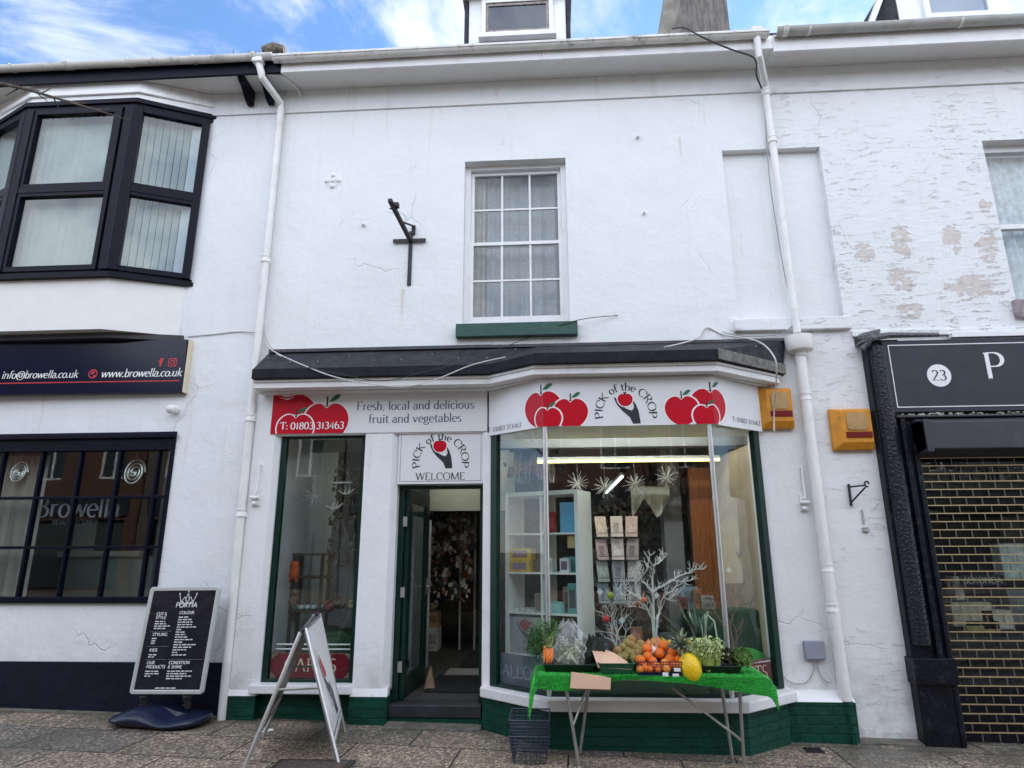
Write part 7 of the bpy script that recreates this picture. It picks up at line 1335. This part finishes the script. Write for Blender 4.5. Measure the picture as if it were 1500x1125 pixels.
bauble(894, 872, .15, .034, (.30, .40, .05), 'lime green felt ball hanging on the smaller white twig tree'); bauble(888, 907, .15, .036, (.55, .01, .02), 'bright red ball hanging low on the smaller white twig tree'); bauble(943, 879, .12, .030, (.72, .18, .04), 'orange ball hanging on the large white twig tree'); bauble(879, 867, .14, .034, (.70, .70, .70), 'white square tag hanging left of the lime ball', 1); bauble(911, 909, .13, .034, (.70, .70, .70), 'white diamond tag hanging beside the red ball', 1); bauble(962, 872, .12, .030, (.72, .72, .70), 'white square tag hanging on the large twig tree', 1); bauble(934, 886, .2, .028, (.35, .10, .07), 'rusty teardrop hanging between the twig trees', 2); bauble(1082, 812, .2, .030, (.18, .08, .06), 'dark brown teardrop hanging behind the right pane', 2); bauble(1068, 835, .2, .030, (.62, .60, .58), 'white tag hanging behind the right pane', 1)
# green covered table with packets to the right
p = at(1060, 915, .75); b = MB(); b.box(at(1000, 900, .8).x, 2.28, .5, .92, .5, at(1060, 890, .8).z); solo(b, 'covered_table', 'table under a dark green cloth at the right of the bay display', 'table', mk('dark green cloth', (.008, .07, .035), .85, var=.3, vscale=6), bevel=.03)
zt_ = at(1060, 890, .8).z
for k, (u_, w, h, c, lab) in enumerate(((1012, .18, .22, (.26, .36, .42), 'pale blue packet standing on the green covered table'), (1000, .10, .12, (.16, .06, .05), 'small dark red packet on the green covered table'), (1022, .07, .20, (.36, .17, .08), 'narrow tan packet in front of the pale blue one'), (1036, .16, .07, (.34, .38, .36), 'flat grey packet at the bottom of the small pile on the green cloth'), (1035, .14, .06, (.44, .46, .44), 'pale packet on top of the small pile on the green cloth'))):
    p = at(u_, 880, .6); z = zt_ + .002 + (.0725 if k == 4 else 0); b = MB(); b.box(p.x - w / 2, p.x + w / 2, .58 + .06 * (k == 0), .63 + .06 * (k == 0), z, z + h); b.mat(1); b.box(p.x - w * .3, p.x + w * .3, .577 + .06 * (k == 0), .579 + .06 * (k == 0), z + h * .3, z + h * .8); solo(b, 'gift_packet', lab, 'gift packet', [mk('packet', c, .5, var=.2, vscale=20), mk('packet print', tuple(x * .55 for x in c), .5, var=.4, vscale=30)], bevel=.004)
b = MB()
for i in range(60):
    a = random.uniform(0, 6.28); 
mound = MB(); nu, nv = 28, 10; c0 = at(1105, 985, .10); vs = []
for j in range(nv + 1):
    for i in range(nu): a = 2 * math.pi * i / nu; k = j / nv * math.pi / 2; vs.append((1.86 + .22 * math.cos(a) * math.cos(k) * (1 + .1 * math.sin(5 * a)), .22 + .16 * math.sin(a) * math.cos(k), .505 + .17 * math.sin(k)))
mound.add(vs, [(j * nu + i, j * nu + (i + 1) % nu, (j + 1) * nu + (i + 1) % nu, (j + 1) * nu + i) for j in range(nv) for i in range(nu)]); solo(mound, 'turf_roll', 'rumpled heap of green turf inside the right pane of the bay', 'turf', TURF, smooth=True)
# goods hanging at the back of the shop, seen through the door: too many and dim to count
rnd = random.Random(77)
def goods(name, x0, x1, y, z0, z1, n, cols, smin=.02, smax=.07):
    b = MB()
    for k in range(n):
        b.cur = rnd.randrange(len(cols)); w, h = rnd.uniform(smin, smax), rnd.uniform(smin, smax * 1.2); x, z = rnd.uniform(x0, x1), z1 - (z1 - z0) * rnd.random() ** 1.3; a = rnd.uniform(-.5, .5); b.obox(V3(x, y - rnd.uniform(.01, .08), z), V3(w * math.cos(a), 0, w * math.sin(a)), V3(0, .02, 0), V3(-h * math.sin(a), 0, h * math.cos(a)))
    o = b.build(name, [mk('goods', c, .5) for c in cols], None); o['kind'] = 'stuff'; return o
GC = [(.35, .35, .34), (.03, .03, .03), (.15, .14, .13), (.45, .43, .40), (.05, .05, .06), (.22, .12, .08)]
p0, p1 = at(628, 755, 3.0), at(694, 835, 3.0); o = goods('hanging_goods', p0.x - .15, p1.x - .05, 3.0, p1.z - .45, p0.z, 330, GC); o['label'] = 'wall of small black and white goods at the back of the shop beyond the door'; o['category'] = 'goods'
p0, p1 = at(488, 690, 1.2), at(529, 830, 1.2); o = goods('dark_hangings', p0.x, p1.x + .04, 1.2, p1.z, p0.z, 160, [(.30, .30, .29), (.02, .02, .02), (.08, .08, .08), (.16, .15, .14), (.04, .04, .05), (.12, .08, .06)], .015, .055); o['label'] = 'tangle of dark hanging goods at the right of the left shop window'; o['category'] = 'goods'
p0, p1 = at(740, 640, 1.6), at(800, 715, 1.6); o = goods('hanging_stock', p0.x - .05, p1.x + .1, 1.9, p1.z, p0.z, 60, [(.05, .04, .07), (.16, .15, .15), (.08, .06, .05), (.25, .25, .25)], .03, .12); o['label'] = 'dim stock hanging above the white cube shelving'; o['category'] = 'goods'
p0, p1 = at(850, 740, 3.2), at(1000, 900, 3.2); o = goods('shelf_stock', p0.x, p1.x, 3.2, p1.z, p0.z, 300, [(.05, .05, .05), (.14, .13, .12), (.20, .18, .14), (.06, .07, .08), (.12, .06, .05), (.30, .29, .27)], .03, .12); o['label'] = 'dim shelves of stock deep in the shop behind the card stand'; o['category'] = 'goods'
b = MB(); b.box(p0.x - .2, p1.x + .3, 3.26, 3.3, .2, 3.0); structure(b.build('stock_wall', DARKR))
# tall shelf rack beyond the door
p0, p1 = at(676, 752, 3.4), at(702, 920, 3.4); t = thing('shelf_rack', 'tall dim white framed shelf rack deep inside the open doorway', 'shelf rack', (p0.x, 3.4, .2)); b = MB()
for x in (p0.x, p0.x + .22, p1.x + .25): b.box(x - .015, x + .015, 3.38, 3.41, .2, p0.z)
b.build('uprights', mk('dull white upright', (.36, .36, .36), .5), t)
for z in (.7, 1.1, 1.5, 1.9): MB().box(p0.x, p1.x + .25, 3.4, 3.7, z, z + .02).build('shelf_board', WOODD, t)
for k, (u_, v_, c, lab) in enumerate(((686, 842, (.48, .10, .02), 'small red orange packet glowing on the dim rack in the doorway'), (687, 775, (.34, .34, .34), 'pale notice on the dim rack in the doorway'), (690, 800, (.10, .09, .09), 'dark box on the dim rack in the doorway'))):
    p = at(u_, v_, 3.35); b = MB(); b.box(p.x - .08, p.x + .08, 3.34, 3.38, p.z - .05, p.z + .05); solo(b, 'rack_packet', lab, 'packet', mk('packet', c, .5, var=.3), bevel=.004)
# cartons and a yellow stool inside the door
def carton(u0, u1, v0, v1, Y, dpt, c, lab, name='carton'):
    a, d = at(u0, v1, Y), at(u1, v0, Y); b = MB(); b.box(a.x, d.x, Y, Y + dpt, a.z, d.z); b.mat(1); b.box(a.x + .02, d.x - .02, Y - .002, Y, a.z + (d.z - a.z) * .3, a.z + (d.z - a.z) * .75); b.box(a.x + .03, d.x - .05, Y - .002, Y, a.z + (d.z - a.z) * .08, a.z + (d.z - a.z) * .22); solo(b, name, lab, 'carton', [mk('carton card', c, .7, var=.15), mk('carton print', tuple(x * .6 for x in c), .7, var=.5, vscale=14)], bevel=.005)
zf = .2
a = atz(630, 954, .202); Yc = a.y
carton(619, 641, 920, 954, Yc, .35, (.44, .45, .44), 'white printed carton standing on the shop floor inside the door'); carton(619, 641, 896, 920, Yc + .02, .30, (.40, .25, .15), 'brown open carton stacked on the white carton inside the door')
b = MB(); p = at(630, 890, Yc + .1); rnd = random.Random(4)
for k in range(10): b.ball(p + V3(rnd.uniform(-.09, .09), rnd.uniform(-.08, .08), rnd.uniform(-.02, .05)), .035, .03, .025, 7, 5, jit=.3)
solo(b, 'crumpled_wrapping', 'crumpled yellowish wrapping in the brown carton', 'wrapping', mk('wrapping', (.42, .38, .24), .8, var=.4))
c = atz(658, 918, .202); t = thing('step_stool', 'low yellow step stool on the floor inside the doorway', 'stool', (c.x, c.y, .2)); YL = mk('dull yellow plastic', (.44, .40, .06), .5)
MB().box(c.x - .17, c.x + .17, c.y, c.y + .24, .42, .455).build('seat', YL, t, bevel=.01)
for sx_ in (-1, 1):
    for yy in (.02, .21): MB().obox(V3(c.x + sx_ * .12, c.y + yy, .42), V3(.03, 0, 0), V3(0, .02, 0), V3(sx_ * .05, 0, -.218)).build('leg', YL, t)
MB().box(c.x - .15, c.x + .15, c.y + .01, c.y + .03, .30, .33).build('rail', YL, t)
b = MB(); b.box(-1.35, -.70, .45, 1.35, .2, .212); solo(b, 'door_mat', 'black mat just inside the open shop door', 'mat', mk('black mat', (.006, .006, .006), .95)); b = MB(); b.box(-1.3, -.5, 1.36, 1.85, .199, .204); solo(b, 'pale_floor_strip', 'pale strip of flooring between the black mats in the doorway', 'floor strip', mk('pale lino', (.28, .27, .25), .6, var=.1)); b = MB(); b.box(-1.2, -.4, 1.9, 3.2, .2, .21); solo(b, 'floor_mat', 'second black mat farther inside the doorway', 'mat', mk('black runner', (.008, .008, .009), .95))
# display in the left window: plant stand, orange toy, green grass mound
c = at(455, 850, .62); t = thing('plant_stand', 'dark wooden two tier stand with blue and white oddments in the left window', 'stand', (c.x, .62, .44)); zz = [at(455, v_, .62).z for v_ in (812, 846, 896)]
for x in (at(428, 850, .62).x, at(470, 850, .62).x):
    for y in (.62, .86): MB().box(x - .015, x + .015, y, y + .03, .441, zz[0]).build('leg', WOODD, t)
for z in zz: MB().box(at(424, 850, .62).x, at(475, 850, .62).x, .61, .90, z - .012, z + .012).build('shelf_board', WOODD, t, bevel=.003)
rnd = random.Random(15)
for k in range(9):
    p = at(438 + k * 4.5, 888 - (k % 2) * 3, .68); p.z = zz[2] + .014 + .026; b = MB(); b.ball(p, .03, .03, .026, 8, 6, jit=.15); solo(b, 'pebble_ornament', 'small turquoise and white ornament on the lower tier of the plant stand', 'ornament', (mk('turquoise glaze', (.10, .34, .38), .3), mk('white glaze', (.56, .56, .52), .3))[k % 2], group='ornaments on the plant stand', smooth=True)
p = at(431, 835, .58); b = MB(); b.ball(p + V3(0, 0, .05), .045, .035, .05, 10, 7, jit=.1); b.ball(p - V3(0, 0, .03), .05, .04, .07, 10, 7, jit=.1); b.tube([p + V3(-.02, 0, -.05), p + V3(-.05, 0, -.13)], [.02, .012], 6); b.tube([p + V3(.02, 0, -.05), p + V3(.03, 0, -.13)], [.02, .012], 6); solo(b, 'orange_toy', 'bright orange soft figure hanging on the plant stand', 'toy', mk('orange felt', (.62, .10, .012), .8, var=.2), smooth=True)
p = at(414 + 16, 880, .6); b = MB(); b.ball(p, .05, .04, .06, 9, 6, jit=.15); b.ball(p + V3(.01, 0, .08), .035, n=8, k=6, jit=.1); solo(b, 'gnome_ornament', 'small dark figure beside the lower tier of the plant stand', 'ornament', mk('brown figure', (.16, .10, .08), .7, var=.5, vscale=30), smooth=True)
for (u_, v_, r, c, lab) in ((497, 884, .075, (.09, .075, .06), 'brown wicker animal figure right of the plant stand'), (482, 890, .06, (.22, .05, .05), 'dull red rounded object beside the plant stand'), (517, 888, .05, (.32, .30, .18), 'pale yellowish object at the right edge of the left window')):
    p = at(u_, v_, .6); b = MB(); b.ball(p, r, r * .7, r * .75, 11, 8, jit=.12); b.ball(p + V3(-r * .4, -.02, r * .8), r * .5, n=9, k=6, jit=.12); solo(b, 'window_figure', lab, 'ornament', mk('figure', c, .8, var=.5, vscale=30, bump=.6, bscale=60), smooth=True)
b = MB(); vs = []; nx, ny = 30, 12
for j in range(ny + 1):
    for i in range(nx + 1):
        x = -2.82 + .87 * i / nx; y = .10 + .75 * j / ny; k = min(1, j / 4); vs.append((x, y, .445 + (.34 * min(1, .15 + i / 6) * (k ** .6) if i > 1 else .12 * k) * (1 + .06 * math.sin(8 * x + 5 * y)) + .01 * math.sin(33 * x)))
b.add(vs, [(j * (nx + 1) + i, j * (nx + 1) + i + 1, (j + 1) * (nx + 1) + i + 1, (j + 1) * (nx + 1) + i) for j in range(ny) for i in range(nx)])
rnd = random.Random(9)
for k in range(3500):
    x, y, z = vs[rnd.randrange(len(vs))]; p = V3(x + rnd.uniform(-.015, .015), y + rnd.uniform(-.03, .03), z); d_ = V3(rnd.uniform(-.4, .4), rnd.uniform(-1, 0), rnd.uniform(.2, 1)).normalized() * .03; b.add([p, p + V3(.006, 0, 0), p + d_], [(0, 1, 2)])
solo(b, 'display_grass', 'stepped dark green artificial grass filling the foot of the left window', 'display grass', TURFD, fix=False, smooth=True)
b = MB(); b.tube([at(517, 790, .35), at(506, 905, .30)], .008, 6); b.tube([at(506, 905, .30), at(503, 908, .28)], .012, 6); solo(b, 'walking_stick', 'thin brown stick leaning at the right edge of the left window', 'stick', WOODD, smooth=True)

# ------------------------------------------------------------------ across the street (seen only as reflections in the glass)
def facing_house(x0, x1, wallm, gable, lab, seed):
    rnd = random.Random(seed); yf = -13.2; t = thing('facing_house', lab, 'building', ((x0 + x1) / 2, yf - 3, gz(x0))); hgt = 6.3 + rnd.uniform(-.5, .7); n = max(2, int((x1 - x0) / 1.9)); ops = []
    for k in range(n):
        cx = x0 + (x1 - x0) * (k + .5) / n; ops.append((cx - .45, cx + .45, 3.9, 5.4))
    ops.append((x0 + .4, x1 - .4, .5, 2.6)); b = MB(); b.prism([(x0, yf, -.3), (x1, yf, -.3), (x1, yf, hgt), (x0, yf, hgt)], (0, -.3, 0), [[(a, yf, c), (d, yf, c), (d, yf, e_), (a, yf, e_)] for a, d, c, e_ in ops]); b.box(x0, x0 + .2, yf - 7, yf - .3, -.3, hgt); b.box(x1 - .2, x1, yf - 7, yf - .3, -.3, hgt); b.box(x0, x1, yf - 7.2, yf - 7, -.3, hgt); b.box(x0 + .2, x1 - .2, yf - 6.9, yf - .31, 3.0, 3.1); b.build('wall', wallm, t)
    b = MB(); xm = (x0 + x1) / 2
    if gable: b.prism([(x0 - .2, yf + .2, hgt), (x1 + .2, yf + .2, hgt), (xm, yf + .2, hgt + (x1 - x0) * .38)], (0, -7.4, 0))
    else: b.prism([(x0, yf + .3, hgt), (x0, yf - 3.5, hgt + 2.6), (x0, yf - 7.3, hgt)], (x1 - x0, 0, 0))
    r_ = b.build('roof', SLATE, t); MB().box(xm - .4, xm + .4, yf - 3.9, yf - 3.2, hgt + 1, hgt + 3.6).build('chimney', STONEC, r_)
    for a, d, c, e_ in ops:
        w_ = MB(); frame_rect(w_, a, d, c, e_, .07, yf - .2, yf - .1); w_.box((a + d) / 2 - .03, (a + d) / 2 + .03, yf - .19, yf - .12, c + .07, e_ - .07); w_ = w_.build('window', WHITE if c > 3 else NAVY, t); MB().box(a + .06, d - .06, yf - .16, yf - .15, c + .06, e_ - .06).build('pane', mk('dark pane', (.03, .035, .04), .05, spec=.8), w_)
    MB().box(x0 + .3, x1 - .3, yf, yf + .1, 2.75, 3.35).build('fascia_board', CHAR, t)
BUFF = mk('dull buff render', (.13, .115, .095), .8, var=.1); BRK = mk('dark red brick', (.13, .07, .05), .85, var=.25, vscale=14)
facing_house(-13, -6.6, BUFF, False, 'buff rendered house across the street, seen only in reflections', 1); facing_house(-6.5, -1.2, mk('grey render', (.14, .138, .132), .85, var=.1), True, 'white gabled house across the street, seen only in reflections', 2); facing_house(-1.1, 4.9, BRK, False, 'brick house across the street, seen only in reflections', 3); facing_house(5.0, 10.5, BUFF, True, 'buff gabled house across the street, seen only in reflections', 4)
facing_house(-21.5, -13.1, BRK, True, 'long brick gabled house farther along across the street, seen only in reflections', 5); facing_house(-34, -21.6, BUFF, False, 'long buff terrace at the far end across the street, seen only in reflections', 6); facing_house(10.6, 18, mk('dim grey render', (.12, .12, .125), .85, var=.1), False, 'grey rendered house past the buff gable across the street, seen only in reflections', 7); facing_house(18.1, 30, BRK, False, 'long brick terrace at the uphill end across the street, seen only in reflections', 8)

# ------------------------------------------------------------------ bare street trees: one reaches a twig into the picture at the upper left
def street_tree(lab, base, h, seed, extra=None):
    rnd = random.Random(seed); t = thing('bare_tree', lab, 'tree', tuple(base)); b = MB(); tr = MB(); top = base + V3(0, 0, h * .42); tr.tube([base, base.lerp(top, .5) + V3(.04, 0, 0), top], [.09, .07, .06], 10); tr.build('trunk', BARK, t, smooth=True)
    def grow(p, d, L, r, k):
        q = p + d * L + V3(rnd.uniform(-1, 1), rnd.uniform(-1, 1), rnd.uniform(-.2, .6)) * L * .12; b.tube([p, p.lerp(q, .5) + V3(rnd.uniform(-1, 1), rnd.uniform(-1, 1), 0) * L * .05, q], [r, r * .85, r * .7], 5)
        if k < 5:
            for i in range(3 if k < 3 else 2): grow(p.lerp(q, rnd.uniform(.6, 1)), (d + V3(rnd.uniform(-1, 1), rnd.uniform(-1, 1), rnd.uniform(-.3, .6)) * .75).normalized(), L * rnd.uniform(.6, .8), r * .6, k + 1)
    for i in range(4): a = i * 1.6 + seed; grow(top, V3(math.cos(a) * .6, math.sin(a) * .6, 1).normalized(), h * .2, .06, 1)
    if extra: extra(b)
    b.build('crown', BARK, t, smooth=True)
def reach(b):
    tw = [(-190, 60), (-110, 95), (-40, 112), (0, 122), (40, 131), (80, 143), (130, 158), (190, 176)]; pts = [V3(-10.6, -3.6, 3.4), V3(-9.4, -3.2, 4.1), V3(-8.2, -2.8, 4.45)] + [at(u_, v_, -2.6) for u_, v_ in tw]; b.tube(pts, [.05, .04, .032, .024, .02, .016, .014, .012, .010, .007, .003], 6)
    for (a, c) in (((20, 126), (58, 133)), ((60, 137), (74, 130)), ((78, 142), (86, 158)), ((110, 152), (118, 150)), ((30, 128), (8, 140)), ((50, 133), (70, 149)), ((95, 147), (125, 152)), ((140, 161), (160, 160))): b.tube([at(*a, -2.6), at(*c, -2.55)], [.007, .003], 4)
street_tree('bare street tree left of the salon whose thin twig reaches in at the upper left', V3(-10.6, -3.6, gz(-10.6)), 6.4, 3, reach)
street_tree('bare tree across the street, seen only in reflections', V3(-.2, -11.8, 0), 7.5, 6); street_tree('second bare tree across the street, seen only in reflections', V3(3.6, -12.0, -.1), 7, 9)
